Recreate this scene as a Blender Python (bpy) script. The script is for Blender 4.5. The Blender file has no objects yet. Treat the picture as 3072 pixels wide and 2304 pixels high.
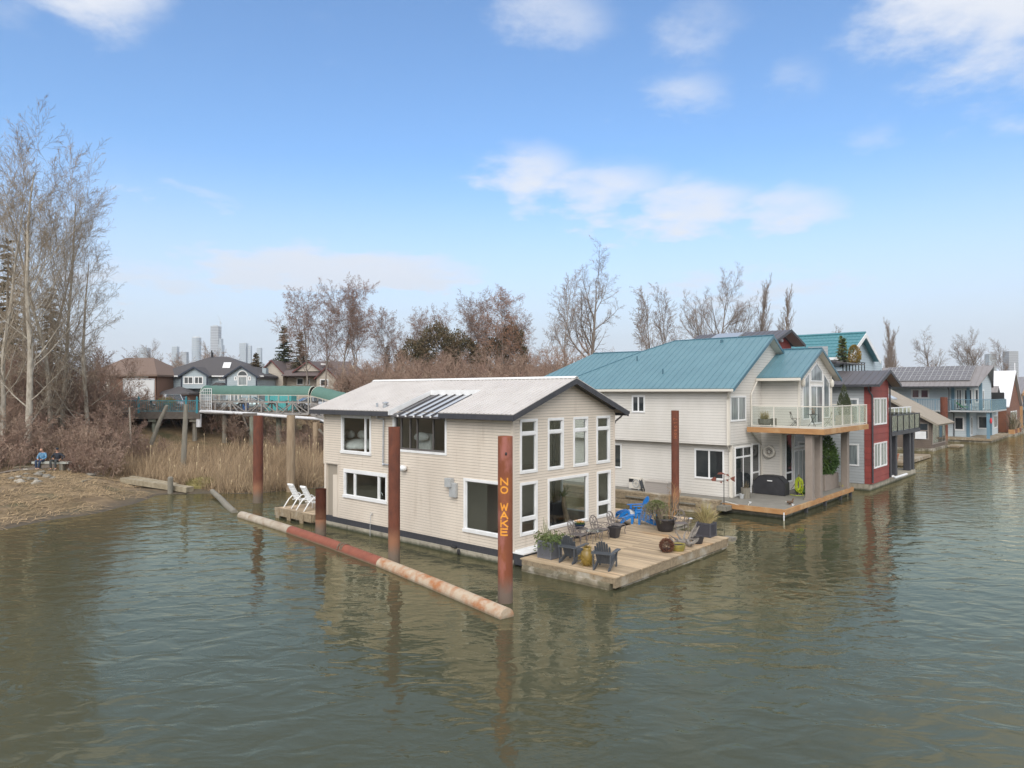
import bpy, math, random
from math import sin, cos, pi, radians, atan2, sqrt
from mathutils import Vector, Matrix, noise
SC = bpy.context.scene
COL = SC.collection
# ---------------------------------------------------------------- camera
F_PX = 2104.0
cam_d = bpy.data.cameras.new('camera')
cam_d.sensor_width = 36.0
cam_d.lens = F_PX / 3072 * 36
cam_d.clip_start = 0.1
cam_d.clip_end = 9000
cam = bpy.data.objects.new('camera', cam_d)
COL.objects.link(cam)
CAM_H = 6.6
cam.location = (0, 0, CAM_H)
cam.rotation_euler = (radians(90 + 0.694), 0, 0)
SC.camera = cam
# ---------------------------------------------------------------- world, sun, exposure
SUN_EL, SUN_AZ = radians(38), radians(189)     # azimuth clockwise from +Y: behind the camera
SC.view_settings.view_transform = 'Standard'
SC.view_settings.look = 'None'
SC.view_settings.gamma = 1
SC.view_settings.exposure = 0.95
try:
    SC.cycles.use_denoising = True
    SC.cycles.denoising_input_passes = 'RGB_ALBEDO_NORMAL'
    SC.cycles.denoising_prefilter = 'ACCURATE'
    SC.cycles.max_bounces = 10
    SC.cycles.transparent_max_bounces = 16
    SC.cycles.volume_bounces = 0
    SC.cycles.caustics_reflective = False
    SC.cycles.caustics_refractive = False
    SC.cycles.sample_clamp_indirect = 8
except Exception:
    pass
world = bpy.data.worlds.new('World')
SC.world = world
world.use_nodes = True


def make_sky():
    nt = world.node_tree
    N, L = nt.nodes, nt.links
    for n in list(N):
        N.remove(n)
    out = N.new('ShaderNodeOutputWorld')
    bg = N.new('ShaderNodeBackground')
    sky = N.new('ShaderNodeTexSky')
    sky.sky_type = 'NISHITA'
    sky.sun_disc = False
    sky.sun_elevation = SUN_EL
    sky.sun_rotation = SUN_AZ
    sky.altitude = 50
    sky.air_density = 1.0
    sky.dust_density = 0.6
    sky.ozone_density = 2.2
    tc = N.new('ShaderNodeTexCoord')
    sep = N.new('ShaderNodeSeparateXYZ')
    L.new(tc.outputs['Generated'], sep.inputs[0])

    def m(op, a, b=None, c=None):
        n = N.new('ShaderNodeMath')
        n.operation = op
        for i, v in enumerate((a, b, c)):
            if v is None:
                continue
            if isinstance(v, (int, float)):
                n.inputs[i].default_value = v
            else:
                L.new(v, n.inputs[i])
        return n.outputs[0]

    def ramp(v, a, b, lo=0.0, hi=1.0):
        n = N.new('ShaderNodeMapRange')
        n.interpolation_type = 'SMOOTHSTEP'
        L.new(v, n.inputs[0])
        n.inputs[1].default_value = a
        n.inputs[2].default_value = b
        n.inputs[3].default_value = lo
        n.inputs[4].default_value = hi
        return n.outputs[0]
    az = m('ARCTAN2', sep.outputs[0], sep.outputs[1])
    el = m('ARCSINE', sep.outputs[2])
    # cloud cells live on a flat layer overhead: x/z, y/z
    zc = m('ADD', m('MAXIMUM', sep.outputs[2], 0.0), 0.13)
    cmb = N.new('ShaderNodeCombineXYZ')
    L.new(m('DIVIDE', sep.outputs[0], zc), cmb.inputs[0])
    L.new(m('DIVIDE', sep.outputs[1], zc), cmb.inputs[1])

    def noi(scale, detail, rough, off):
        mp = N.new('ShaderNodeMapping')
        mp.inputs['Location'].default_value = off
        L.new(cmb.outputs[0], mp.inputs[0])
        n = N.new('ShaderNodeTexNoise')
        n.inputs['Scale'].default_value = scale
        n.inputs['Detail'].default_value = detail
        n.inputs['Roughness'].default_value = rough
        L.new(mp.outputs[0], n.inputs['Vector'])
        return n
    n1 = noi(2.1, 7, 0.62, (3.1, 1.7, 0))
    n2 = noi(6.5, 5, 0.6, (0.4, 8.2, 2))
    cae = N.new('ShaderNodeCombineXYZ')
    L.new(m('ADD', az, m('MULTIPLY', m('SUBTRACT', n2.outputs['Fac'], 0.5), 0.10)), cae.inputs[0])
    L.new(m('ADD', el, m('MULTIPLY', m('SUBTRACT', n1.outputs['Fac'], 0.5), 0.12)), cae.inputs[1])
    # banks of cloud: azimuth, elevation, half width, half height (degrees), density
    banks = [(35, 25.5, 12, 9, 1.25), (30, 29.5, 9, 4.5, .9), (1.5, 17.2, 7, 4.2, .9), (7.5, 15.8, 10, 4.0, .9), (14, 14.3, 10, 4.0, 1.0),
             (21, 13.6, 9, 3.4, .85), (13.5, 22.6, 7, 3, .6), (15, 27.5, 6, 4, .35), (3, 28, 8, 5, .7), (-32, 27, 9, 5.5, 1.05),
             (-36.5, 24, 5, 5, .6), (-30, 23.5, 4, 2.4, .4), (-25.5, 14.0, 9, 1.6, .7), (-14, 9.5, 24, 3.6, 1.15), (-28, 8, 14, 3, .9),
             (18, 8.0, 28, 4.0, .85), (27, 19, 5, 3, .35), (-30, 7, 16, 5, .7), (22, 22, 5, 4, .45)]
    acc = None
    for (a, e, ra, re_, d) in banks:
        mp = N.new('ShaderNodeMapping')
        mp.vector_type = 'POINT'
        ra, re_ = radians(ra), radians(re_)
        mp.inputs['Scale'].default_value = (1 / ra, 1 / re_, 1)
        mp.inputs['Location'].default_value = (-radians(a) / ra, -radians(e) / re_, 0)
        L.new(cae.outputs[0], mp.inputs[0])
        ln = N.new('ShaderNodeVectorMath')
        ln.operation = 'LENGTH'
        L.new(mp.outputs[0], ln.inputs[0])
        v = ramp(ln.outputs['Value'], 0.12, 1.05, d, 0.0)
        acc = v if acc is None else m('MAXIMUM', acc, v)
    # the rest of the dome (beside and behind the camera, overhead) is broken cloud
    side = ramp(m('ABSOLUTE', az), radians(42), radians(65))
    high = ramp(el, radians(31), radians(41))
    rest = m('MULTIPLY', m('MAXIMUM', side, high), 0.92)
    acc = m('MAXIMUM', acc, rest)
    # noise breaks the banks up
    mix = m('ADD', m('MULTIPLY', n1.outputs['Fac'], 0.65), m('MULTIPLY', n2.outputs['Fac'], 0.35))
    mask = ramp(m('ADD', acc, m('MULTIPLY', m('SUBTRACT', mix, 0.5), 2.0)), 0.18, 1.15)
    mask = m('MULTIPLY', mask, 0.93)
    veil = m('MULTIPLY', ramp(el, radians(0), radians(19), 1.0, 0.0), 0.97)
    mask = m('MAXIMUM', mask, veil)
    # colours (radiance)
    skyc = N.new('ShaderNodeMix')
    skyc.data_type = 'RGBA'
    skyc.blend_type = 'MULTIPLY'
    skyc.inputs['Factor'].default_value = 1
    L.new(sky.outputs[0], skyc.inputs['A'])
    skyc.inputs['B'].default_value = (SKY_K * 0.74, SKY_K * 0.96, SKY_K * 1.12, 1)
    cr = N.new('ShaderNodeMix')
    cr.data_type = 'RGBA'
    L.new(ramp(el, radians(1), radians(16)), cr.inputs['Factor'])
    cr.inputs['A'].default_value = (.40, .425, .475, 1)
    cr.inputs['B'].default_value = (.455, .47, .505, 1)
    fin = N.new('ShaderNodeMix')
    fin.data_type = 'RGBA'
    L.new(mask, fin.inputs['Factor'])
    L.new(skyc.outputs['Result'], fin.inputs['A'])
    up = N.new('ShaderNodeMix')          # the bright thin overcast overhead and behind
    up.data_type = 'RGBA'
    L.new(rest, up.inputs['Factor'])
    L.new(cr.outputs['Result'], up.inputs['A'])
    up.inputs['B'].default_value = (.72, .715, .71, 1)
    L.new(up.outputs['Result'], fin.inputs['B'])
    L.new(fin.outputs['Result'], bg.inputs['Color'])
    bg.inputs['Strength'].default_value = 1.0
    L.new(bg.outputs[0], out.inputs[0])


SKY_K = 0.10        # strength of the Nishita sky
HAZE = 0.00016      # density of the river air
make_sky()
sun_d = bpy.data.lights.new('sun', 'SUN')
sun_d.energy = 1.5
sun_d.angle = radians(48)
sun_d.color = (1, .95, .88)
sun = bpy.data.objects.new('sun', sun_d)
COL.objects.link(sun)
sv = Vector((sin(SUN_AZ) * cos(SUN_EL), cos(SUN_AZ) * cos(SUN_EL), sin(SUN_EL)))
sun.rotation_euler = sv.to_track_quat('Z', 'Y').to_euler()
sun.location = (0, -30, 60)

# ---------------------------------------------------------------- marina frame
PH = radians(48.44)
CX, CY = 0.03, 26.76


def mw(x, y, z=0.0):
    """marina metres (x along the gable wall, y along the long wall) to world"""
    return Vector((CX + x * cos(PH) - y * sin(PH), CY + x * sin(PH) + y * cos(PH), z))


def wm(X, Y):
    dx, dy = X - CX, Y - CY
    return (dx * cos(PH) + dy * sin(PH), -dx * sin(PH) + dy * cos(PH))


# ---------------------------------------------------------------- materials
MATS = {}


def mat(name, col, rough=.7, col2=None, scale=4.0, mixlo=.35, mixhi=.65, bump=0.0, bscale=30.0, metal=0.0, spec=.5, stretch=(1, 1, 1), detail=5,
        col3=None, scale3=1.0, lo3=.5, hi3=.7, stretch3=(1, 1, 1), emit=None):
    if name in MATS:
        return MATS[name]
    m = bpy.data.materials.new(name)
    m.use_nodes = True
    nt = m.node_tree
    N, L = nt.nodes, nt.links
    b = N['Principled BSDF']
    b.inputs['Roughness'].default_value = rough
    b.inputs['Metallic'].default_value = metal
    b.inputs['Specular IOR Level'].default_value = spec
    b.inputs['Base Color'].default_value = (*col, 1)
    if col2 or bump or col3:
        tc = N.new('ShaderNodeTexCoord')

    def fac(sc, st, lo, hi):
        mp = N.new('ShaderNodeMapping')
        mp.inputs['Scale'].default_value = st
        L.new(tc.outputs['Object'], mp.inputs[0])
        n = N.new('ShaderNodeTexNoise')
        n.inputs['Scale'].default_value = sc
        n.inputs['Detail'].default_value = detail
        n.inputs['Roughness'].default_value = .6
        L.new(mp.outputs[0], n.inputs['Vector'])
        r = N.new('ShaderNodeMapRange')
        r.inputs[1].default_value = lo
        r.inputs[2].default_value = hi
        L.new(n.outputs['Fac'], r.inputs[0])
        return r.outputs[0]
    cur = None
    for c, sc, st, lo, hi in ((col2, scale, stretch, mixlo, mixhi), (col3, scale3, stretch3, lo3, hi3)):
        if not c:
            continue
        mx = N.new('ShaderNodeMix')
        mx.data_type = 'RGBA'
        L.new(fac(sc, st, lo, hi), mx.inputs['Factor'])
        if cur is None:
            mx.inputs['A'].default_value = (*col, 1)
        else:
            L.new(cur, mx.inputs['A'])
        mx.inputs['B'].default_value = (*c, 1)
        cur = mx.outputs['Result']
    if cur is not None:
        L.new(cur, b.inputs['Base Color'])
    if bump:
        f = fac(bscale, stretch, 0, 1)
        bp = N.new('ShaderNodeBump')
        bp.inputs['Strength'].default_value = min(1, bump)
        bp.inputs['Distance'].default_value = .02
        L.new(f, bp.inputs['Height'])
        L.new(bp.outputs[0], b.inputs['Normal'])
    if emit:
        b.inputs['Emission Color'].default_value = (*col, 1)
        b.inputs['Emission Strength'].default_value = emit
    MATS[name] = m
    return m


def glass_mat(name, tint=(.8, .85, .85), through=.8, rough=.02, ior=1.75):
    """thin sheet glass: fresnel mirror over a tinted see-through"""
    if name in MATS:
        return MATS[name]
    m = bpy.data.materials.new(name)
    m.use_nodes = True
    N, L = m.node_tree.nodes, m.node_tree.links
    N.remove(N['Principled BSDF'])
    tr = N.new('ShaderNodeBsdfTransparent')
    tr.inputs[0].default_value = (*[t * through for t in tint], 1)
    gl = N.new('ShaderNodeBsdfGlossy')
    gl.inputs['Roughness'].default_value = rough
    gl.inputs['Color'].default_value = (.95, 1, 1, 1)
    lw = N.new('ShaderNodeLayerWeight')      # same from both sides of the sheet
    pw = N.new('ShaderNodeMath')
    pw.operation = 'POWER'
    L.new(lw.outputs['Facing'], pw.inputs[0])
    pw.inputs[1].default_value = 4.5
    fr = N.new('ShaderNodeMath')
    fr.operation = 'MULTIPLY_ADD'
    fr.inputs[1].default_value = .85
    fr.inputs[2].default_value = ((ior - 1) / (ior + 1)) ** 2
    L.new(pw.outputs[0], fr.inputs[0])
    mx = N.new('ShaderNodeMixShader')
    L.new(fr.outputs[0], mx.inputs[0])
    L.new(tr.outputs[0], mx.inputs[1])
    L.new(gl.outputs[0], mx.inputs[2])
    L.new(mx.outputs[0], N['Material Output'].inputs[0])
    MATS[name] = m
    return m


# ---------------------------------------------------------------- mesh builder
class MB:
    def __init__(s):
        s.v = []
        s.f = []
        s.m = []
        s.cm = 0

    def face(s, pts):
        k = len(s.v)
        s.v.extend([tuple(p) for p in pts])
        s.f.append(tuple(range(k, k + len(pts))))
        s.m.append(s.cm)

    def grid(s, vs, fs):
        k = len(s.v)
        s.v.extend([tuple(p) for p in vs])
        for f in fs:
            s.f.append(tuple(i + k for i in f))
            s.m.append(s.cm)

    def box(s, x0, x1, y0, y1, z0, z1):
        s.grid([(x0, y0, z0), (x1, y0, z0), (x1, y1, z0), (x0, y1, z0), (x0, y0, z1), (x1, y0, z1), (x1, y1, z1), (x0, y1, z1)],
               [(3, 2, 1, 0), (4, 5, 6, 7), (0, 1, 5, 4), (1, 2, 6, 5), (2, 3, 7, 6), (3, 0, 4, 7)])

    def bevbox(s, x0, x1, y0, y1, z0, z1, b=.01):
        """box with chamfered vertical and top edges"""
        lay = [(0, z0), (0, z1 - b), (b, z1)]
        vs, fs = [], []
        for ins, z in lay:
            for (x, y) in ((x0 + b + ins, y0 + ins), (x1 - b - ins, y0 + ins), (x1 - ins, y0 + b + ins), (x1 - ins, y1 - b - ins), (x1 - b - ins, y1 - ins), (x0 + b + ins, y1 - ins), (x0 + ins, y1 - b - ins), (x0 + ins, y0 + b + ins)):
                vs.append((x, y, z))
        for l in range(2):
            for i in range(8):
                j = (i + 1) % 8
                fs.append((l * 8 + i, l * 8 + j, l * 8 + 8 + j, l * 8 + 8 + i))
        fs.append(tuple(range(16, 24)))
        fs.append(tuple(range(7, -1, -1)))
        s.grid(vs, fs)

    def ext(s, poly, vec):
        """extrude a planar polygon by a vector (closed solid)"""
        n = len(poly)
        P = [Vector(p) for p in poly]
        Q = [p + Vector(vec) for p in P]
        nn = Vector((0, 0, 0))
        for i in range(n):
            nn += P[i].cross(P[(i + 1) % n])
        if nn.dot(Vector(vec)) > 0:
            P, Q = Q, P
        s.grid(P + Q, [tuple(range(n)), tuple(range(2 * n - 1, n - 1, -1))] + [((i + 1) % n, i, n + i, n + (i + 1) % n) for i in range(n)])

    def bar(s, p, q, w, h=None, up=(0, 0, 1)):
        h = w if h is None else h
        p, q = Vector(p), Vector(q)
        d = (q - p)
        if d.length < 1e-6:
            return
        d.normalize()
        up = Vector(up)
        if abs(d.dot(up)) > .98:
            up = Vector((1, 0, 0)) if abs(d.x) < .9 else Vector((0, 1, 0))
        a = d.cross(up).normalized() * (w / 2)
        b = a.cross(d).normalized() * (h / 2)
        s.grid([p - a - b, p + a - b, p + a + b, p - a + b, q - a - b, q + a - b, q + a + b, q - a + b],
               [(0, 1, 2, 3), (7, 6, 5, 4), (4, 5, 1, 0), (5, 6, 2, 1), (6, 7, 3, 2), (7, 4, 0, 3)])

    def tube(s, pts, r, n=6, caps=True):
        P = [Vector(p) for p in pts]
        k = len(s.v)
        R = r if isinstance(r, (list, tuple)) else [r] * len(P)
        prev = None
        vs, fs = [], []
        for i, p in enumerate(P):
            d = (P[min(i + 1, len(P) - 1)] - P[max(i - 1, 0)])
            if d.length < 1e-9:
                d = Vector((0, 0, 1))
            d.normalize()
            if prev is None:
                a = d.orthogonal().normalized()
            else:
                a = prev - d * prev.dot(d)
                a = a.normalized() if a.length > 1e-6 else d.orthogonal().normalized()
            prev = a
            b = d.cross(a)
            for j in range(n):
                t = 2 * pi * j / n
                vs.append(p + (a * cos(t) + b * sin(t)) * R[i])
        for i in range(len(P) - 1):
            for j in range(n):
                j2 = (j + 1) % n
                fs.append((i * n + j, i * n + j2, (i + 1) * n + j2, (i + 1) * n + j))
        if caps:
            fs.append(tuple(range(n - 1, -1, -1)))
            fs.append(tuple(range((len(P) - 1) * n, len(P) * n)))
        s.grid(vs, fs)

    def lathe(s, x, y, prof, n=16, sq=False, caps=True):
        vs, fs = [], []
        for (r, z) in prof:
            for j in range(n):
                t = 2 * pi * (j + .5) / n
                vs.append((x + r * cos(t), y + r * sin(t), z))
        m_ = len(prof)
        for i in range(m_ - 1):
            for j in range(n):
                j2 = (j + 1) % n
                fs.append((i * n + j, i * n + j2, (i + 1) * n + j2, (i + 1) * n + j))
        if caps:
            fs.append(tuple(range(n - 1, -1, -1)))
            fs.append(tuple(range((m_ - 1) * n, m_ * n)))
        s.grid(vs, fs)

    def rock(s, c, rx, ry, rz, seed=0, n=10, m_=6, amp=.25):
        vs, fs = [], []
        for i in range(m_ + 1):
            ph = pi * i / m_
            for j in range(n):
                t = 2 * pi * j / n
                d = Vector((sin(ph) * cos(t), sin(ph) * sin(t), cos(ph)))
                k = 1 + amp * noise.noise(d * 1.3 + Vector((seed * 7.1, seed * 3.3, 0)))
                vs.append((c[0] + d.x * rx * k, c[1] + d.y * ry * k, c[2] + d.z * rz * k))
        for i in range(m_):
            for j in range(n):
                j2 = (j + 1) % n
                fs.append((i * n + j, (i + 1) * n + j, (i + 1) * n + j2, i * n + j2))
        s.grid(vs, fs)

    def move(s, k0, M):
        """transform every vertex added since index k0"""
        for i in range(k0, len(s.v)):
            s.v[i] = tuple(M @ Vector(s.v[i]))


OFF = {}


def link(o, parent=None):
    COL.objects.link(o)
    if parent is not None:
        o.parent = parent
    return o


def thing(name, label, cat, loc, rz=0.0, group=None, world=False, absolute=True, kind=None):
    """Empty at the base of a thing. Marina coordinates unless world; parts of an 'absolute' thing are written in that same frame."""
    o = bpy.data.objects.new(name, None)
    o.empty_display_size = .2
    link(o)
    loc = tuple(loc) + (0.0,) * (3 - len(loc))
    if world:
        o.location = loc
        o.rotation_euler = (0, 0, rz)
    else:
        o.location = mw(*loc)
        o.rotation_euler = (0, 0, PH + rz)
    OFF[o.name] = Vector(loc) if absolute else Vector((0, 0, 0))
    if label:
        o['label'] = label
    if cat:
        o['category'] = cat
    if group:
        o['group'] = group
    if kind:
        o['kind'] = kind
    return o


def part(mb, name, mats, parent, smooth=False, label=None):
    me = bpy.data.meshes.new(name)
    off = OFF.get(parent.name, Vector((0, 0, 0))) if parent else Vector((0, 0, 0))
    ox, oy, oz = off
    me.from_pydata([(a - ox, b - oy, c - oz) for a, b, c in mb.v], [], mb.f)
    if not isinstance(mats, (list, tuple)):
        mats = [mats]
    for mm in mats:
        me.materials.append(mm)
    if len(mats) > 1:
        me.polygons.foreach_set('material_index', mb.m)
    if smooth:
        me.polygons.foreach_set('use_smooth', [True] * len(me.polygons))
    me.update()
    o = bpy.data.objects.new(name, me)
    link(o, parent)
    OFF[o.name] = off
    if label:
        o['label'] = label
    return o


def solo(mb, name, mats, label, cat, loc, rz=0.0, group=None, world=False, absolute=True, smooth=False, kind=None):
    """a thing that is a single mesh"""
    loc = tuple(loc) + (0.0,) * (3 - len(loc))
    t = part(mb, name, mats, None, smooth)
    me = t.data
    if absolute:
        for v in me.vertices:
            v.co -= Vector(loc)
    if world:
        t.location = loc
        t.rotation_euler = (0, 0, rz)
    else:
        t.location = mw(*loc)
        t.rotation_euler = (0, 0, PH + rz)
    if label:
        t['label'] = label
    if cat:
        t['category'] = cat
    if group:
        t['group'] = group
    if kind:
        t['kind'] = kind
    return t


def dup(o, loc=None, rz=None, label=None, world=False, scale=None, parent=None, group=None):
    c = o.copy()
    COL.objects.link(c)
    if parent is not None:
        c.parent = parent
    else:
        if loc is not None:
            loc = tuple(loc) + (0.0,) * (3 - len(loc))
            c.location = loc if world else mw(*loc)
        if rz is not None:
            c.rotation_euler = (0, 0, rz if world else PH + rz)
        if scale is not None:
            c.scale = scale if isinstance(scale, (tuple, list)) else (scale,) * 3
        if label:
            c['label'] = label
        if group:
            c['group'] = group
    for ch in list(o.children):
        dup(ch, parent=c)
    return c


# ---------------------------------------------------------------- wall frames
class WF:
    """a vertical wall: origin O, direction A along it, outward normal N"""

    def __init__(s, O, A, N):
        s.O, s.A, s.N = Vector(O), Vector(A), Vector(N)

    def P(s, a, z, d=0.0):
        return s.O + s.A * a + s.N * d + Vector((0, 0, z))

    def box(s, mb, a0, a1, z0, z1, d0, d1):
        mb.ext([s.P(a0, z0, d0), s.P(a1, z0, d0), s.P(a1, z1, d0), s.P(a0, z1, d0)], s.N * (d1 - d0))

    def siding(s, mb, a0, a1, z0, z1, holes=(), course=.115, lip=.013, gap=.012, clip=None, zref=0.0):
        """lapped boards; material slot 0 boards, slot 1 the lap line, painted dark for dirt and shade"""
        zs = {z0, z1}
        k = math.floor((z0 - zref) / course) - 1
        while zref + k * course < z1 + course:
            for z in (zref + k * course, zref + (k + 1) * course - gap):
                if z0 < z < z1:
                    zs.add(z)
            k += 1
        for h in holes:
            for z in h[2:4]:
                if z0 < z < z1:
                    zs.add(z)
        zs = sorted(zs)
        for za, zb in zip(zs, zs[1:]):
            if zb - za < 1e-4:
                continue
            zm = (za + zb) / 2
            kk = math.floor((zm - zref) / course)
            zc = zref + kk * course
            groove = zm > zc + course - gap
            da, db = (-.010, -.010) if groove else (lip * (1 - (za - zc) / course), lip * (1 - (zb - zc) / course))
            L0, R0 = clip(za) if clip else (a0, a1)
            L1, R1 = clip(zb) if clip else (a0, a1)
            iv = [(0.0, 1.0)]
            spans = [(max(a0, min(L0, L1)), min(a1, max(R0, R1)))]
            for h in holes:
                if h[2] < zm < h[3]:
                    nsp = []
                    for (p, q) in spans:
                        if h[1] <= p or h[0] >= q:
                            nsp.append((p, q))
                        else:
                            if h[0] > p:
                                nsp.append((p, h[0]))
                            if h[1] < q:
                                nsp.append((h[1], q))
                    spans = nsp
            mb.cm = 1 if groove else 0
            for (p, q) in spans:
                pa, qa = max(p, L0), min(q, R0)
                pb, qb = max(p, L1), min(q, R1)
                if qa - pa < 1e-3 and qb - pb < 1e-3:
                    continue
                mb.face([s.P(pa, za, da), s.P(qa, za, da), s.P(qb, zb, db), s.P(pb, zb, db)])
                if not groove and abs(za - zc) < 1e-4:
                    mb.face([s.P(pa, za, -.010), s.P(qa, za, -.010), s.P(qa, za, da), s.P(pa, za, da)])
        mb.cm = 0

    def plain(s, mb, a0, a1, z0, z1, holes=(), d=0.0):
        A_ = sorted({a0, a1} | {h[i] for h in holes for i in (0, 1) if a0 < h[i] < a1})
        Z_ = sorted({z0, z1} | {h[i] for h in holes for i in (2, 3) if z0 < h[i] < z1})
        for p, q in zip(A_, A_[1:]):
            for u, w in zip(Z_, Z_[1:]):
                if any(h[0] < (p + q) / 2 < h[1] and h[2] < (u + w) / 2 < h[3] for h in holes):
                    continue
                mb.face([s.P(p, u, d), s.P(q, u, d), s.P(q, w, d), s.P(p, w, d)])


def window(wf, parent, a0, a1, z0, z1, mv=(), mh=(), fw=.1, sash=.045, fm=None, gm=None, proud=.035, depth=.09, head=None, sill=None, name='window', cells=None, panename='pane', label=None, mw_=.05):
    """trim frame + sashes; pane(s) as one sub-part. mv / mh: positions of uprights / rails"""
    fm = fm or MATS['white trim']
    gm = gm or MATS['dark glass']
    flat = depth <= .06          # trim laid on the siding of a solid wall
    sb, sf, pd = (-.02, .036, .026) if flat else (-depth + .02, -.012, -depth + .045)
    if flat:
        proud = max(proud, .05)
    fb = MB()
    hd, sl = head or fw, sill or fw
    wf.box(fb, a0, a0 + fw, z0 + sl, z1 - hd, -depth, proud)
    wf.box(fb, a1 - fw, a1, z0 + sl, z1 - hd, -depth, proud)
    wf.box(fb, a0, a1, z1 - hd, z1, -depth, proud + .008)
    wf.box(fb, a0 - (.03 if sill else 0), a1 + (.03 if sill else 0), z0, z0 + sl, -depth, proud + (.04 if sill else .006))
    xs = [a0 + fw] + list(mv) + [a1 - fw]
    zs = [z0 + sl] + list(mh) + [z1 - hd]
    for x in mv:
        wf.box(fb, x - mw_ / 2, x + mw_ / 2, z0 + sl, z1 - hd, -depth + .01, proud - .012)
    for z in mh:
        wf.box(fb, a0 + fw, a1 - fw, z - mw_ / 2, z + mw_ / 2, -depth + .014, proud - .009)
    for i in range(len(xs) - 1):
        for j in range(len(zs) - 1):
            p, q = xs[i] + (mw_ / 2 if i else 0), xs[i + 1] - (mw_ / 2 if i < len(xs) - 2 else 0)
            u, w = zs[j] + (mw_ / 2 if j else 0), zs[j + 1] - (mw_ / 2 if j < len(zs) - 2 else 0)
            e = sash * .6
            wf.box(fb, p, p + e, u, w, sb, sf)
            wf.box(fb, q - e, q, u, w, sb, sf)
            wf.box(fb, p + e, q - e, u, u + e, sb, sf - .002)
            wf.box(fb, p + e, q - e, w - e, w, sb, sf - .002)
    f = part(fb, name, fm, parent, label=label)
    gb = MB()
    q = [wf.P(a0 + fw, z0 + sl, pd), wf.P(a1 - fw, z0 + sl, pd), wf.P(a1 - fw, z1 - hd, pd), wf.P(a0 + fw, z1 - hd, pd)]
    gb.face(q if (q[1] - q[0]).cross(q[3] - q[0]).dot(wf.N) > 0 else q[::-1])
    part(gb, panename, gm, f)
    return f


# ---------------------------------------------------------------- metal roof slope
def roof_slope(mb, poly, updir, spacing=.3, rib=(.05, .025), thick=.05, seam_up=None):
    """thin slab over a planar polygon with raised ribs running up the slope, clipped to the polygon"""
    P = [Vector(p) for p in poly]
    nn = Vector((0, 0, 0))
    for i in range(len(P)):
        nn += P[i].cross(P[(i + 1) % len(P)])
    nn.normalize()
    if nn.z < 0:
        nn = -nn
        P.reverse()
    mb.ext(P, -nn * thick)
    up = Vector(updir)
    up = (up - nn * up.dot(nn)).normalized()
    ac = up.cross(nn).normalized()
    O = P[0]
    q = [((p - O).dot(ac), (p - O).dot(up)) for p in P]
    lo, hi = min(a for a, b in q), max(a for a, b in q)
    t = math.floor(lo / spacing) * spacing + spacing * .5
    while t < hi:
        cr = []
        for i in range(len(q)):
            (a, b), (c, d) = q[i], q[(i + 1) % len(q)]
            if (a - t) * (c - t) < 0:
                cr.append(b + (d - b) * (t - a) / (c - a))
        cr.sort()
        for s0, s1 in zip(cr[::2], cr[1::2]):
            if s1 - s0 > .05:
                p0, p1 = O + ac * t + up * s0, O + ac * t + up * s1
                w, h = rib
                a = ac * (w / 2)
                b = ac * (w / 4)
                u = nn * h
                mb.grid([p0 - a, p0 + a, p0 + b + u, p0 - b + u, p1 - a, p1 + a, p1 + b + u, p1 - b + u],
                        [(0, 1, 2, 3), (7, 6, 5, 4), (5, 6, 2, 1), (6, 7, 3, 2), (7, 4, 0, 3)])
        t += spacing
# ---------------------------------------------------------------- palette
def extend_mat(m, fn):
    fn(m.node_tree, m.node_tree.nodes['Principled BSDF'])
    return m


def _link_base(nt, b, make):
    """wrap the present base colour: make(nt, colour_socket) -> new socket"""
    L = nt.links
    inp = b.inputs['Base Color']
    if inp.is_linked:
        src = inp.links[0].from_socket
    else:
        rgb = nt.nodes.new('ShaderNodeRGB')
        rgb.outputs[0].default_value = inp.default_value
        src = rgb.outputs[0]
    L.new(make(nt, src), inp)


def island_var(m, amount=.25):
    """every board a slightly different tone"""
    def fn(nt, b):
        def mk(nt, src):
            g = nt.nodes.new('ShaderNodeNewGeometry')
            r = nt.nodes.new('ShaderNodeMapRange')
            r.inputs[3].default_value = 1 - amount
            r.inputs[4].default_value = 1 + amount
            nt.links.new(g.outputs['Random Per Island'], r.inputs[0])
            v = nt.nodes.new('ShaderNodeVectorMath')
            v.operation = 'SCALE'
            nt.links.new(src, v.inputs[0])
            nt.links.new(r.outputs[0], v.inputs['Scale'])
            return v.outputs[0]
        _link_base(nt, b, mk)
    return extend_mat(m, fn)


def tide_zone(m, low, z0, z1, wob=.25):
    """a stained zone below a wavering line: object z between z0 and z1"""
    def fn(nt, b):
        def mk(nt, src):
            N, L = nt.nodes, nt.links
            tc = N.new('ShaderNodeTexCoord')
            sp = N.new('ShaderNodeSeparateXYZ')
            L.new(tc.outputs['Object'], sp.inputs[0])
            n = N.new('ShaderNodeTexNoise')
            n.inputs['Scale'].default_value = 5
            n.inputs['Detail'].default_value = 5
            L.new(tc.outputs['Object'], n.inputs['Vector'])
            a = N.new('ShaderNodeMath')
            a.operation = 'MULTIPLY_ADD'
            L.new(n.outputs['Fac'], a.inputs[0])
            a.inputs[1].default_value = wob * 2
            L.new(sp.outputs[2], a.inputs[2])
            r = N.new('ShaderNodeMapRange')
            r.inputs[1].default_value = z0 + wob
            r.inputs[2].default_value = z1 + wob
            r.inputs[3].default_value = 1
            r.inputs[4].default_value = 0
            L.new(a.outputs[0], r.inputs[0])
            mx = N.new('ShaderNodeMix')
            mx.data_type = 'RGBA'
            L.new(r.outputs[0], mx.inputs['Factor'])
            L.new(src, mx.inputs['A'])
            mx.inputs['B'].default_value = (*low, 1)
            return mx.outputs['Result']
        _link_base(nt, b, mk)
    return extend_mat(m, fn)


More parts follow.
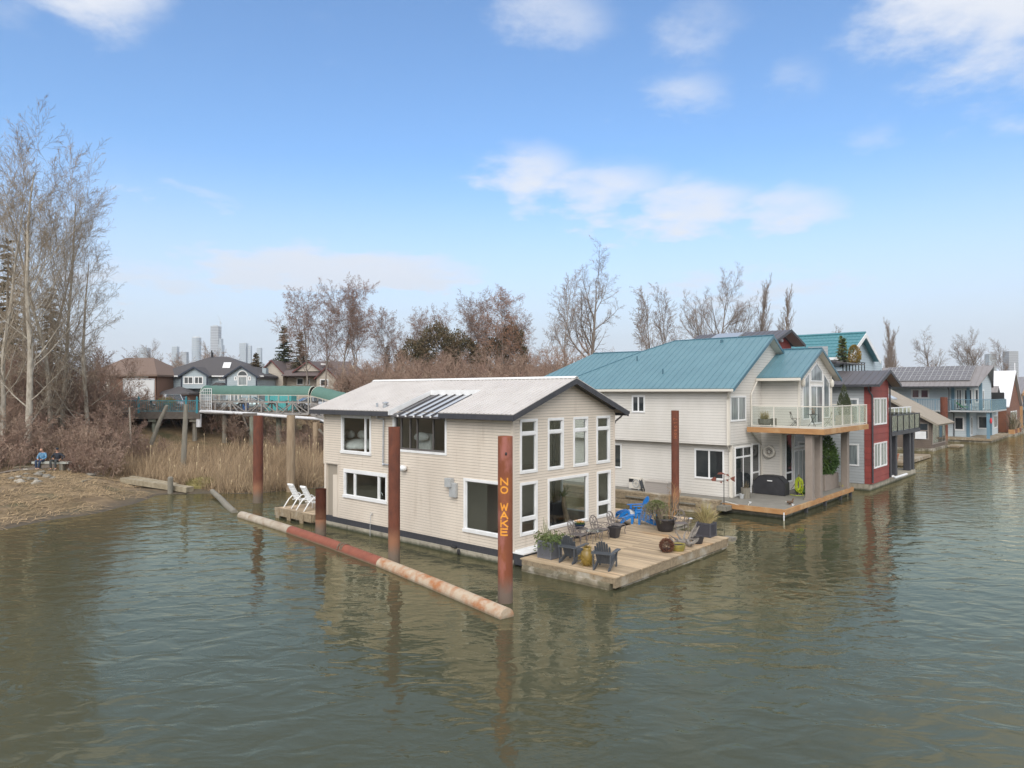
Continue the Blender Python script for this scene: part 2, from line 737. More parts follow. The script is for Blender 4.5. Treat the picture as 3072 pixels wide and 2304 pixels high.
M_white = mat('white trim', (.80, .80, .80), .45, (.70, .70, .69), 1.5)
M_cream = mat('cream siding', (.66, .585, .495), .6, (.60, .525, .44), .8, stretch=(1, 1, .5), col3=(.45, .37, .29), scale3=1.3, lo3=.58, hi3=.95, stretch3=(1.6, 1.6, .22))
M_lap = mat('lap line dirt and shade', (.20, .17, .145), .9)  # groove shade painted into this tone along with the dirt
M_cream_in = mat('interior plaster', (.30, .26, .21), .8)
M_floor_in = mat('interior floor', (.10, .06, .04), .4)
M_charcoal = mat('charcoal fascia', (.030, .032, .040), .6, (.05, .05, .058), 3, stretch=(1, 6, 1), bump=.2)
M_concrete = mat('float concrete', (.42, .38, .30), .9, (.30, .27, .21), 1.6, col3=(.12, .11, .08), scale3=4, lo3=.55, hi3=.8, stretch3=(1, 1, .3), bump=.4)
tide_zone(M_concrete, (.055, .06, .035), .03, .16, .08)
M_roof1 = mat('weathered white metal roof', (.53, .50, .475), .5, (.47, .44, .415), .9, col3=(.36, .315, .28), scale3=5, lo3=.55, hi3=.9, stretch3=(.35, 1, 1))
M_ridge = mat('ridge cap', (.74, .73, .71), .5)
M_zinc = mat('galvanised metal', (.50, .52, .55), .4, (.38, .40, .43), 6, metal=.6)
M_dkmetal = mat('dark standing seam', (.10, .095, .10), .35, metal=.3)
M_palepan = mat('pale glazing panel', (.42, .44, .46), .3)
M_glass = glass_mat('clear window glass', (.86, .91, .90), .85)
M_dkglass = mat('dark glass', (.022, .027, .030), .03, (.045, .05, .05), .7, spec=.9)
M_curtain = mat('pane with pale blind', (.30, .34, .34), .08, (.12, .14, .15), 1.4, stretch=(3, 3, .3), spec=.9)
M_bronze = mat('bronze sash', (.11, .10, .095), .45)
M_grey = mat('grey enamel', (.42, .43, .43), .5, (.35, .36, .36), 4)
M_black = mat('black metal', (.018, .018, .02), .45)
M_rust = mat('rust brown steel', (.165, .050, .026), .8, (.105, .034, .020), 3.2, stretch=(1, 1, .5), bump=.5, bscale=60)
tide_zone(M_rust, (.26, .12, .065), .95, 1.45, .12)
tide_zone(M_rust, (.15, .115, .085), .35, .85, .15)
M_rustw = mat('rust steel with primer', (.20, .058, .025), .8, (.30, .10, .040), 1.6, stretch=(1, 1, .4), mixlo=.45, bump=.5, bscale=60, col3=(.34, .125, .10), scale3=.9, lo3=.47, hi3=.56, stretch3=(1, 1, .45))
tide_zone(M_rustw, (.15, .11, .085), .3, .9, .2)
M_paint = mat('hand painted yellow', (.83, .36, .04), .6, (.70, .27, .03), 5)
M_scrawl = mat('orange paint stick', (.42, .13, .05), .7)
M_boomA = mat('pale scaling boom steel', (.42, .37, .30), .8, (.32, .25, .18), 2.2, col3=(.22, .13, .07), scale3=3, lo3=.58, hi3=.72, bump=.4)
M_boomB = mat('red oxide boom steel', (.27, .085, .050), .8, (.21, .065, .04), 3, bump=.3)
M_boomC = mat('rusty orange boom steel', (.46, .37, .27), .8, (.36, .15, .06), 1.5, mixlo=.40, mixhi=.58, col3=(.50, .42, .33), scale3=2.3, lo3=.55, hi3=.75, bump=.4)
for _m in (M_boomA, M_boomB, M_boomC):
    tide_zone(_m, (.20, .16, .11), -.02, .10, .04)
M_rope = mat('old rope', (.20, .16, .11), .9, (.12, .09, .06), 20)
M_plank = island_var(mat('weathered deck board', (.47, .36, .235), .8, (.34, .255, .165), 2.2, stretch=(9, .5, 9), col3=(.42, .23, .09), scale3=.55, lo3=.60, hi3=.78, stretch3=(1, .5, 1), bump=.3, bscale=12), .30)
M_beam = mat('weathered beam', (.33, .26, .17), .85, (.20, .15, .095), 3, stretch=(3, 3, 3), col3=(.42, .38, .31), scale3=1.1, lo3=.52, hi3=.66, bump=.4)
M_floatlog = mat('mossy float log', (.20, .165, .11), .9, (.10, .09, .055), 2.5, bump=.5, col3=(.38, .345, .285), scale3=1.2, lo3=.48, hi3=.62)
M_cedarbeam = mat('new cedar beam', (.44, .24, .10), .7, (.36, .18, .07), 3, stretch=(1, .4, 3), col3=(.50, .33, .17), scale3=1.3)
M_woodpile = mat('bare wooden pile', (.36, .27, .18), .85, (.25, .18, .115), 4, stretch=(2, 2, .25), bump=.4)
M_greypile = mat('old grey pile', (.24, .215, .175), .9, (.16, .15, .12), 4, stretch=(2, 2, .25), bump=.5)
M_mosspile = mat('green treated pile', (.22, .25, .20), .9, (.17, .16, .12), 3, stretch=(2, 2, .3), bump=.5)
M_driftlog = mat('silver drift log', (.36, .31, .22), .9, (.22, .18, .12), 3, stretch=(1, 1, 1), bump=.5)
M_plastic = mat('white resin', (.80, .80, .79), .35)
M_linen = mat('white bed linen', (.75, .75, .72), .9, (.6, .6, .58), 6)
M_chrome = mat('polished chrome', (.8, .8, .8), .12, metal=1)
M_soil = mat('potting soil', (.035, .025, .018), .95)


def cyl(x, y, z0, z1, r, n=24, top=True):
    b = MB()
    b.lathe(x, y, [(r, z0), (r, z0 + (z1 - z0) * .5), (r, z1 - .01), (r - .01, z1), (r - .02, z1 - .015)], n)
    return b


# ---------------------------------------------------------------- cream houseboat
H1 = thing('houseboat', 'cream clapboard houseboat with pale metal roof and charcoal fascia, nearest the camera', 'houseboat', (0, 0, 0))
LW = WF((0, 0, 0), (0, 1, 0), (-1, 0, 0))
GW = WF((0, 0, 0), (1, 0, 0), (0, -1, 0))
BW = WF((7, 0, 0), (0, 1, 0), (1, 0, 0))
EW = WF((0, 12.6, 0), (1, 0, 0), (0, 1, 0))
E1 = WF((0, 11.4, 0), (1, 0, 0), (0, 1, 0))
Z0, ZE = .51, 5.76
SL = .36
gclip = lambda z: (0, 7) if z <= ZE else ((z - ZE) / SL, 7 - (z - ZE) / SL)
w_up = [(.398, 1.455), (2.106, 3.167), (3.83, 4.892), (5.528, 6.601)]
w_lo = [(.398, 1.458), (2.107, 4.908), (5.561, 6.649)]
hl = [(8.86, 11.02, 3.77, 5.41), (7.68, 10.8, 1.68, 2.78), (3.75, 7.08, 4.08, 5.60), (-.2 + .75, 2.54, 1.08, 3.04)]
hg = [(a + .08, b - .08, 3.54, 5.48) for a, b in w_up] + [(a + .08, b - .08, 1.14, 3.03) for a, b in w_lo]
b = MB()
LW.siding(b, 0.05, 11.34, Z0, 3.09, hl)
LW.siding(b, 0.05, 12.54, 3.09, ZE, hl)
GW.siding(b, 0.05, 6.95, Z0, ZE, hg)
GW.siding(b, 0, 7, ZE, 7.02, (), clip=gclip)
hb = [(.8, 3.0, 1.0, 5.4), (4.2, 6.8, 3.9, 5.4), (8.4, 11, 3.9, 5.4), (7.6, 10.6, 1.2, 2.8)]
BW.siding(b, .05, 12.6, Z0, ZE, hb)
EW.siding(b, 0, 7, 3.09, ZE)
EW.siding(b, 0, 7, ZE, 7.02, (), clip=gclip)
E1.siding(b, 0, 7, Z0, 3.09)
b.cm = 0
b.box(0, 7, 11.4, 12.6, 3.07, 3.085)
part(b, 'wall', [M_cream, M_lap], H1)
b = MB()
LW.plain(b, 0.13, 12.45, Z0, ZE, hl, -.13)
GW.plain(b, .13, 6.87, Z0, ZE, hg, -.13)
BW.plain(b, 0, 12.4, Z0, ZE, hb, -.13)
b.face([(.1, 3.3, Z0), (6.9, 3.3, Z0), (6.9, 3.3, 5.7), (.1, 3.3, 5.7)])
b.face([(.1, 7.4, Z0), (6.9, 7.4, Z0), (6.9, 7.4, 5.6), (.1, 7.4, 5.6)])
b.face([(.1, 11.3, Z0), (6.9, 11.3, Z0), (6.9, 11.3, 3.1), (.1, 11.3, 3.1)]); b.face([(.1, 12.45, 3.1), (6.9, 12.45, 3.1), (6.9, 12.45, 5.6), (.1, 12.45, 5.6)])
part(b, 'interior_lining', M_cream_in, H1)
b = MB()
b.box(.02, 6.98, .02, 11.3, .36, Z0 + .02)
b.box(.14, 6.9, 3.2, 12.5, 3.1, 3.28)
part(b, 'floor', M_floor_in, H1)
for (x, y) in ((0, 0), (7, 0), (0, 12.6), (7, 12.6)):
    b = MB()
    zz = Z0 if y < 1 else 3.05
    b.box(x - .02, x + .09, y - .02, y + .09, zz, 5.7) if x < 1 and y < 1 else b.box(x - (.09 if x > 1 else .02), x + (.02 if x > 1 else .09), y - (.09 if y > 1 else .02), y + (.02 if y > 1 else .09), zz, 5.7)
    part(b, 'corner_trim', M_cream, H1)
for nm_, q_ in (('corner_trim', (-.02, .06, 11.32, 11.42, Z0, 3.08)), ('porch_post', (0, .16, 12.42, 12.58, .30, 3.07)), ('porch_post', (6.84, 7, 12.42, 12.58, .30, 3.07)), ('porch_panel', (.02, .14, 11.5, 11.86, .36, 2.55))):
    b = MB(); b.box(*q_); part(b, nm_, M_cream, H1)
b = MB()
b.box(-.012, 7.012, -.012, 12.6, .20, .505)
part(b, 'base_band', M_charcoal, H1)
b = MB()
b.box(-.07, 7.07, -.07, 12.75, -.6, .235)
part(b, 'float', M_concrete, H1)
b = MB()
b.box(-.01, 2.05, -.55, -.03, .08, .50)
part(b, 'step_box', M_charcoal, H1)
b = MB()
b.box(-.06, 2.1, -.60, -.03, .505, .545)
b.box(.1, 2.0, -.12, -.03, .545, .60)
part(b, 'step_ledge', M_white, H1)

# roof
EX, RX, YL, YR = -.5, 3.5, 13.15, -.45
rz = lambda x: 5.78 + SL * (x + .5) if x <= RX else 5.78 + SL * (7.5 - x)
RP = lambda x, y, o=0: (x, y, rz(x) + o)
b = MB()
rib = dict(spacing=.23, rib=(.05, .028), thick=.03)
roof_slope(b, [RP(EX, 6.92), RP(EX, YL), RP(RX, YL), RP(RX, 6.92)], (1, 0, SL), **rib)
roof_slope(b, [RP(EX, YR), RP(EX, 3.67), RP(RX, 3.67), RP(RX, YR)], (1, 0, SL), **rib)
roof_slope(b, [RP(2.04, 3.672), RP(2.04, 6.918), RP(RX, 6.918), RP(RX, 3.672)], (1, 0, SL), **rib)
roof_slope(b, [RP(RX, YR), RP(RX, YL), RP(7.5, YL), RP(7.5, YR)], (-1, 0, SL), **rib)
roof = part(b, 'roof', M_roof1, H1)
b = MB()
b.ext([(RX - .16, YR, rz(RX - .16) + .03), (RX, YR, rz(RX) + .05), (RX + .16, YR, rz(RX - .16) + .03), (RX + .16, YR, rz(RX - .16) + .045), (RX, YR, rz(RX) + .066), (RX - .16, YR, rz(RX - .16) + .045)], (0, YL - YR, 0))
part(b, 'ridge_cap', M_ridge, roof)
b = MB()
T = .235
for y0, y1 in ((YR + .05, 3.66), (6.93, YL)):
    b.box(EX + .005, EX + .05, y0, y1, 5.78 - T, 5.745)
b.box(7.45, 7.495, YR + .05, YL, 5.78 - T, 5.745)
for y0 in (YR, YL - .05):
    b.ext([(EX, y0, 5.75), (RX, y0, rz(RX) - .03), (RX, y0, rz(RX) - .03 - T), (EX, y0, 5.75 - T)], (0, .048, 0))
    b.ext([(RX + .001, y0, rz(RX) - .03), (7.5, y0, 5.75), (7.5, y0, 5.75 - T), (RX + .001, y0, rz(RX) - .03 - T)], (0, .048, 0))
part(b, 'fascia', M_charcoal, roof)
b = MB()      # soffit boards under the overhangs
for (xa, xb) in ((EX + .05, 0.0), (7.0, 7.45)):
    b.ext([(xa, YR + .05, rz(xa) - .12), (xb, YR + .05, rz(xb) - .12), (xb, YR + .05, rz(xb) - .14), (xa, YR + .05, rz(xa) - .14)], (0, (3.6 - YR) if xa < 0 else YL - YR - .1, 0))
b.ext([(EX + .05, 7.0, rz(EX) - .12), (0, 7.0, rz(0) - .12), (0, 7.0, rz(0) - .14), (EX + .05, 7.0, rz(EX) - .14)], (0, YL - 7.1, 0))
for (y0, y1) in ((YR + .05, 0.0), (12.6, YL - .05)):
    for sg in (0, 1):
        X = [EX + .06, RX] if not sg else [RX, 7.44]
        b.ext([(X[0], y0, rz(X[0]) - .05), (X[1], y0, rz(X[1]) - .05), (X[1], y0, rz(X[1]) - .07), (X[0], y0, rz(X[0]) - .07)], (0, y1 - y0, 0))
part(b, 'soffit', mat('soffit board', (.30, .27, .24), .8), roof)
b = MB()
b.box(7.44, 7.62, YR + .02, YL, 5.62, 5.74)
part(b, 'gutter', M_charcoal, roof)
b = MB()
b.tube([(7.56, -.1, 5.62), (7.5, -.02, 5.48), (7.2, .06, 5.3), (7.06, .08, 5.1), (7.06, .08, .6)], .04, 8)
part(b, 'downpipe', M_bronze, H1)
# sunken awning over the bedroom glass
b = MB()
b.box(-.34, 2.1, 6.86, 6.915, 5.5, 5.62)
b.ext([(-.5, 6.915, 5.80), (2.04, 6.915, 6.71), (2.04, 6.915, 6.49), (-.34, 6.915, 5.60), (-.5, 6.915, 5.60)], (0, -.02, 0))
b.ext([(2.02, 3.68, 6.715), (2.02, 6.90, 6.715), (2.02, 6.90, 6.48), (2.02, 3.68, 6.48)], (.02, 0, 0))
part(b, 'flashing', M_white, roof)
b = MB()
az = lambda x: 5.60 + .372 * (x + .36)
ny = 6
st = (6.88 - 3.68) / ny
for i in range(ny):
    y0 = 3.68 + i * st
    b.cm = 0 if i < ny - 1 else 1
    b.ext([(-.36, y0 + .1, az(-.36)), (-.36, y0 + st - .1, az(-.36)), (2.02, y0 + st - .1, az(2.02)), (2.02, y0 + .1, az(2.02))], (0, 0, -.03))
    b.cm = 1
    b.ext([(-.38, y0 - .1 if i else y0, az(-.36) + .012), (-.38, y0 + .1, az(-.36) + .012), (2.02, y0 + .1, az(2.02) + .012), (2.02, y0 - .1 if i else y0, az(2.02) + .012)], (0, 0, -.05))
    b.ext([(-.40, y0 - .02, az(-.36) + .05), (-.40, y0 + .02, az(-.36) + .05), (2.02, y0 + .02, az(2.02) + .05), (2.02, y0 - .02, az(2.02) + .05)], (0, 0, -.04))
    b.cm = 2
    b.box(-.43, -.40, y0 - .04, y0 + .04, az(-.38) - .05, az(-.38) + .03)
b.cm = 1
b.box(-.38, -.33, 3.69, 6.88, 5.52, 5.60)
part(b, 'awning', [M_palepan, M_dkmetal, M_ridge], roof)
b = MB()
b.lathe(-.05, 7.66, [(.12, 5.88), (.12, 6.02), (.09, 6.02), (.09, 6.10), (.15, 6.10), (.15, 6.15), (.02, 6.18)], 12)
part(b, 'roof_vent', M_zinc, roof)

# windows
window(LW, H1, 8.76, 11.12, 3.67, 5.51, mv=(9.24,), fw=.11, sill=.12, gm=M_glass)
window(LW, H1, 7.58, 10.9, 1.55, 2.93, mv=(8.22, 10.05), fw=.1, head=.17, sill=.13, gm=M_glass, mw_=.09)
window(LW, H1, .62, 2.64, .98, 3.14, fw=.11, sill=.12, gm=M_glass)
f = window(LW, H1, 3.65, 7.18, 3.98, 5.62, fw=.1, gm=M_glass)
b = MB()
for y in (6.97, 6.63, 6.03, 5.56, 4.53, 3.80):
    LW.box(b, y - .03, y + .03, 4.09, 5.5, -.085, -.01)
LW.box(b, 3.76, 7.07, 4.08, 4.16, -.085, -.005)
LW.box(b, 3.76, 7.07, 5.46, 5.52, -.085, -.005)
part(b, 'sash', M_bronze, f)
for a, c in w_up:
    window(GW, H1, a, c, 3.453, 5.567, mh=(5.0,), fw=.1, gm=M_glass, mw_=.12)
for i, (a, c) in enumerate(w_lo):
    window(GW, H1, a, c, 1.052, 3.113, mh=() if i == 1 else (1.68,), fw=.1, gm=M_glass, mw_=.13)
for q_ in hb:  # unseen back wall windows, added to brighten the rooms
    window(BW, H1, q_[0] - .08, q_[1] + .08, q_[2] - .08, q_[3] + .08, fw=.1, gm=M_glass)
# services on the long wall
b = MB()
b.tube([(-.1, 8.21, 6.12), (-.1, 8.21, 5.44), (-.1, 8.12, 5.40), (-.1, 7.78, 5.40), (-.1, 7.74, 5.36), (-.1, 7.77, 3.42), (-.1, 7.72, 3.36), (-.1, 7.0, 3.34)], .035, 8)
b.tube([(-.1, 8.21, 6.12), (-.1, 8.21, 5.55)], .055, 8)
b.tube([(-.06, 7.86, 3.30), (-.1, 7.8, 3.36), (-.06, 7.72, 3.30)], .03, 6)
part(b, 'conduit', M_zinc, H1)
b = MB()
b.bevbox(-.17, -.02, 2.98, 3.36, 2.32, 2.9)
b.bevbox(-.24, -.02, 3.2, 3.56, 2.72, 3.08)
part(b, 'meter_box', M_grey, H1)
b = MB()
b.lathe(0, 0, [(.02, -.02), (.10, 0), (.13, .06), (.135, .12), (.13, .2), (.09, .25), (.03, .27)], 14)
b.move(0, Matrix.Translation((-.04, 6.3, 3.28)) @ Matrix.Rotation(-pi / 2, 4, 'Y') @ Matrix.Scale(1.4, 4, (0, 1, 0)))
part(b, 'porch_light', M_white, H1, smooth=True)
b = MB()
b.tube([(-.01, 8.63, .98), (-.1, 8.63, .98), (-.13, 8.63, .93)], .02, 6)
b.bar((-.08, 8.56, 1.04), (-.08, 8.7, 1.04), .02)
b.tube([(-.13, 8.63, .93), (-.15, 8.64, .5), (-.16, 8.63, -.1)], .014, 6)
part(b, 'hose_bib', M_grey, H1)
b = MB()
b.tube([(-.1, 3.0, .27), (-.1, 3.3, .30)], .05, 8)
b.rock((-.1, 2.85, .12), .06, .09, .13, 2)
part(b, 'mooring_cleat', M_black, H1)

# things inside the cream houseboat, seen through its glass
t = thing('bed', 'bed with white duvet seen through the white framed upper left window', 'bed', (1.2, 11.2, 3.28))
b = MB(); b.bevbox(.3, 2.2, 10.2, 12.2, 3.28, 3.85, .05); part(b, 'bed_frame', M_floor_in, t)
b = MB(); b.rock((1.2, 11.15, 3.95), 1.0, 1.08, .34, 3, 14, 8, .08); part(b, 'duvet', M_linen, t, True)
for yy in (11.85, 11.2):
    b = MB(); b.rock((.95 + (12 - yy) * .4, yy, 4.5), .16, .34, .22, 5, 12, 6, .15); part(b, 'pillow', M_linen, t, True)
t = thing('armchair', 'pale upholstered armchair with a cushion behind the bronze sliding glass', 'armchair', (.8, 6.3, 3.28))
b = MB(); b.bevbox(.4, 1.2, 5.9, 6.7, 3.28, 3.95, .06); part(b, 'seat', M_linen, t)
b = MB(); b.bevbox(1.05, 1.25, 5.85, 6.75, 3.6, 4.75, .06); part(b, 'backrest', M_linen, t)
b = MB(); b.rock((.92, 6.3, 4.6), .16, .5, .22, 5, 12, 6, .15); part(b, 'cushion', M_linen, t, True)
t = thing('kitchen_sink', 'chrome kitchen tap over the counter behind the lower left window', 'sink', (.5, 8.7, 1.4))
b = MB(); b.box(.16, .85, 7.5, 11, 1.36, 1.42); part(b, 'counter', M_grey, t)
b = MB(); b.tube([(.4, 8.75, 1.42), (.4, 8.75, 1.8)] + [(.4 - .0, 8.75 - .16 + .16 * cos(a), 1.8 + .16 * sin(a)) for a in [i * pi / 8 for i in range(1, 9)]] + [(.4, 8.43, 1.7)], .018, 8); part(b, 'tap', M_chrome, t, True)
t = thing('house_palm', 'tall indoor palm with leaning trunk behind the big gable window', 'plant', (4.6, .9, .53))
b = MB(); b.tube([(4.75, 1.0, .53), (4.65, .95, 1.1), (4.3, .85, 1.7), (4.2, .8, 2.1)], [.17, .12, .09, .07], 8); part(b, 'trunk', M_woodpile, t)
b = MB()
R_ = random.Random(4)
for i in range(26):
    a, e = R_.random() * 2 * pi, R_.uniform(.1, 1.2)
    l = R_.uniform(.4, .8)
    p = Vector((4.2, .8, 2.1))
    d = Vector((cos(a) * cos(e), sin(a) * cos(e), sin(e)))
    b.bar(p, p + d * l * .6, .04, .005); b.bar(p + d * l * .6, p + d * l + Vector((0, 0, -.15)), .03, .005)
part(b, 'frond', mat('palm green', (.07, .11, .03), .6), t)
t = thing('stove', 'black wood stove behind the big gable window', 'stove', (5.2, 2.2, .53))
b = MB(); b.bevbox(4.9, 5.7, 1.9, 2.5, .7, 1.6, .03); b.box(4.95, 5.0, 1.95, 2.0, .53, .7); b.box(5.6, 5.65, 2.4, 2.45, .53, .7); part(b, 'firebox', M_black, t)
b = MB(); b.tube([(5.3, 2.2, 1.6), (5.3, 2.2, 6.4)], .08, 10); part(b, 'flue', M_black, t)

# ---------------------------------------------------------------- deck in front of the gable
DZ = .45
t = thing('deck', 'weathered plank deck floating in front of the cream gable', 'deck', (4, -2.7, 0))
b = MB()
R_ = random.Random(1)
x = -.3
while x < 8.38:
    w = .134
    cut = -2.6 + R_.uniform(-.05, .05) if R_.random() < .6 else None
    e0, e1 = -4.82 + R_.uniform(-.015, .015), -.12 - (.5 if x < 2.1 else 0)
    dz = R_.uniform(-.004, .004)
    for (p, q) in ([(e0, e1)] if cut is None else [(e0, cut - .004), (cut + .004, e1)]):
        b.box(x, x + w, p, q, DZ - .04 + dz, DZ + dz)
    x += .145
part(b, 'deck_boards', M_plank, t)
b = MB()
b.box(-.28, 8.36, -4.80, -4.70, .09, .408)
b.box(-.29, -.2, -4.69, -.7, .22, .408)
b.box(8.3, 8.36, -4.69, -.2, .2, .408)
for yy in (-1.2, -2.4, -3.6):
    b.box(-.19, 8.29, yy - .05, yy + .05, .2, .405)
part(b, 'rim_beam', M_beam, t)
b = MB()
b.tube([(-.12, -4.6, .06), (-.1, -2.5, .07), (-.12, -.75, .06)], [.25, .27, .25], 14)
b.tube([(.2, -4.5, -.04), (3.3, -4.55, -.03)], [.22, .21], 12)
b.tube([(3.32, -4.56, -.05), (8.35, -4.55, -.04)], [.23, .21], 12)
b.tube([(8.15, -4.3, .0), (8.15, -.4, .0)], .24, 12)
part(b, 'float_log', M_floatlog, t)
b = MB()
b.box(8.33, 8.75, -5.0, -4.55, .30, .44)
part(b, 'corner_block', M_greypile, t)

# ---------------------------------------------------------------- piles and boom
def pile(x, y, r, top, m, label, zlow=-2.0, lean=None):
    b = MB()
    b.lathe(x, y, [(r, zlow), (r, .6), (r, 2.2), (r, top - .3), (r, top), (r - .025, top), (r - .025, top - .4)], 28, caps=False)
    b.lathe(x, y, [(0.005, top - .02), (r - .026, top - .02)], 28, caps=False)
    t = thing('mooring_pile', label, 'pile', (x, y, 0), group='mooring piles')
    part(b, 'shaft', m, t, smooth=False)
    return t


for p in ():
    pass
np_ = pile(-3.59, -2.86, .235, 5.22, M_rustw, 'rusty steel pile lettered NO WAKE beside the cream houseboat corner')
pile(-2.73, 3.71, .228, 5.27, M_rust, 'red brown steel pile between the NO WAKE pile and the upper left window')
pile(1.36, 21.59, .285, 5.21, M_rust, 'dark rusty pile standing before the reeds, behind the white loungers')
pile(15.58, 1.59, .215, 5.59, M_rust, 'rusty pile with orange scrawl between the cream and blue roofed houses')
sp = pile(-1.83, 10.08, .24, 1.13, M_rust, 'short cut off rusty pile by the lounger float')
pile(5.17, 24.31, .27, 5.08, M_woodpile, 'pale bare wooden pile behind the white loungers')
# hand painted letters wrapped on the pile
STROKES = {
    'N': [((0, 0), (0, 1)), ((0, 1), (1, 0)), ((1, 0), (1, 1))],
    'O': [((.5 + .5 * cos(a), .5 + .5 * sin(a)), (.5 + .5 * cos(a + pi / 6), .5 + .5 * sin(a + pi / 6))) for a in [i * pi / 6 for i in range(12)]],
    'W': [((0, 1), (.22, 0)), ((.22, 0), (.5, .75)), ((.5, .75), (.78, 0)), ((.78, 0), (1, 1))],
    'A': [((0, 0), (.5, 1)), ((.5, 1), (1, 0)), ((.22, .32), (.78, .32))],
    'K': [((0, 0), (0, 1)), ((0, .42), (.95, 1)), ((.35, .62), (1, 0))],
    'E': [((0, 0), (0, 1)), ((0, 1), (.95, 1)), ((0, .52), (.85, .52)), ((0, 0), (.95, 0))],
    'H': [((0, 0), (0, 1)), ((1, 0), (1, 1)), ((0, .5), (1, .5))],
    's': [((.9, 1), (.1, .9)), ((.1, .9), (.1, .6)), ((.1, .6), (.9, .4)), ((.9, .4), (.9, .1)), ((.9, .1), (.1, 0))],
    '1': [((.5, 0), (.5, 1)), ((.2, .75), (.5, 1))],
    '7': [((0, 1), (1, 1)), ((1, 1), (.3, 0))],
}


def letters_on_pile(b, cx, cy, r, text, a_mid, w, zt, h, pitch, th, rot=False):
    for k, ch in enumerate(text):
        if ch == ' ':
            continue
        for (p, q) in STROKES[ch]:
            P_, Q_ = Vector(p), Vector(q)
            P_ = Vector((P_.x * w, P_.y * h)); Q_ = Vector((Q_.x * w, Q_.y * h))
            d = (Q_ - P_).normalized()
            P_ -= d * th * .45; Q_ += d * th * .45
            n = Vector((-d.y, d.x)) * th * .5
            vs, fs = [], []
            for i in range(7):
                c = P_.lerp(Q_, i / 6)
                for s_ in (-1, -.33, .33, 1):
                    m_ = c + n * s_
                    if rot:   # text turned to read upward
                        sx, sz = -(m_.y - h / 2), zt + k * pitch + m_.x
                    else:
                        sx, sz = m_.x - w / 2, zt - k * pitch - h + m_.y
                    a = a_mid + sx / r
                    vs.append((cx + (r + .003) * cos(a), cy + (r + .003) * sin(a), sz))
            for i in range(6):
                for j in range(3):
                    fs.append((i * 4 + j, i * 4 + j + 1, i * 4 + 5 + j, i * 4 + 4 + j))
            b.grid(vs, fs)


vcam = wm(0, 0)
am = atan2(vcam[1] + 2.86, vcam[0] + 3.59)
for txt_ in ('NO', '   WAKE'):
    b = MB()
    letters_on_pile(b, -3.59, -2.86, .235, txt_, am - .16, .215, 3.91, .192, .262, .048)
    part(b, 'lettering', M_paint, np_)
b = MB()
b.rock((-3.59 + .235 * cos(am + .1), -2.86 + .235 * sin(am + .1), 4.68), .035, .035, .055, 1)
part(b, 'drain_hole', M_black, np_)
p4 = [o for o in COL.objects if o.get('label', '').startswith('rusty pile with orange')][0]
am = atan2(vcam[1] - 1.59, vcam[0] - 15.58)
b = MB()
for k, ch in enumerate('HOsO17'):
    letters_on_pile(b, 15.58, 1.59, .215, ch, am + .1, .11 if k in (0, 4, 5) else .08, 4.05 + k * .2, .2 if k in (0, 4, 5) else .12, .2, .018, rot=True)
part(b, 'scrawl', M_scrawl, p4)

t = thing('log_boom', 'long rusty steel boom floating across the front of the cream houseboat', 'boom', (-3, 4, 0))
for nm, m_, P_ in (('boom_section', M_boomA, [(-1.62, 17.8, .04), (-1.85, 15, .05), (-2.12, 12.1, .05)]), ('boom_section', M_boomB, [(-2.12, 12.08, .05), (-2.6, 8.1, .05), (-3.22, 3.86, .04)]), ('boom_section', M_boomC, [(-3.22, 3.84, .04), (-3.9, 0.2, .05), (-4.72, -3.95, .04)])):
    b = MB(); b.tube(P_, .25, 22); part(b, nm, m_, t, False, {M_boomA: 'pale scaling section', M_boomB: 'red oxide section', M_boomC: 'orange streaked section'}[m_])
b = MB()
for k in range(5):
    y = 6.8 + .06 * k
    b.tube([(-2.79 + .27 * cos(a), y + .25 * sin(a * .5 + k), .05 + .27 * sin(a)) for a in [i * pi / 8 - .2 for i in range(9)]], .022, 6)
part(b, 'rope_lashing', M_rope, t)
# drift log leading from the reeds to the boom
b = MB()
b.tube([(-1.3, 19.2, .02), (-.6, 21.5, .06), (.2, 24.0, .15), (.8, 26.3, .3)], [.17, .18, .17, .15], 12)
solo(b, 'drift_log', M_greypile, 'half sunk drift log running from the boom end to the reeds', 'log', (0, 22, 0))
# ---------------------------------------------------------------- ground, water, hills
def lerp_tab(t, x):
    if x <= t[0][0]:
        return t[0][1]
    for (a, p), (c, q) in zip(t, t[1:]):
        if x <= c:
            return p + (q - p) * (x - a) / (c - a)
    return t[-1][1]


SHORE = [(-400, 40), (-60, 22), (-30, 21.5), (-14, 22.6), (-11.2, 22.9), (-8.7, 24.3), (-6.9, 24.4), (-3.85, 26.6), (-1.3, 29.4), (1.3, 27.6), (3, 25.3), (7.7, 24.4), (15, 22), (40, 20), (4000, 20)]
BANK = [(-30, -4), (-8, -1.2), (0, 0.0), (1.5, .25), (6, .85), (11, 1.35), (14, 1.45), (25, 2.2), (34, 4.1), (40, 4.6), (5000, 4.6)]
MARSH = [(-30, -4), (-6, -.7), (0, .0), (1, .12), (10, .35), (19, .7), (25, 2.4), (30, 4.5), (5000, 4.6)]


def smooth(x, a, b):
    t = max(0, min(1, (x - a) / (b - a)))
    return t * t * (3 - 2 * t)


def gh(x, y, rough=True):
    """ground height at marina (x, y)"""
    s = y - lerp_tab(SHORE, x)
    k = smooth(x, -4.5, 0.5)
    z = lerp_tab(BANK, s) * (1 - k) + lerp_tab(MARSH, s) * k
    if rough and y < 90 and -70 < x < 70:
        f = min(1, max(.15, (s + 1) / 4)) * (1 if s < 34 else .4)
        z += f * (.16 * noise.noise(Vector((x * .45, y * .45, 0))) + .06 * noise.noise(Vector((x * 1.9, y * 1.9, 3))))
    return z


def ghw(X, Y):
    return gh(*wm(X, Y))


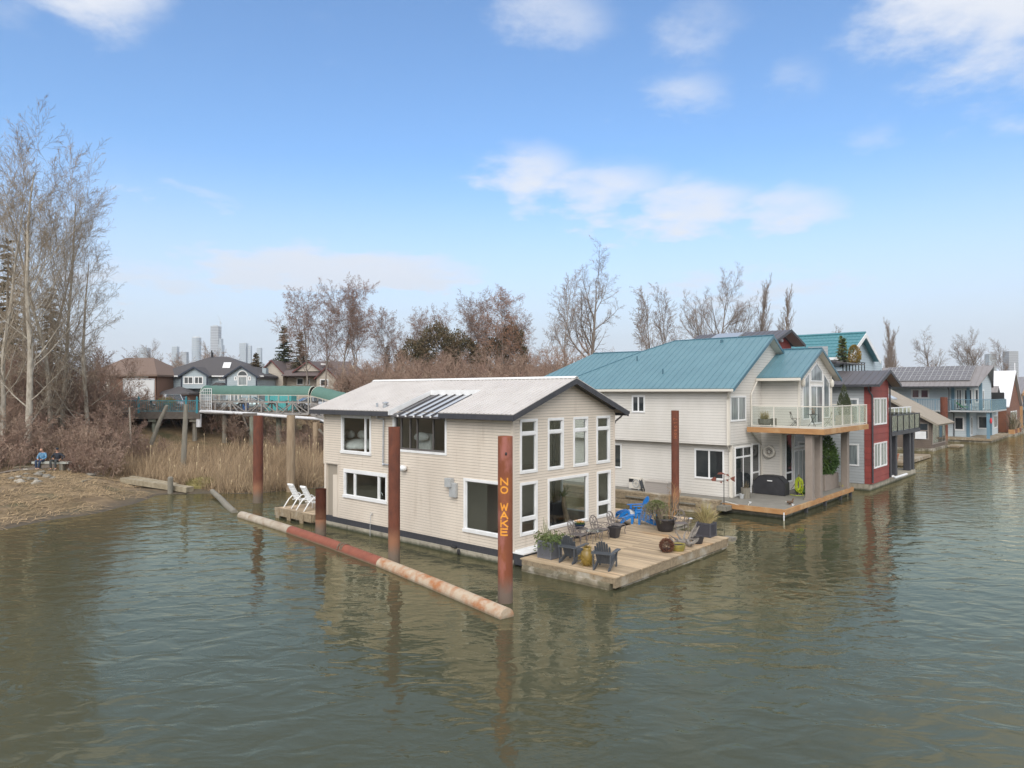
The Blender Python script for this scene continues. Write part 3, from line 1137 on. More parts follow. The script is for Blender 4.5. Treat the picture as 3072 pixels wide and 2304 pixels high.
def at_px(px, Y):
    """world x of picture column px (of 3072) at depth Y"""
    return (px - 1536) / F_PX * Y


def axis_steps(lo, hi, a, b, fine, grow=1.22):
    v = []
    t = a
    while t <= b:
        v.append(t)
        t += fine
    st = fine
    while t < hi:
        v.append(t)
        st *= grow
        t += st
    v.append(hi)
    st, t = fine, a - fine
    low = []
    while t > lo:
        low.append(t)
        st *= grow
        t -= st
    low.append(lo)
    return low[::-1] + v


xs = axis_steps(-900, 4200, -34, 26, .6)
ys = axis_steps(8, 4200, 19, 62, .55)
b = MB()
V_ = [(x, y, gh(x, y)) for y in ys for x in xs]
nx = len(xs)
b.grid(V_, [(j * nx + i, j * nx + i + 1, (j + 1) * nx + i + 1, (j + 1) * nx + i) for j in range(len(ys) - 1) for i in range(nx - 1)])
M_ground = mat('bank earth', (.135, .092, .050), .95, (.235, .165, .090), 1.1, mixlo=.38, mixhi=.6, bump=.6, bscale=9, col3=(.085, .075, .035), scale3=.45, lo3=.5, hi3=.66)
tide_zone(M_ground, (.075, .06, .042), .0, .30, .12)
solo(b, 'ground', M_ground, None, None, (0, 0, 0), kind='structure', smooth=True)

b = MB()
b.face([(-3000, -1500, 0), (4500, -1500, 0), (4500, 4200, 0), (-3000, 4200, 0)])
M_water = bpy.data.materials.new('river water')
M_water.use_nodes = True


def water_nodes():
    nt = M_water.node_tree
    N, L = nt.nodes, nt.links
    N.remove(N['Principled BSDF'])
    body = N.new('ShaderNodeBsdfDiffuse')
    body.inputs['Color'].default_value = (.062, .064, .040, 1)
    p = N.new('ShaderNodeBsdfGlossy')
    p.inputs['Roughness'].default_value = .03
    p.inputs['Color'].default_value = (1, .91, .66, 1)
    fr = N.new('ShaderNodeFresnel')
    fr.inputs['IOR'].default_value = 1.41
    mx = N.new('ShaderNodeMixShader')
    L.new(fr.outputs[0], mx.inputs[0])
    L.new(body.outputs[0], mx.inputs[1])
    L.new(p.outputs[0], mx.inputs[2])
    L.new(mx.outputs[0], N['Material Output'].inputs[0])
    tc = N.new('ShaderNodeTexCoord')

    def noi(scale, detail, st, rot=0.0):
        mp = N.new('ShaderNodeMapping')
        mp.inputs['Scale'].default_value = st
        mp.inputs['Rotation'].default_value = (0, 0, rot)
        L.new(tc.outputs['Object'], mp.inputs[0])
        n = N.new('ShaderNodeTexNoise')
        n.inputs['Scale'].default_value = scale
        n.inputs['Detail'].default_value = detail
        n.inputs['Distortion'].default_value = .6
        L.new(mp.outputs[0], n.inputs['Vector'])
        return n.outputs['Fac']

    def mm(op, a, c, d=None):
        n = N.new('ShaderNodeMath')
        n.operation = op
        for i, v in enumerate((a, c, d)):
            if v is None:
                continue
            if isinstance(v, (int, float)):
                n.inputs[i].default_value = v
            else:
                L.new(v, n.inputs[i])
        return n.outputs[0]
    calm = N.new('ShaderNodeMapRange')
    L.new(noi(.055, 3, (1, 1, 1)), calm.inputs[0])
    calm.inputs[1].default_value = .40
    calm.inputs[2].default_value = .62
    calm.inputs[3].default_value = .25
    calm.inputs[4].default_value = 1.6
    h = mm('MULTIPLY', noi(.30, 2, (1, 1, 1), .4), .060)
    h = mm('MULTIPLY_ADD', noi(1.15, 2, (.75, 1.3, 1), -.5), .042, h)
    h = mm('MULTIPLY_ADD', mm('MULTIPLY', noi(4.2, 2, (.7, 1.25, 1), .3), calm.outputs[0]), .0070, h)
    h = mm('MULTIPLY_ADD', mm('MULTIPLY', noi(11, 1, (.7, 1.2, 1), .1), calm.outputs[0]), .0018, h)
    bp = N.new('ShaderNodeBump')
    bp.inputs['Strength'].default_value = 1
    bp.inputs['Distance'].default_value = 1
    L.new(h, bp.inputs['Height'])
    for nd in (p, fr):
        L.new(bp.outputs[0], nd.inputs['Normal'])


water_nodes()
wt = part(b, 'water', M_water, None)
wt['kind'] = 'structure'

# far ridge under the skyline
b = MB()
R_ = random.Random(8)
D = 2600.0
n = 260
top, bot, bk = [], [], []
for i in range(n):
    X = -2900 + i * 5800 / (n - 1)
    h = 92 + 26 * noise.noise(Vector((X * .0016, 1, 0))) + 10 * noise.noise(Vector((X * .008, 4, 0))) + 5 * noise.noise(Vector((X * .04, 4, 0)))
    h *= .62 + .38 * smooth(-X, -300, 900)
    top.append((X, D + 60 * noise.noise(Vector((X * .01, 0, 0))), h))
    bot.append((X, D - 350, 0))
    bk.append((X, D + 900, 0))
b.grid(bot + top + bk, [(i, i + 1, n + i + 1, n + i) for i in range(n - 1)] + [(n + i, n + i + 1, 2 * n + i + 1, 2 * n + i) for i in range(n - 1)])
hl_ = part(b, 'hills', mat('wooded hill', (.06, .07, .05), .95, (.16, .155, .14), .03, mixlo=.45, mixhi=.6), None)
hl_['kind'] = 'structure'

# road behind the boardwalk and the footpath to the bench
b = MB()
b.box(2, 130, 54.2, 60.4, 4.6, 4.66)
M_asphalt = mat('asphalt', (.055, .055, .057), .9, (.075, .073, .07), 3, bump=.3)
rd = solo(b, 'road', M_asphalt, None, None, (20, 57, 4.6), kind='structure')
b = MB()
P_ = [(-6.6, 36.6), (-5.6, 39), (-4.6, 42), (-3.6, 46), (-3.2, 50), (-3.0, 54)]
q = []
for i, (x, y) in enumerate(P_):
    w = 1.1 if i else 1.9
    for sx in (-1, -.3, .3, 1):
        q.append((x + w * sx, y, gh(x + w * sx, y) + .05))
b.grid(q, [(i * 4 + j, i * 4 + j + 1, i * 4 + 5 + j, i * 4 + 4 + j) for i in range(len(P_) - 1) for j in range(3)])
solo(b, 'path', mat('trodden gravel', (.17, .135, .105), .95, (.24, .20, .16), 5, bump=.4), None, None, (-5, 42, 1.4), kind='structure')
# ---------------------------------------------------------------- vegetation
def bark(name, c, c2, sc=4):
    return mat(name, c, .9, c2, sc, stretch=(1.5, 1.5, .6), bump=.4)


M_pale = bark('pale poplar bark', (.44, .40, .33), (.24, .21, .17), 3)
M_twigL = mat('pale winter twig', (.30, .245, .18), .9)
M_twigB = mat('brown winter twig', (.25, .19, .15), .9)
M_twigR = mat('reddish winter twig', (.25, .175, .14), .9)
M_bram = mat('bramble stem', (.31, .225, .165), .9, (.24, .15, .115), .5)
M_barkD = bark('dark furrowed bark', (.22, .18, .15), (.13, .11, .09))
M_barkG = bark('grey alder bark', (.30, .26, .22), (.18, .15, .13))
M_catkin = mat('alder catkin', (.25, .14, .10), .9)
M_rusty = mat('withered leaf', (.30, .15, .08), .9)


def mixfol(name, a, c):
    return island_var(mat(name, a, .8, c, .8, mixlo=.42, mixhi=.6), .35)


M_conif = mixfol('conifer needle', (.040, .055, .025), (.075, .080, .035))
M_olive = mixfol('olive evergreen leaf', (.085, .072, .035), (.145, .10, .055))
M_cedar = mixfol('brown green cedar spray', (.060, .060, .028), (.135, .09, .045))
M_laurel = mixfol('glossy laurel leaf', (.045, .095, .018), (.09, .15, .03))
M_gold = mixfol('golden cypress spray', (.28, .17, .025), (.16, .13, .03))


def rdir(R, d, ang):
    """direction at angle ang to d, random around it"""
    a = d.orthogonal().normalized()
    c = d.cross(a)
    t = R.uniform(0, 2 * pi)
    return (d * cos(ang) + (a * cos(t) + c * sin(t)) * sin(ang)).normalized()


class Tree:
    def __init__(s, seed, **k):
        s.R = random.Random(seed)
        s.k = k
        s.tr, s.cr, s.lf = MB(), MB(), MB()

    def tube3(s, mb, p, q, r0, r1):
        d = (q - p)
        if d.length < 1e-5:
            return
        d.normalize()
        a = d.orthogonal().normalized()
        c = d.cross(a)
        vs = []
        for (o, r) in ((p, r0), (q, r1)):
            for t in (0, 2.094, 4.189):
                vs.append(o + (a * cos(t) + c * sin(t)) * r)
        mb.grid(vs, [(0, 1, 4, 3), (1, 2, 5, 4), (2, 0, 3, 5)])

    def branch(s, p, d, L, r, lv):
        R, k = s.R, s.k
        n = max(2, int(L / k['seg'][lv]))
        st = L / n
        pts, rs, ds = [Vector(p)], [r], [d]
        for i in range(n):
            w = Vector((R.uniform(-1, 1), R.uniform(-1, 1), R.uniform(-1, 1))) * k['wander'][lv]
            d = (d + w + Vector((0, 0, 1)) * k['trop'][lv]).normalized()
            pts.append(pts[-1] + d * st)
            t = (i + 1) / n
            rs.append(max(k['rmin'], r * (1 - t * (1 - k['tip'][lv]))))
            ds.append(d)
        if lv <= k['limb']:
            s.tr.tube(pts, rs, (9, 6, 5, 4)[lv], caps=False)
        elif lv < k['levels']:
            for i in range(n):
                s.tube3(s.cr, pts[i], pts[i + 1], rs[i], rs[i + 1])
        else:
            s.tube3(s.cr, pts[0], pts[-1], rs[0], k['rmin'] * .7)
            if k.get('leaf') and R.random() < k['leaf']:
                c = pts[-1] + Vector((R.uniform(-.1, .1), R.uniform(-.1, .1), R.uniform(-.15, 0)))
                a = Vector((R.uniform(-1, 1), R.uniform(-1, 1), R.uniform(-1, 1))).normalized() * k['leafs']
                e = a.orthogonal().normalized() * k['leafs'] * .6
                s.lf.face([c - a, c + e, c + a, c - e])
            return
        if lv >= k['levels']:
            return
        m = max(1, int(k['num'][lv] * R.uniform(.8, 1.2) * (1 if lv == 0 else min(1.3, .35 + L / k['ref'][lv]))))
        s0 = k['start'][lv]
        for i in range(m):
            t = s0 + (1 - s0) * (i + R.random()) / m
            f = t * n
            j = min(n - 1, int(f))
            q = pts[j].lerp(pts[j + 1], f - j)
            ang = radians(R.gauss(k['ang'][lv], 8)) * (1 - .35 * t if lv == 0 else 1)
            cd = rdir(R, ds[j + 1], ang)
            shp = k['shape'](t) if lv == 0 else (1 - .55 * t)
            s.branch(q, cd, max(.15, L * k['ratio'][lv] * shp * R.uniform(.7, 1.25)), max(k['rmin'], min(rs[j] * .75, rs[j] * k['rr'][lv])), lv + 1)


CACHE = {}


def make_tree(key, H, r, **k):
    base = dict(levels=4, limb=1, seg=(1.2, .8, .5, .4, .3), wander=(.05, .12, .15, .2, .2), trop=(.02, .05, .04, .03, .02), tip=(.15, .2, .3, .4, .5), rmin=.012,
                num=(26, 9, 6, 4), start=(.3, .2, .15, .1), ang=(48, 42, 40, 40), ratio=(.42, .5, .5, .55), rr=(.45, .5, .55, .6), ref=(1, 5, 2.2, 1.0), shape=lambda t: 1.15 - .75 * t, leaf=0, leafs=.05)
    base.update(k)
    base.pop('seed', None)
    t = Tree(k.get('seed', 1), **base)
    d0 = Vector(k.get('dir', (0, 0, 1))).normalized()
    for (off, dd, hh, rr_) in k.get('stems', [((0, 0, -.3), d0, H, r)]):
        t.branch(Vector(off), Vector(dd).normalized(), hh, rr_, 0)
    t.top = max(v[2] for v in t.tr.v + t.cr.v)
    CACHE[key] = t
    return t


PROTO = {}


def plant_tree(key, name, mats, label, cat, X, Y, rz=0.0, scale=1.0, group=None, z=None, sink=.0):
    """first use builds the meshes; later uses share them"""
    z = (ghw(X, Y) if z is None else z) - sink
    if key in PROTO:
        return dup(PROTO[key], (X, Y, z), rz, label, world=True, scale=scale, group=group)
    t = CACHE[key]
    e = thing(name, label, cat, (X, Y, z), rz, group, world=True, absolute=False)
    e.scale = scale if isinstance(scale, tuple) else (scale,) * 3
    part(t.tr, 'trunk', mats[0], e, True)
    c = part(t.cr, 'crown', mats[1], e)
    if t.lf.f:
        part(t.lf, 'leaves', mats[2], c)
    PROTO[key] = e
    return e


# --- bare poplars on the left bank
sh = lambda t: .45 + .75 * sin(pi * min(1, t * 1.05)) ** .8 if t < .5 else 1.25 - .95 * (t - .5)
make_tree('popA', 25, .30, seed=11, dir=(.07, 0, 1), num=(30, 7, 6, 4), start=(.12, .15, .1, .1), ang=(58, 36, 36, 36), ratio=(.27, .5, .5, .5), trop=(.0, .10, .06, .03, .02), rr=(.26, .5, .55, .6), shape=sh, rmin=.0085)
make_tree('popB', 26, .27, seed=12, dir=(0, 0, 1), num=(28, 7, 6, 4), start=(.14, .15, .1, .1), ang=(48, 36, 36, 36), ratio=(.29, .5, .5, .5), trop=(.01, .13, .08, .03, .02), rr=(.28, .5, .55, .6), shape=sh, rmin=.0085)
make_tree('popC', 18, .24, seed=13, dir=(.03, 0, 1), num=(26, 8, 6, 4), start=(.14, .15, .1, .1), ang=(58, 40, 40, 38), ratio=(.33, .5, .5, .5), trop=(.02, .05, .05, .03, .02), rr=(.3, .5, .55, .6), shape=lambda t: 1.0 - .45 * t, rmin=.0085)
g = 'bare poplars on the left bank'
for (key, px, Y, rz_, sc, lb) in (
        ('popA', 80, 51.5, 0, 1.0, 'pale barked leaning poplar just behind the bench'),
        ('popB', 156, 57, 1.0, .98, 'tall straight bare poplar behind the man in the dark cap'),
        ('popB', 185, 59, 2.7, 1.02, 'bare poplar with leaning base beside the trodden path'),
        ('popC', 262, 58.5, 0, 1.0, 'pale slender bare tree at the right edge of the left grove'),
        ('popB', 128, 62, 4.1, .92, 'bare poplar standing in the dark wood behind the path'),
        ('popB', 10, 52, 5.2, .96, 'bare poplar at the left edge of the picture'),
        ('popC', 60, 60, 2.0, 1.15, 'bare poplar behind the pale leaning trunk'),
        ('popA', -90, 54, 1.9, .95, 'bare poplar leaning in from beyond the left edge')):
    plant_tree(key, 'poplar_tree', (M_pale, M_twigL), lb, 'tree', at_px(px, Y), Y, rz_, sc * (26.5 if key != 'popC' else 18.5) / CACHE[key].top, g)

# --- bare alders behind the cream houseboat
make_tree('aldA', 17, .20, seed=21, num=(20, 8, 6, 5), start=(.34, .2, .15, .1), ang=(44, 40, 42, 45), ratio=(.50, .52, .5, .5), trop=(.02, .06, .02, .0, -.03), shape=lambda t: 1.05 - .45 * t, rmin=.0105, leaf=.65, leafs=.075, wander=(.06, .14, .2, .25, .25))
make_tree('aldB', 17, .19, seed=22, num=(19, 8, 6, 5), start=(.4, .2, .15, .1), ang=(42, 40, 42, 45), ratio=(.50, .52, .5, .5), trop=(.02, .05, .02, .0, -.03), shape=lambda t: 1.05 - .4 * t, rmin=.0105, leaf=.65, leafs=.075, wander=(.06, .14, .2, .25, .25))
g = 'bare alders along the dyke'
for i, (key, px, ty, Y, rz_, lb) in enumerate((
        ('aldA', 925, 866, 96, 0, 'bare alder rising from behind the left part of the cream brown gabled house'),
        ('aldB', 968, 848, 96, 1.3, 'bare alder between the two left alders and the tall one beside the chimney'),
        ('aldA', 1022, 834, 95, 2.2, 'bare alder in front of the right gables of the cream brown house'),
        ('aldB', 1082, 826, 95, 3.5, 'tallest bare alder of the left clump, right of the chimney'),
        ('aldA', 1168, 912, 104, 4.4, 'shorter bare alder above the left end of the pale metal roof'),
        ('aldB', 1222, 918, 104, 5.1, 'thin bare alder left of the big dark evergreen'),
        ('aldA', 1272, 945, 108, .7, 'small bare alder just behind the dark evergreen top'),
        ('aldB', 1358, 905, 104, 1.9, 'bare alder over the middle of the dark evergreen'),
        ('aldA', 1412, 882, 102, 2.9, 'bare alder between the two dark evergreens'),
        ('aldB', 1452, 866, 101, 3.9, 'bare alder left of the one with rusty withered leaves'),
        ('aldA', 1580, 930, 106, 5.6, 'low bare alder between the rusty leaved tree and the big cottonwood'))):
    z = 4.5
    hgt = 6.6 + (1177.5 - ty) / F_PX * Y - z
    plant_tree(key, 'alder_tree', (M_barkG, M_twigR, M_catkin), lb, 'tree', at_px(px, Y), Y, rz_, hgt / CACHE[key].top, g, z)
make_tree('ald_rust', 18, .22, seed=23, num=(22, 8, 7, 5), start=(.3, .2, .1, .1), ang=(42, 42, 45, 45), ratio=(.48, .52, .5, .5), trop=(.02, .07, .03, .0, -.03), shape=lambda t: 1.1 - .5 * t, rmin=.0105, leaf=.7, leafs=.10)
plant_tree('ald_rust', 'alder_tree', (M_barkG, M_twigR, M_rusty), 'bare alder still hung with rusty withered leaves, above the ridge of the pale roof', 'tree', at_px(1512, 98), 98, 0, 17.6 / CACHE['ald_rust'].top, g, 4.5)

# --- big bare cottonwoods
make_tree('cotA', 27, .52, seed=34, num=(13, 8, 7, 5), start=(.2, .25, .15, .1), ang=(50, 42, 42, 42), ratio=(.56, .5, .48, .5), trop=(.0, .06, .02, -.02, -.04), shape=lambda t: 1.0 - .5 * t, wander=(.10, .2, .22, .25, .25), rmin=.012, rr=(.55, .55, .55, .6), limb=2)
make_tree('cotB', 24, .46, seed=36, num=(14, 9, 7, 5), start=(.22, .25, .15, .1), ang=(46, 36, 38, 40), ratio=(.60, .52, .48, .5), trop=(.0, .06, .04, .01, 0), shape=lambda t: 1.1 - .62 * t, wander=(.05, .13, .18, .22, .25), rmin=.012, rr=(.6, .55, .55, .6), limb=2, stems=[((0, 0, -.3), (.1, 0, 1), 24, .42), ((.4, 0, -.3), (-.18, .1, 1), 22, .36)])
make_tree('sld', 17, .16, seed=41, num=(26, 9, 6, 4), start=(.25, .15, .1, .1), ang=(38, 36, 38, 38), ratio=(.36, .5, .5, .5), trop=(.01, .1, .06, .03, .02), shape=lambda t: 1.0 - .5 * t, rmin=.012)
make_tree('lomb', 20, .30, seed=42, num=(60, 9, 6, 4), start=(.06, .12, .1, .1), ang=(20, 20, 24, 26), ratio=(.30, .45, .5, .5), trop=(.0, .12, .1, .06, .04), shape=lambda t: 1.0 - .6 * t, rmin=.012)
big = [('cotA', 'cottonwood_tree', 1762, 700, 118, 27, 0, 'big bare cottonwood with broken limbs above the left end of the blue roof'),
       ('sld', 'cottonwood_tree', 1690, 790, 116, 17, 1, 'slender bare tree standing left of the big broken limbed cottonwood'),
       ('cotB', 'cottonwood_tree', 2140, 778, 128, 24, 0, 'broad forked bare cottonwood behind the middle of the blue roof'),
       ('sld', 'cottonwood_tree', 1955, 845, 122, 17, 2.5, 'tall slender bare tree, first left of the forked cottonwood'),
       ('sld', 'cottonwood_tree', 2000, 850, 126, 17, 4.2, 'slender bare tree leaning close against the forked cottonwood'),
       ('lomb', 'lombardy_poplar', 2275, 828, 130, 20, 0, 'narrow bare poplar, taller left one of the pair behind the dark brown roof'),
       ('lomb', 'lombardy_poplar', 2335, 842, 132, 20, 2, 'narrow bare poplar, right one of the pair behind the dark brown roof'),
       ('lomb', 'lombardy_poplar', 2650, 978, 205, 20, 1, 'shorter of two narrow bare poplars left above the solar roof'),
       ('lomb', 'lombardy_poplar', 2680, 942, 205, 20, 3, 'taller of two narrow bare poplars left above the solar roof'),
       ('cotA', 'cottonwood_tree', 2800, 972, 210, 27, 2.1, 'rounded bare cottonwood above the middle of the solar roof'),
       ('cotB', 'cottonwood_tree', 2935, 972, 215, 24, 1.2, 'bare cottonwood above the right end of the solar roof'),
       ('sld', 'cottonwood_tree', 3010, 1010, 230, 17, 3.1, 'thin bare tree above the white roof near the right edge'),
       ('sld', 'cottonwood_tree', 2500, 975, 160, 17, 5, 'small bare tree top showing over the teal tiled roof'),
       ('sld', 'cottonwood_tree', 2555, 1030, 150, 17, .4, 'small bare tree beside the golden cypress on the roof terrace'),
       ('cotB', 'cottonwood_tree', 470, 1010, 150, 24, 2.0, 'distant bare tree between the brown house and the blue grey house'),
       ('sld', 'cottonwood_tree', 535, 1050, 165, 17, 2.2, 'distant bare tree left of the round topped tower'),
       ('sld', 'cottonwood_tree', 632, 1020, 160, 17, 3.3, 'distant bare tree in front of the tallest tower')]
for (key, nm, px, ty, Y, h0, rz_, lb) in big:
    hgt = 6.6 + (1177.5 - ty) / F_PX * Y - 4.5
    plant_tree(key, nm, (M_barkD if key[:3] == 'cot' else M_barkG, M_twigB), lb, 'tree', at_px(px, Y), Y, rz_, hgt / CACHE[key].top, 'tall bare trees behind the marina', 4.5)


# --- conifers and round evergreens
def leaf_quad(mb, R, c, s, d=None, flat=.5):
    a = (d or Vector((R.uniform(-1, 1), R.uniform(-1, 1), R.uniform(-.6, .6)))).normalized() * s
    e = a.cross(Vector((R.uniform(-1, 1), R.uniform(-1, 1), R.uniform(-1, 1)))).normalized() * s * flat
    mb.face([c - a * .5, c + e * .5, c + a * .6, c - e * .5])


def conifer(seed, H, Rb, bare=.12, dens=1.0, droop=.25):
    R = random.Random(seed)
    tr, cr = MB(), MB()
    tr.tube([(0, 0, -.3), (.05, 0, H * .5), (0, 0, H)], [H * .017, H * .010, .02], 8, caps=False)
    z = H * bare
    while z < H * .985:
        t = (z / H - bare) / (1 - bare)
        L0 = Rb * (1 - t) ** .85 * R.uniform(.75, 1.15) + .12
        for k in range(max(4, int(7 * dens * (1 - t * .4)))):
            a = R.uniform(0, 2 * pi)
            L = L0 * R.uniform(.55, 1.12)
            d = Vector((cos(a), sin(a), -droop + .5 * t))
            p0 = Vector((0, 0, z + R.uniform(-.2, .2)))
            tr.bar(p0, p0 + d * L * .85, .035, .03)
            n = max(3, int(L * 7))
            for i in range(n):
                f = (i + R.random()) / n
                c = p0 + d * L * f + Vector((0, 0, -.12 * L * f * f))
                sd = Vector((-sin(a), cos(a), R.uniform(-.5, .1))) * R.choice((-1, 1)) + d * .7
                s = .62 * (1 - .5 * f) * (.5 + .12 * Rb)
                leaf_quad(cr, R, c + sd * s * .3, s, sd, .42)
                if R.random() < .5:
                    leaf_quad(cr, R, c + Vector((0, 0, .05)), s * .8, d + Vector((R.uniform(-.6, .6), R.uniform(-.6, .6), .2)), .42)
        z += H * .028 / dens ** .3
    return tr, cr


def blob_tree(seed, blobs, n, s):
    """crown of leaf clumps filling several lobes"""
    R = random.Random(seed)
    tr, cr = MB(), MB()
    for (bx, by, bz, rx, ry, rz_) in blobs:
        tr.tube([(bx * .3, by * .3, -.3), (bx * .7, by * .7, bz * .5), (bx, by, bz)], [.18, .12, .05], 6, caps=False)
    tot = sum(q[3] * q[5] for q in blobs)
    for (bx, by, bz, rx, ry, rz_) in blobs:
        m = int(n * rx * rz_ / tot / 14)
        for _ in range(m):
            while True:
                d = Vector((R.gauss(0, 1), R.gauss(0, 1), R.gauss(0, 1))).normalized()
                if d.z > -.75:
                    break
            k = R.uniform(.62, 1.0) ** .6 * (1 + .22 * noise.noise(d * 2.1 + Vector((seed, 0, 0))))
            c = Vector((bx + d.x * rx * k, by + d.y * ry * k, bz + d.z * rz_ * k))
            for _q in range(14):
                o = Vector((R.gauss(0, .3), R.gauss(0, .3), R.gauss(0, .3))) * s * 3
                leaf_quad(cr, R, c + o, s * R.uniform(.7, 1.4), d + Vector((R.uniform(-.8, .8), R.uniform(-.8, .8), R.uniform(-.4, 1))), .6)
    return tr, cr


def plant_mb(trcr, name, mats, label, cat, X, Y, z=None, rz=0, group=None, names=('trunk', 'crown')):
    e = thing(name, label, cat, (X, Y, ghw(X, Y) if z is None else z), rz, group, world=True, absolute=False)
    part(trcr[0], names[0], mats[0], e)
    part(trcr[1], names[1], mats[1], e)
    return e


e = plant_mb(conifer(51, 17, 5.0, .10, 1.1, .45), 'cedar_tree', (M_barkD, M_cedar), 'dark drooping cedar filling the left edge behind the bare poplars', 'tree', at_px(20, 64), 64)
e = plant_mb(conifer(52, 13, 4.2, .08, 1.0, .45), 'cedar_tree', (M_barkD, M_cedar), 'dark cedar standing at the end of the trodden path', 'tree', at_px(150, 72), 72)
c1 = conifer(53, 12, 3.6, .10, 1.5)
g = 'conifers by the cream brown gabled house'
for (px, ty, Y, m_, lb) in ((852, 975, 118, M_conif, 'dark pointed spruce behind the left gable of the cream brown house'), (902, 995, 116, M_cedar, 'browner conifer right beside the dark pointed spruce')):
    e = plant_mb(c1, 'spruce_tree', (M_barkD, m_), lb, 'tree', at_px(px, Y), Y, 4.5, px, g)
    h = 6.6 + (1177.5 - ty) / F_PX * Y - 4.5
    e.scale = (h / 12, h / 12, h / 12)
e = plant_mb(conifer(54, 8.3, 3.0, .06, 1.6), 'pine_tree', (M_barkD, M_olive), 'yellow green young pine between the blue grey house and the cream brown house', 'tree', at_px(768, 112), 112, 4.5)
e = plant_mb(conifer(55, 9.4, 1.9, .1, 1.4), 'pine_tree', (M_barkD, M_olive), 'small dark pine among the alders left of the big evergreen', 'tree', at_px(1162, 108), 108, 4.5)
e = plant_mb(blob_tree(56, [(-3.6, 0, 4.2, 2.6, 2.4, 3.6), (-.5, 0, 5.6, 3.0, 2.6, 4.2), (2.6, 0, 4.8, 2.8, 2.4, 3.8)], 24000, .23), 'evergreen_tree', (M_barkD, M_olive), 'big dark rounded evergreen in the middle of the tree line', 'tree', at_px(1325, 100), 100, 4.5)
e.scale = (1.08, 1, 1.2)
e = plant_mb(blob_tree(57, [(-.9, 0, 3.6, 2.2, 2.0, 3.4), (1.1, 0, 4.3, 2.1, 2.0, 4.0)], 15000, .22), 'evergreen_tree', (M_barkD, M_cedar), 'dark evergreen under the rusty leaved alder', 'tree', at_px(1508, 100), 100, 4.5)
e.scale = (1.1, 1, 1.42)
e = plant_mb(blob_tree(58, [(0, 0, 2.0, 1.4, 1.3, 1.9)], 2500, .14), 'evergreen_shrub', (M_barkD, M_olive), 'dark bush at the foot of the big broken limbed cottonwood', 'shrub', at_px(1745, 110), 110, 4.5)


# --- thickets
def thicket(seed, H, W_, stems, m, lev=3):
    R = random.Random(seed)
    t = Tree(seed, levels=lev, limb=0, seg=(.5, .4, .3, .25), wander=(.12, .2, .25, .2), trop=(.03, .02, 0, 0), tip=(.3, .4, .5, .5), rmin=.012, num=(9, 6, 4), start=(.15, .1, .1), ang=(42, 45, 45), ratio=(.45, .5, .5), rr=(.6, .6, .6), ref=(1, 1.2, .6), shape=lambda q: 1.0 - .4 * q)
    for i in range(stems):
        a, q = R.uniform(0, 2 * pi), R.random() ** .6
        t.branch(Vector((cos(a) * W_ * .55 * q, sin(a) * W_ * .4 * q, -.1)), Vector((cos(a) * .45 * q, sin(a) * .45 * q, 1)).normalized(), H * R.uniform(.55, 1.05), .03, 0)
    return t


for key, a in (('thA', (61, 4.2, 5.0, 34)), ('thB', (62, 3.0, 4.2, 34)), ('thC', (63, 1.9, 3.0, 30)), ('thD', (64, 7.5, 5.5, 30))):
    CACHE[key] = thicket(*a, None)
ths = [('thA', 235, 55, 0, 'reddish bramble thicket right of the trodden path', M_twigR), ('thA', 300, 57, 2, 'tangled reddish thicket under the pale slender tree', M_twigR), ('thC', 345, 56, 1, 'reddish brush at the left end of the boardwalk', M_twigR),
       ('thB', 275, 51.5, 3, 'low reddish brush behind the reeds, nearest the bench', M_twigR), ('thB', 40, 50, 4, 'brown brush left of the pale leaning poplar', M_twigR), ('thA', 0, 54, 5, 'brown brush at the left edge under the cedar', M_twigR),
       ('thC', 20, 47.5, 1.1, 'low brown brush beside the bench on the left', M_twigR), ('thC', 285, 48.5, 2.4, 'low dry brush right of the bench end', M_twigR), ('thD', 215, 60, 1, 'tall fine twigged thicket under the leaning based poplar', M_twigB), ('thD', 290, 62, 2.2, 'tall fine twigged thicket left of the pale slender tree', M_twigR), ('thD', 25, 57, .6, 'tall thicket at the left edge', M_twigB), ('thC', 420, 58, .3, 'thin brush in front of the boardwalk', M_twigR), ('thA', 110, 68, .3, 'brush at the dark end of the trodden path', M_twigR)]
for (key, px, Y, rz_, lb, m_) in ths:
    plant_tree(key, 'thicket', (M_bram, M_bram), lb, 'shrub', at_px(px, Y), Y, rz_, 1.0, 'thickets on the left bank')
R_ = random.Random(77)
thl = ['over the left end of the pale roof', 'left of the small dark pine', 'below the small dark pine', 'under the left lobe of the big evergreen', 'in front of the big evergreen', 'under the right lobe of the big evergreen', 'between the two evergreens', 'below the rusty leaved alder', 'right of the rusty leaved alder', 'below the slender tree by the cottonwood', 'at the foot of the big cottonwood', 'right of the big cottonwood']
for i, w_ in enumerate(thl):   # noqa
    px = 1075 + i * 64
    Y = R_.uniform(72, 84)
    plant_tree('thA', 'thicket', (M_twigB, M_twigR), 'brown bare thicket ' + w_, 'shrub', at_px(px, Y), Y, R_.uniform(0, 6), (1.15, 1.15, R_.uniform(1.0, 1.45)), 'bare thickets along the dyke', 4.4)
for i, w_ in enumerate(thl):
    px, Y = 1100 + i * 60, R_.uniform(88, 98)
    plant_tree('thD', 'thicket', (M_twigB, M_twigR), 'taller grey brown scrub in the row behind, ' + w_, 'shrub', at_px(px, Y), Y, R_.uniform(0, 6), (1, 1, R_.uniform(.75, 1.05)), 'tall scrub along the dyke', 4.4)
for i, (px, w_) in enumerate(((640, 'under the gable of the blue grey house'), (1000, 'left of the pale roof'), (1850, 'behind the blue roof ridge'), (1990, 'behind the blue roof middle'))):
    plant_tree('thD', 'thicket', (M_twigB, M_twigR), 'grey brown scrub ' + w_, 'shrub', at_px(px, 120), 120, i * 1.7, 1.1, 'tall scrub along the dyke', 4.4)
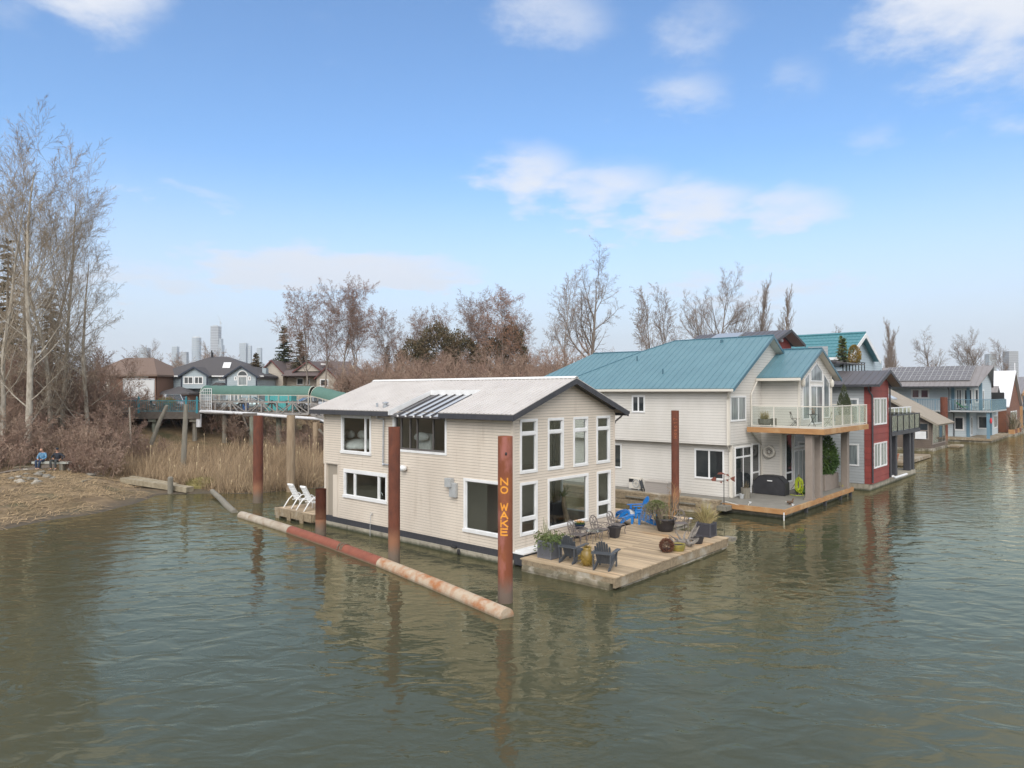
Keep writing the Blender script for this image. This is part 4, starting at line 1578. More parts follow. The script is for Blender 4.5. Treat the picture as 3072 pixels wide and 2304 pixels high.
for i, w_ in enumerate(('left', 'middle', 'right')):
    Y = 120 + 6 * i
    plant_tree('thA', 'thicket', (M_twigB, M_twigR), 'brown scrub above the solar roof, %s clump' % w_, 'shrub', at_px(2740 + 110 * i, 190), 190, i * 2.0, (2.2, 2.0, 1.9), 'scrub beyond the solar roof', 4.5)

# --- reeds, litter and tufts
def strand(mb, R, p, h, lean, w, az):
    d = Vector((cos(az) * lean, sin(az) * lean, 1)).normalized()
    s = Vector((-sin(az + 1.1), cos(az + 1.1), 0)) * w
    m = p + d * h * .55
    t = m + (d + Vector((cos(az) * lean, sin(az) * lean, -.1)) * .8).normalized() * h * .45
    mb.grid([p - s, p + s, m + s * .8, m - s * .8, t + s * .2, t - s * .2], [(0, 1, 2, 3), (3, 2, 4, 5)])


M_reed = island_var(mat('dry reed', (.40, .295, .185), .9, (.27, .19, .115), .35), .42)
M_straw = island_var(mat('flattened straw', (.36, .26, .15), .95, (.21, .15, .08), .5), .5)
b, hd = MB(), MB()
R_ = random.Random(5)
cnt = 0
while cnt < 15500:
    x = R_.uniform(-5.5, 19)
    s0 = R_.random() ** 1.35 * 21
    y = lerp_tab(SHORE, x) + .1 + s0
    if x < 0 and R_.random() > .6 + (x + 5.5) / 12:
        continue
    if x < 1.6 and s0 < 7.5 - (x + 1.5) * 2.3:
        continue
    if x < -1.5 and s0 < 8 - (x + 5.5) * 1.2:
        continue
    den = noise.noise(Vector((x * .35, y * .35, 9)))
    if den < -.28 and s0 > 2.5:
        continue
    cnt += 1
    z = gh(x, y) - .05
    h = R_.uniform(.8, 2.4) * (.75 + .5 * max(0, den + .2))
    if s0 < 1.5:
        h *= .75
    a = R_.uniform(0, 6.28)
    strand(b, R_, Vector((x, y, z)), h, abs(R_.gauss(.05, .32)), .011, a)
    for q in range(2):
        strand(b, R_, Vector((x + R_.uniform(-.1, .1), y + R_.uniform(-.1, .1), z)), h * R_.uniform(.4, .8), abs(R_.gauss(.25, .3)), .017, R_.uniform(0, 6.28))
    if R_.random() < .005:
        hd.rock((x + cos(a) * .03, y + sin(a) * .03, z + h + .2), .035, .035, .11, cnt, 6, 4)
        hd.tube([(x, y, z), (x, y, z + h + .15)], .012, 4)
rd = solo(b, 'reeds', M_reed, 'dry tan reed bed along the water below the boardwalk', 'reeds', (5, 35, 0), kind='stuff')
solo(hd, 'cattail_heads', mat('cattail fluff', (.55, .43, .27), .95), 'pale fluffy cattail heads scattered over the reed bed', 'reeds', (5, 35, 0), kind='stuff')
b = MB()
for i in range(15000):
    x = R_.uniform(-26, 1.5)
    s0 = R_.random() ** .8 * 11.5
    y = lerp_tab(SHORE, x) + .3 + s0
    if x > -2 and s0 < 3:
        continue
    if noise.noise(Vector((x * .5, y * .5, 4))) < -.25:
        continue
    z = gh(x, y)
    a = R_.gauss(.3, .8)
    l = R_.uniform(.2, .7)
    d = Vector((cos(a) * l, sin(a) * l, 0))
    w = Vector((-sin(a), cos(a), .3)) * .012
    p = Vector((x, y, z + .02))
    q = p + d
    q.z = gh(q.x, q.y) + R_.uniform(.01, .10)
    m = (p + q) / 2 + Vector((0, 0, .05))
    b.grid([p - w, p + w, m + w, m - w, q + w, q - w], [(0, 1, 2, 3), (3, 2, 4, 5)])
for i in range(2600):     # standing tufts and rough grass
    x = R_.uniform(-26, 2)
    y = lerp_tab(SHORE, x) + R_.uniform(2, 15)
    if noise.noise(Vector((x * .4, y * .4, 14))) < .08:
        continue
    strand(b, R_, Vector((x, y, gh(x, y) - .02)), R_.uniform(.15, .5), R_.uniform(.1, .8), .014, R_.uniform(0, 6.28))
solo(b, 'straw_litter', M_straw, 'flattened straw and dead grass lying over the left bank', 'straw', (-10, 27, .5), kind='stuff')
# ---------------------------------------------------------------- the other houseboats
M_ivory = mat('ivory siding', (.66, .63, .585), .6, (.60, .57, .52), .7, stretch=(1, 1, .5))
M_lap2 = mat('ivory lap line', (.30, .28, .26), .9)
M_tealroof = mat('blue metal roof', (.088, .185, .225), .42, (.105, .21, .25), .7)
M_tealtrim = mat('blue roof trim', (.055, .135, .18), .45)
M_ivtrim = mat('ivory trim', (.64, .60, .53), .55)
M_taupe = mat('taupe post', (.27, .225, .19), .7, (.24, .20, .17), 3)
M_greydeck = mat('grey painted deck', (.235, .22, .19), .85, (.19, .18, .155), 1.5, bump=.2)
M_railglass = glass_mat('railing glass', (.93, .96, .95), .95, .03, 1.4)
M_railglassd = glass_mat('smoked railing glass', (.6, .63, .65), .75, .03, 1.5)
M_cover = mat('black grill cover', (.022, .022, .025), .6, (.032, .032, .036), 2, bump=.3, bscale=5)

H2 = thing('houseboat', 'large ivory houseboat with blue metal roof and a wide balcony on taupe posts', 'houseboat', (18, 0, 0))
b = MB()
b.box(16.75, 27.8, -3.95, 13, -.6, .32)
part(b, 'float', M_concrete, H2)
b = MB()
b.box(16.42, 27.98, -4.2, 13.2, .40, .55)
b.cm = 1
b.box(16.36, 28.02, -4.30, -4.202, .30, .565)
b.box(16.34, 16.418, -4.2, -.85, .30, .565)
b.box(27.99, 28.06, -4.2, 6, .30, .565)
b.cm = 2
for x in (19.6, 22.7, 25.6, 27.6):
    b.box(x, x + .14, -4.26, -4.1, -.35, .298)
part(b, 'deck', [M_greydeck, M_cedarbeam, M_charcoal], H2)
LF = WF((18.45, 0, 0), (0, 1, 0), (-1, 0, 0))
UF = WF((18.0, 0, 0), (0, 1, 0), (-1, 0, 0))
GL = WF((0, -.45, 0), (1, 0, 0), (0, -1, 0))
GU = WF((0, -.5, 0), (1, 0, 0), (0, -1, 0))
BS = WF((22.6, 0, 0), (0, 1, 0), (-1, 0, 0))
BG = WF((0, -2.8, 0), (1, 0, 0), (0, -1, 0))
BL = WF((0, -1.7, 0), (1, 0, 0), (0, -1, 0))
RS, ZE2, AX2 = .564, 6.84, 23.4
rz2 = lambda x: ZE2 + RS * (x - 17.55) if x <= AX2 else ZE2 + RS * (2 * AX2 - 17.55 - x)
cl2 = lambda z: (18.0, 28.8) if z <= rz2(18.0) - .08 else (17.55 + (z + .08 - ZE2) / RS, 2 * AX2 - 17.55 - (z + .08 - ZE2) / RS)
b = MB()
LF.siding(b, -.45, 14, .56, 3.6, course=.16)
UF.siding(b, -.5, 14, 3.6, 7.0, course=.16)
GL.siding(b, 18.45, 22.6, .56, 3.7, course=.16)
GU.siding(b, 18.0, 28.8, 3.6, 10.05, course=.16, clip=cl2)
BS.siding(b, -1.7, -.45, .56, 4.3, course=.16)
BS.siding(b, -2.8, -.5, 4.58, 7.75, course=.16)
BL.siding(b, 22.6, 28.4, .56, 4.3, course=.16)
cl2b = lambda z: (22.6, 28.5) if z <= 7.8 else (21.8 + (z - 7.42) / .493, 29.3 - (z - 7.42) / .493)
BG.siding(b, 22.6, 28.5, 4.58, 9.2, course=.16, clip=cl2b)
WF((28.6, 0, 0), (0, 1, 0), (1, 0, 0)).siding(b, -.5, 14, .56, 7.0, course=.16)
WF((28.5, 0, 0), (0, 1, 0), (1, 0, 0)).siding(b, -2.8, -.5, 4.58, 7.75, course=.16)
b.box(18.0, 18.45, -.5, 14, 3.58, 3.6)
part(b, 'wall', [M_ivory, M_lap2], H2)
for (x, y, z0, z1) in ((18.40, -.50, .56, 3.6), (17.95, -.55, 3.6, 6.95), (22.55, -2.86, 4.6, 7.7), (22.56, -1.76, .56, 4.25), (28.4, -2.86, 4.6, 7.7)):
    b = MB(); b.box(x, x + .13, y, y + .13, z0, z1); part(b, 'corner_trim', M_ivtrim, H2)
# main roof with its folded left wing
b = MB()
S2 = (1, 0, RS)
kw = dict(spacing=.42, rib=(.05, .03), thick=.12)
ey = -.98
foldT, foldA = (23.4, 5.8, rz2(23.4)), (22.14, 7.62, rz2(22.14))
foldB = (17.55, 12.6, ZE2)
roof_slope(b, [(17.55, ey, ZE2), (23.4, ey, rz2(23.4)), foldT, foldA, foldB], S2, **kw)
wl = [foldA, (22.14, 11.75, rz2(22.14) + .02), (17.6, 14.6, 6.95), foldB]
roof_slope(b, [foldA, (22.14, 11.75, rz2(22.14) + .0), (17.55, 15.2, ZE2)], S2, **kw)
roof_slope(b, [foldA, (17.55, 15.2, ZE2), foldB], S2, **kw)
roof_slope(b, [(23.4, ey, rz2(23.4)), (29.25, ey, ZE2), (29.25, 12.6, ZE2), (23.4, 5.8, rz2(23.4))], (-1, 0, RS), **kw)
r2 = part(b, 'roof', M_tealroof, H2)
# bay roof
b = MB()
bz = lambda x: 7.50 + .493 * (x - 21.8) if x <= 25.55 else 7.50 + .493 * (29.3 - x)
roof_slope(b, [(21.8, -3.2, bz(21.8)), (25.55, -3.2, bz(25.55)), (25.55, -.51, bz(25.55)), (21.8, -.51, bz(21.8))], (1, 0, .493), **kw)
roof_slope(b, [(25.55, -3.2, bz(25.55)), (29.3, -3.2, bz(29.3)), (29.3, -.51, bz(29.3)), (25.55, -.51, bz(25.55))], (-1, 0, .493), **kw)
rb2 = part(b, 'roof', M_tealroof, H2)
b = MB()
for (x0, x1, f, y) in ((17.5, AX2, rz2, ey), (AX2, 29.3, rz2, ey)):
    b.ext([(x0, y - .03, f(x0) + .03), (x1, y - .03, f(x1) + .03), (x1, y - .03, f(x1) - .17), (x0, y - .03, f(x0) - .17)], (0, .028, 0))
b.tube([(AX2, ey, rz2(AX2) + .03), foldT, foldA, foldB], .05, 6)
b.tube([foldA, (22.14, 11.75, rz2(22.14) + .03)], .05, 6)
part(b, 'roof_trim', M_tealtrim, r2)
b = MB()
for (x0, x1) in ((21.75, 25.55), (25.55, 29.35)):
    b.ext([(x0, -3.23, bz(x0) + .03), (x1, -3.23, bz(x1) + .03), (x1, -3.23, bz(x1) - .16), (x0, -3.23, bz(x0) - .16)], (0, .028, 0))
b.tube([(25.55, -3.2, bz(25.55) + .03), (25.55, -.52, bz(25.55) + .03)], .05, 6)
part(b, 'roof_trim', M_tealtrim, rb2)
b = MB()
for (x0, x1, f, y0, y1) in ((17.6, AX2, rz2, ey + .01, -.51), (AX2, 29.2, rz2, ey + .01, -.51), (21.85, 25.55, bz, -3.19, -2.82), (25.55, 29.25, bz, -3.19, -2.82)):
    b.ext([(x0, y0, f(x0) - .13), (x1, y0, f(x1) - .13), (x1, y0, f(x1) - .16), (x0, y0, f(x0) - .16)], (0, y1 - y0, 0))
b.box(17.6, 18.0, -.5, 14, 6.76, 6.78)
part(b, 'soffit', M_ivtrim, r2)
b = MB()
b.box(17.44, 17.56, ey, 14, 6.66, 6.80)
b.box(21.68, 21.80, -3.2, -.52, 7.30, 7.46)
part(b, 'gutter', M_ivtrim, r2)
b = MB()
b.tube([(17.6, -.8, 6.66), (17.7, -.6, 6.5), (17.92, -.42, 6.2), (17.92, -.42, 3.6), (18.36, -.36, 3.2), (18.36, -.36, .6)], .05, 6)
b.tube([(21.75, -.6, 7.3), (21.4, -.56, 6.9), (20.95, -.56, 6.5), (20.95, -.56, 4.25), (21.5, -.56, 3.95), (22.5, -.56, 3.4), (22.52, -.56, .6)], .045, 6)
part(b, 'downpipe', M_ivtrim, H2)
b = MB()
for (x, y) in ((19.2, 4.4), (20.9, 7.3)):
    b.lathe(x, y, [(.045, rz2(x)), (.045, rz2(x) + .32)], 8)
b.lathe(22.9, 2.2, [(.09, rz2(22.9)), (.09, rz2(22.9) + .15), (.02, rz2(22.9) + .2)], 8)
part(b, 'vent_pipe', M_tealtrim, r2)
# windows and doors
W2 = dict(fw=.075, proud=.03, depth=.06, gm=M_dkglass)
window(UF, H2, 4.96, 5.9, 5.35, 6.42, mv=(5.43,), **W2)
window(LF, H2, -.0, 1.86, 1.52, 3.28, mv=(.93,), **W2)
window(LF, H2, 6.95, 7.95, 1.72, 3.3, **W2)
W2c = dict(W2); W2c['gm'] = M_curtain
window(GU, H2, 18.13, 20.25, 4.93, 6.4, mv=(19.2,), label='window with closed pale blinds', **W2c)
f = window(GL, H2, 18.82, 21.1, .60, 3.44, mv=(19.95,), mh=(2.82,), name='patio_door', **W2)
window(GL, H2, 21.22, 22.32, 1.0, 3.52, mh=(1.75,), **W2)
window(BL, H2, 23.3, 24.4, 1.05, 4.1, mh=(1.65,), **W2)
window(BL, H2, 24.7, 26.95, 3.1, 4.08, **W2)
window(BL, H2, 24.7, 26.95, .58, 2.98, mv=(25.5, 26.2), name='patio_door', **W2c)
window(BG, H2, 24.5, 26.75, 4.62, 7.05, mv=(25.62,), name='balcony_door', **W2c)


def poly_window(wf, parent, pts, fw=.075):
    """a glazed shape with sloping head"""
    c = sum((Vector((p[0], p[1], 0)) for p in pts), Vector()) / len(pts)
    inn = []
    for p in pts:
        d = Vector((p[0], p[1], 0)) - c
        inn.append((c.x + d.x * (1 - fw * 1.3 / max(.3, abs(d.x))) if abs(d.x) > .05 else c.x, c.y + d.y * (1 - fw / max(.3, abs(d.y)))))
    fb = MB()
    n = len(pts)
    for i in range(n):
        j = (i + 1) % n
        fb.ext([wf.P(*pts[i], -.05), wf.P(*pts[j], -.05), wf.P(*inn[j], -.05), wf.P(*inn[i], -.05)], wf.N * .085)
    f = part(fb, 'window', M_white, parent)
    gb = MB()
    gb.face([wf.P(*p, .015) for p in inn])
    part(gb, 'pane', M_curtain, f)


poly_window(BG, H2, [(24.55, 7.28), (26.75, 7.28), (26.75, 7.95), (25.62, 8.5), (24.55, 7.95)])
poly_window(BG, H2, [(23.15, 4.95), (24.35, 4.95), (24.35, 7.82), (23.15, 7.28)])
poly_window(BG, H2, [(26.92, 4.95), (28.1, 4.95), (28.1, 7.28), (26.92, 7.82)])
b = MB()
for x in (22.95, 28.3):
    b.lathe(0, 0, [(.02, 0), (.14, .02), (.16, .12), (.12, .2), (.03, .23)], 10)
    k = len(b.v) - 50
    b.move(k, Matrix.Translation((x, -2.82, 7.2)) @ Matrix.Rotation(pi / 2, 4, 'X') @ Matrix.Diagonal((.8, 1.7, 1, 1)))
part(b, 'wall_lamp', M_ivtrim, H2)
# balcony
b = MB()
b.box(20.22, 28.68, -4.93, -.98, 4.44, 4.60)
part(b, 'balcony_floor', M_ivtrim, H2)
b = MB()
b.box(20.15, 28.75, -5.0, -4.94, 4.27, 4.575)
b.box(20.15, 20.21, -4.94, -.62, 4.27, 4.575)
b.box(28.69, 28.75, -4.94, -.9, 4.27, 4.575)
part(b, 'balcony_fascia', M_cedarbeam, H2)
b = MB()
pp = [(20.24, y) for y in (-.9, -2.2, -3.55, -4.9)] + [(x, -4.9) for x in (22.0, 23.7, 25.4, 27.1, 28.64)] + [(28.64, y) for y in (-3.5, -2.1, -.9)]
for (x, y) in pp:
    b.box(x - .035, x + .035, y - .035, y + .035, 4.6, 5.78)
b.box(20.2, 20.28, -4.94, -.86, 5.785, 5.84); b.box(20.285, 28.6, -4.94, -4.86, 5.785, 5.84); b.box(28.605, 28.69, -4.94, -.86, 5.785, 5.84)
b.box(20.21, 20.27, -4.86, -.9, 4.66, 4.70); b.box(20.28, 28.6, -4.93, -4.87, 4.66, 4.70); b.box(28.61, 28.67, -4.86, -.9, 4.66, 4.70)
rl = part(b, 'balcony_rail', M_ivtrim, H2)
b = MB()
b.box(20.235, 20.245, -4.86, -.9, 4.71, 5.78); b.box(20.3, 28.6, -4.905, -4.895, 4.71, 5.78); b.box(28.635, 28.645, -4.86, -.9, 4.71, 5.78)
part(b, 'rail_glass', M_railglass, rl)
for (x, y) in ((20.65, -4.05), (22.0, -4.05), (27.1, -4.05)):
    b = MB()
    b.bevbox(x - .2, x + .2, y - .2, y + .2, .555, 4.26, .02)
    b.box(x - .24, x + .24, y - .24, y + .24, .552, .66)
    b.box(x - .23, x + .23, y - .23, y + .23, 4.1, 4.26)
    part(b, 'balcony_post', M_taupe, H2)
b = MB()
b.box(20.5, 27.4, -4.2, -3.9, 4.06, 4.26)
part(b, 'balcony_beam', M_taupe, H2)
# life ring
b = MB()
vs, fs = [], []
n, m_ = 24, 10
for i in range(n):
    for j in range(m_):
        a, c = 2 * pi * i / n, 2 * pi * j / m_
        r = .30 + .085 * cos(c)
        vs.append((22.5 - .085 * sin(c), -1.0 + r * cos(a), 2.98 + r * sin(a)))
fs = [(i * m_ + j, ((i + 1) % n) * m_ + j, ((i + 1) % n) * m_ + (j + 1) % m_, i * m_ + (j + 1) % m_) for i in range(n) for j in range(m_)]
b.grid(vs, fs)
t = thing('life_ring', 'cream life ring with coiled rope hanging on the ivory wall', 'life ring', (22.5, -1.0, 2.98))
part(b, 'ring', M_ivtrim, t, True)
b = MB()
b.tube([(22.53, -1.0 + (.12 + .03 * sin(5 * a)) * cos(a), 2.98 + .14 * sin(a)) for a in [i * .5 for i in range(26)]], .018, 5)
b.tube([(22.5, -1.0 + .40 * cos(a), 2.98 + .40 * sin(a) - .05 * (1 - cos(3 * a))) for a in [i * .3 for i in range(22)]], .010, 5)
part(b, 'rope', M_rope, t)
# timber walkway beside house 2
t = thing('timber_walkway', 'weathered timber walkway of stacked beams along the ivory houseboat', 'walkway', (16, 6, 0))
b = MB()
b.box(15.72, 16.33, -.82, 13.2, .60, .72); b.box(15.70, 15.86, -.9, 13.2, .30, .585); b.box(15.62, 15.85, -.85, 13.2, -.05, .27)
b.box(16.0, 16.2, -.8, 13, .1, .59)
part(b, 'beam', M_beam, t)
b = MB()
for y in (.4, 3.4, 6.4, 9.6):
    b.box(15.60, 15.695, y, y + 1.5, .40, .48)
part(b, 'bumper_strip', M_greypile, t)
b = MB()
b.box(15.6, 16.3, -1.4, -.86, .25, .50)
part(b, 'end_block', M_greypile, t)

# ---------------------------------------------------------------- grey and red houseboat
M_greysid = mat('grey siding', (.40, .42, .43), .6, (.36, .38, .39), .8)
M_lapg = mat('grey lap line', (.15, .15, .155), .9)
M_redsid = island_var(mat('red shingle siding', (.27, .052, .042), .7, (.22, .042, .036), 1.2), .15)
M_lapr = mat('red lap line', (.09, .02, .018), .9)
M_darkroof = mat('dark bronze metal roof', (.085, .075, .078), .4, (.075, .068, .07), .8)
H3 = thing('houseboat', 'grey houseboat with red shingled front, dark metal roof and black balcony', 'houseboat', (34, 0, 0))
b = MB(); b.box(31.05, 44.2, -4.45, 9.5, -.6, .42); part(b, 'float', M_concrete, H3)
b = MB()
A3 = WF((31.2, 0, 0), (0, 1, 0), (-1, 0, 0))
A3.siding(b, -4.5, 9, .45, 7.0, course=.2, lip=.016)
WF((0, 0.0, 0), (1, 0, 0), (0, -1, 0)).siding(b, 35.5, 43.5, .45, 6.8, course=.2)
WF((36.9, 0, 0), (0, 1, 0), (-1, 0, 0)).siding(b, 0, 1.5, 6.8, 10.2, course=.2)
WF((43.5, 0, 0), (0, 1, 0), (1, 0, 0)).siding(b, 0, 9, .45, 6.8, course=.2)
part(b, 'wall', [M_greysid, M_lapg], H3)
b = MB()
F3 = WF((0, -4.55, 0), (1, 0, 0), (0, -1, 0))
c3 = lambda z: (31.15, 35.55) if z < 7.15 else (31.15 + (z - 7.15) / .34 * .9, 36.3 - (z - 7.15) / .34 * .9)
F3.siding(b, 31.15, 35.55, .45, 8.0, course=.42, lip=.02, clip=c3)
WF((31.17, 0, 0), (0, 1, 0), (-1, 0, 0)).siding(b, -4.55, -4.1, .45, 7.0, course=.42, lip=.02)
WF((35.56, 0, 0), (0, 1, 0), (1, 0, 0)).siding(b, -4.55, 0, .45, 7.0, course=.42, lip=.02)
U3 = WF((0, 2.6, 0), (1, 0, 0), (0, -1, 0))
U3.siding(b, 31.6, 36.4, 8.0, 11.3, course=.42, lip=.02, clip=lambda z: (31.6, 36.4) if z < 10.3 else (31.6 + (z - 10.3) / .36, 36.4 - (z - 10.3) / .36))
WF((31.6, 0, 0), (0, 1, 0), (-1, 0, 0)).siding(b, 2.6, 9, 7, 10.3, course=.42, lip=.02)
part(b, 'wall', [M_redsid, M_lapr], H3, label='red shingled front walls')
b = MB()
g3 = lambda x: 7.14 + .34 * (x - 30.65) if x <= 33.6 else 7.14 + .34 * (36.55 - x)
roof_slope(b, [(30.65, -5.15, g3(30.65)), (33.6, -5.15, g3(33.6)), (33.6, 2.6, g3(33.6)), (30.65, 2.6, g3(30.65))], (1, 0, .34), **kw)
roof_slope(b, [(33.6, -5.15, g3(33.6)), (36.55, -5.15, g3(36.55)), (36.55, 2.6, g3(36.55)), (33.6, 2.6, g3(33.6))], (-1, 0, .34), **kw)
roof_slope(b, [(33.6, -2.2, 8.16), (33.6, 9.2, 8.16), (30.65, 9.2, 7.16), (30.65, 2.61, 7.16)], (1, 0, .34), **kw)
roof_slope(b, [(33.61, -1.6, 8.9), (35.2, -1.6, 8.9), (35.2, 2.6, 8.9), (33.61, 2.6, 8.9)], (1, 0, 0), **kw)
roof_slope(b, [(36.56, -.6, 6.95), (43.9, -.6, 6.9), (43.9, 9.2, 6.9), (36.56, 9.2, 6.95)], (0, 1, 0), **kw)
u3 = lambda x: 10.39 + .333 * (x - 31.0) if x <= 34 else 10.39 + .333 * (37.0 - x)
roof_slope(b, [(31.0, 1.75, u3(31)), (34, 1.75, u3(34)), (34, 9.3, u3(34)), (31.0, 9.3, u3(31))], (1, 0, .333), **kw)
roof_slope(b, [(34, 1.75, u3(34)), (37.0, 1.75, u3(37)), (37.0, 9.3, u3(37)), (34, 9.3, u3(34))], (-1, 0, .333), **kw)
r3 = part(b, 'roof', M_darkroof, H3)
for (f, xs_, y) in ((g3, (30.6, 33.6, 36.6), -5.18), (u3, (30.95, 34, 37.05), 1.72)):
    b = MB()
    for x0, x1 in zip(xs_, xs_[1:]):
        b.ext([(x0, y, f(x0) + .04), (x1, y, f(x1) + .04), (x1, y, f(x1) - .18), (x0, y, f(x0) - .18)], (0, .028, 0))
    part(b, 'roof_trim', M_charcoal, r3)
b = MB()
b.box(30.52, 30.64, -5.15, 2.6, 6.98, 7.12)
b.tube([(30.6, -4.5, 7.0), (31.0, -4.45, 6.7), (31.1, -4.63, 6.4), (31.1, -4.63, .55)], .055, 6)
b.tube([(35.75, -4.6, 7.0), (35.62, -4.63, 6.6), (35.62, -4.63, .55)], .055, 6)
part(b, 'gutter', M_charcoal, r3)
for (f, x0, x1, y0, y1) in ((g3, 30.7, 33.6, -5.14, -4.58), (g3, 33.6, 36.5, -5.14, -4.58), (u3, 31.05, 34, 1.76, 2.56), (u3, 34, 36.95, 1.76, 2.56)):
    b = MB(); b.ext([(x0, y0, f(x0) - .13), (x1, y0, f(x1) - .13), (x1, y0, f(x1) - .16), (x0, y0, f(x0) - .16)], (0, y1 - y0, 0)); part(b, 'soffit', mat('beige soffit', (.48, .42, .36), .7), r3)
b = MB()
b.ext([(31.9, 5.2, u3(31.9) + .02), (33.4, 5.2, u3(33.4) + .02), (33.4, 7.4, u3(33.4) + .02), (31.9, 7.4, u3(31.9) + .02)], (0, 0, .14))
part(b, 'skylight', mat('grey skylight', (.30, .32, .34), .2), r3)
b = MB(); b.rock((34.0, 2.5, 10.6), .14, .14, .14, 0); part(b, 'wall_lamp', M_white, H3)
W3 = dict(fw=.08, proud=.04, depth=.06)
window(A3, H3, -3.75, -2.95, 4.3, 6.2, gm=M_curtain, mh=(5.7,), **W3)
window(A3, H3, -3.75, -2.9, 1.6, 3.1, gm=M_curtain, **W3)
window(F3, H3, 31.65, 33.2, 4.38, 6.24, gm=M_curtain, mv=(32.45,), **W3)
window(F3, H3, 33.3, 34.9, 4.38, 6.24, gm=M_curtain, mv=(34.1,), **W3)
window(F3, H3, 31.65, 33.2, 1.45, 3.16, gm=M_curtain, mv=(32.45,), **W3)
window(F3, H3, 33.3, 34.9, 1.45, 3.16, gm=M_curtain, mv=(34.1,), **W3)
N3 = WF((0, 0.0, 0), (1, 0, 0), (0, -1, 0))
window(N3, H3, 36.4, 39.5, .5, 3.0, gm=M_dkglass, mv=(37.9,), name='patio_door', **W3)
window(N3, H3, 36.4, 40.5, 3.8, 6.2, gm=M_dkglass, mv=(37.7, 39.1), name='patio_door', **W3)
b = MB()
b.box(35.62, 44.5, -4.75, -.05, 3.46, 3.74)
part(b, 'balcony_floor', M_charcoal, H3)
b = MB()
P3 = [(35.7, -4.7), (37.4, -4.7), (39.2, -4.7), (41.0, -4.7), (42.8, -4.7), (44.45, -4.7), (44.45, -3), (44.45, -1.4), (44.45, -.1)]
for (x, y) in P3:
    b.box(x - .035, x + .035, y - .035, y + .035, 3.74, 4.9)
b.box(35.65, 44.5, -4.74, -4.66, 4.9, 4.96); b.box(44.41, 44.49, -4.66, -.05, 4.9, 4.96)
rl = part(b, 'balcony_rail', M_black, H3)
b = MB(); b.box(35.74, 44.41, -4.705, -4.695, 3.78, 4.88); b.box(44.445, 44.455, -4.66, -.1, 3.78, 4.88); part(b, 'rail_glass', M_railglassd, rl)
for x in (36.6, 38.2, 42.55, 43.6):
    b = MB(); b.bevbox(x - .24, x + .24, -4.45, -3.97, .425, 3.45, .02); part(b, 'balcony_post', M_charcoal, H3)
b = MB(); b.tube([(35.8, -4.75, .6), (36.1, -4.78, .45), (39.6, -4.8, .42)], .09, 8); part(b, 'drain_pipe', M_white, H3)
# roof terrace rail
b = MB()
for i in range(9):
    x = 34.9 + i * .8
    b.box(x - .03, x + .03, -1.48, -1.42, 8.9 if x < 35.3 else 7.0, 8.95 + .0)
b.box(34.8, 41.4, -1.5, -1.4, 8.96, 9.02)
b.box(36.6, 41.4, -1.5, -1.4, 8.0, 8.06)
part(b, 'terrace_rail', M_black, H3)

# ---------------------------------------------------------------- pale blue houseboat with teal tiles
M_tile = mat('teal roof tile', (.055, .185, .215), .5, (.065, .205, .235), 1)
M_bluesid = mat('pale blue siding', (.42, .50, .55), .6, (.38, .46, .51), .8)
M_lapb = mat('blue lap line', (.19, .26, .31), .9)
H4 = thing('houseboat', 'pale blue houseboat under a teal tiled roof, mostly hidden behind the red one', 'houseboat', (52, 4, 0))
b = MB(); b.box(46, 59.5, -.6, 12, -.6, .4); part(b, 'float', M_concrete, H4)
b = MB()
WF((46.5, 0, 0), (0, 1, 0), (-1, 0, 0)).siding(b, 1.6, 12, .4, 9.9, course=.25)
WF((0, 1.6, 0), (1, 0, 0), (0, -1, 0)).siding(b, 46.5, 59, .4, 11.9, course=.25, clip=lambda z: (46.5, 59) if z < 9.9 else (46.5 + (z - 9.9) / .47, 55.5 - (z - 9.9) / .47))
WF((59, 0, 0), (0, 1, 0), (1, 0, 0)).siding(b, 1.6, 12, .4, 8, course=.25)
part(b, 'wall', [M_bluesid, M_lapb], H4)
b = MB()
t4 = lambda x: 9.75 + .47 * (x - 46.0) if x <= 51 else 9.75 + .47 * (56 - x)
for k in range(7):     # courses of tile, each stepping down
    xa, xb = 46.0 + k * 5 / 7, 46.0 + (k + 1) * 5 / 7
    vs, fs = [], []
    n = 60
    for i in range(n + 1):
        y = 1.0 + i * 11 / n
        w = .025 * sin(i * pi)
        w = .03 * (i % 2)
        vs += [(xa, y, t4(xa) + .10 + w), (xb, y, t4(xb) + .03 + w), (xa, y, t4(xa) - .02)]
    for i in range(n):
        fs += [(i * 3, i * 3 + 1, i * 3 + 4, i * 3 + 3), (i * 3 + 2, i * 3, i * 3 + 3, i * 3 + 5)]
    b.grid(vs, fs)
b.ext([(51, 1.0, t4(51)), (56, 1.0, t4(56)), (56, 1.0, t4(56) - .1), (51, 1.0, t4(51) - .1)], (0, 11, 0))
b.tube([(51, 1.0, t4(51) + .1), (51, 12, t4(51) + .1)], .13, 8)
r4 = part(b, 'roof', M_tile, H4)
b = MB()
for x0, x1 in ((46.0, 51), (51, 56)):
    b.ext([(x0, .95, t4(x0) + .05), (x1, .95, t4(x1) + .05), (x1, .95, t4(x1) - .35), (x0, .95, t4(x0) - .35)], (0, .06, 0))
b.box(45.8, 46.05, .9, 12, 9.5, 9.75)
b.box(46.1, 47.6, .8, 3.0, 9.0, 9.4)
part(b, 'roof_trim', M_white, r4)
b = MB(); b.box(50, 59.8, -.9, 1.55, 3.7, 3.95); part(b, 'balcony_floor', M_white, H4)
b = MB()
for x in (50.1, 51.7, 53.3, 54.9, 56.5, 58.1, 59.7):
    b.box(x - .04, x + .04, -.88, -.80, 3.95, 5.1)
b.box(50.05, 59.75, -.9, -.78, 5.105, 5.2); b.box(50.05, 59.75, -.88, -.80, 4.0, 4.07)
rl = part(b, 'balcony_rail', M_white, H4)
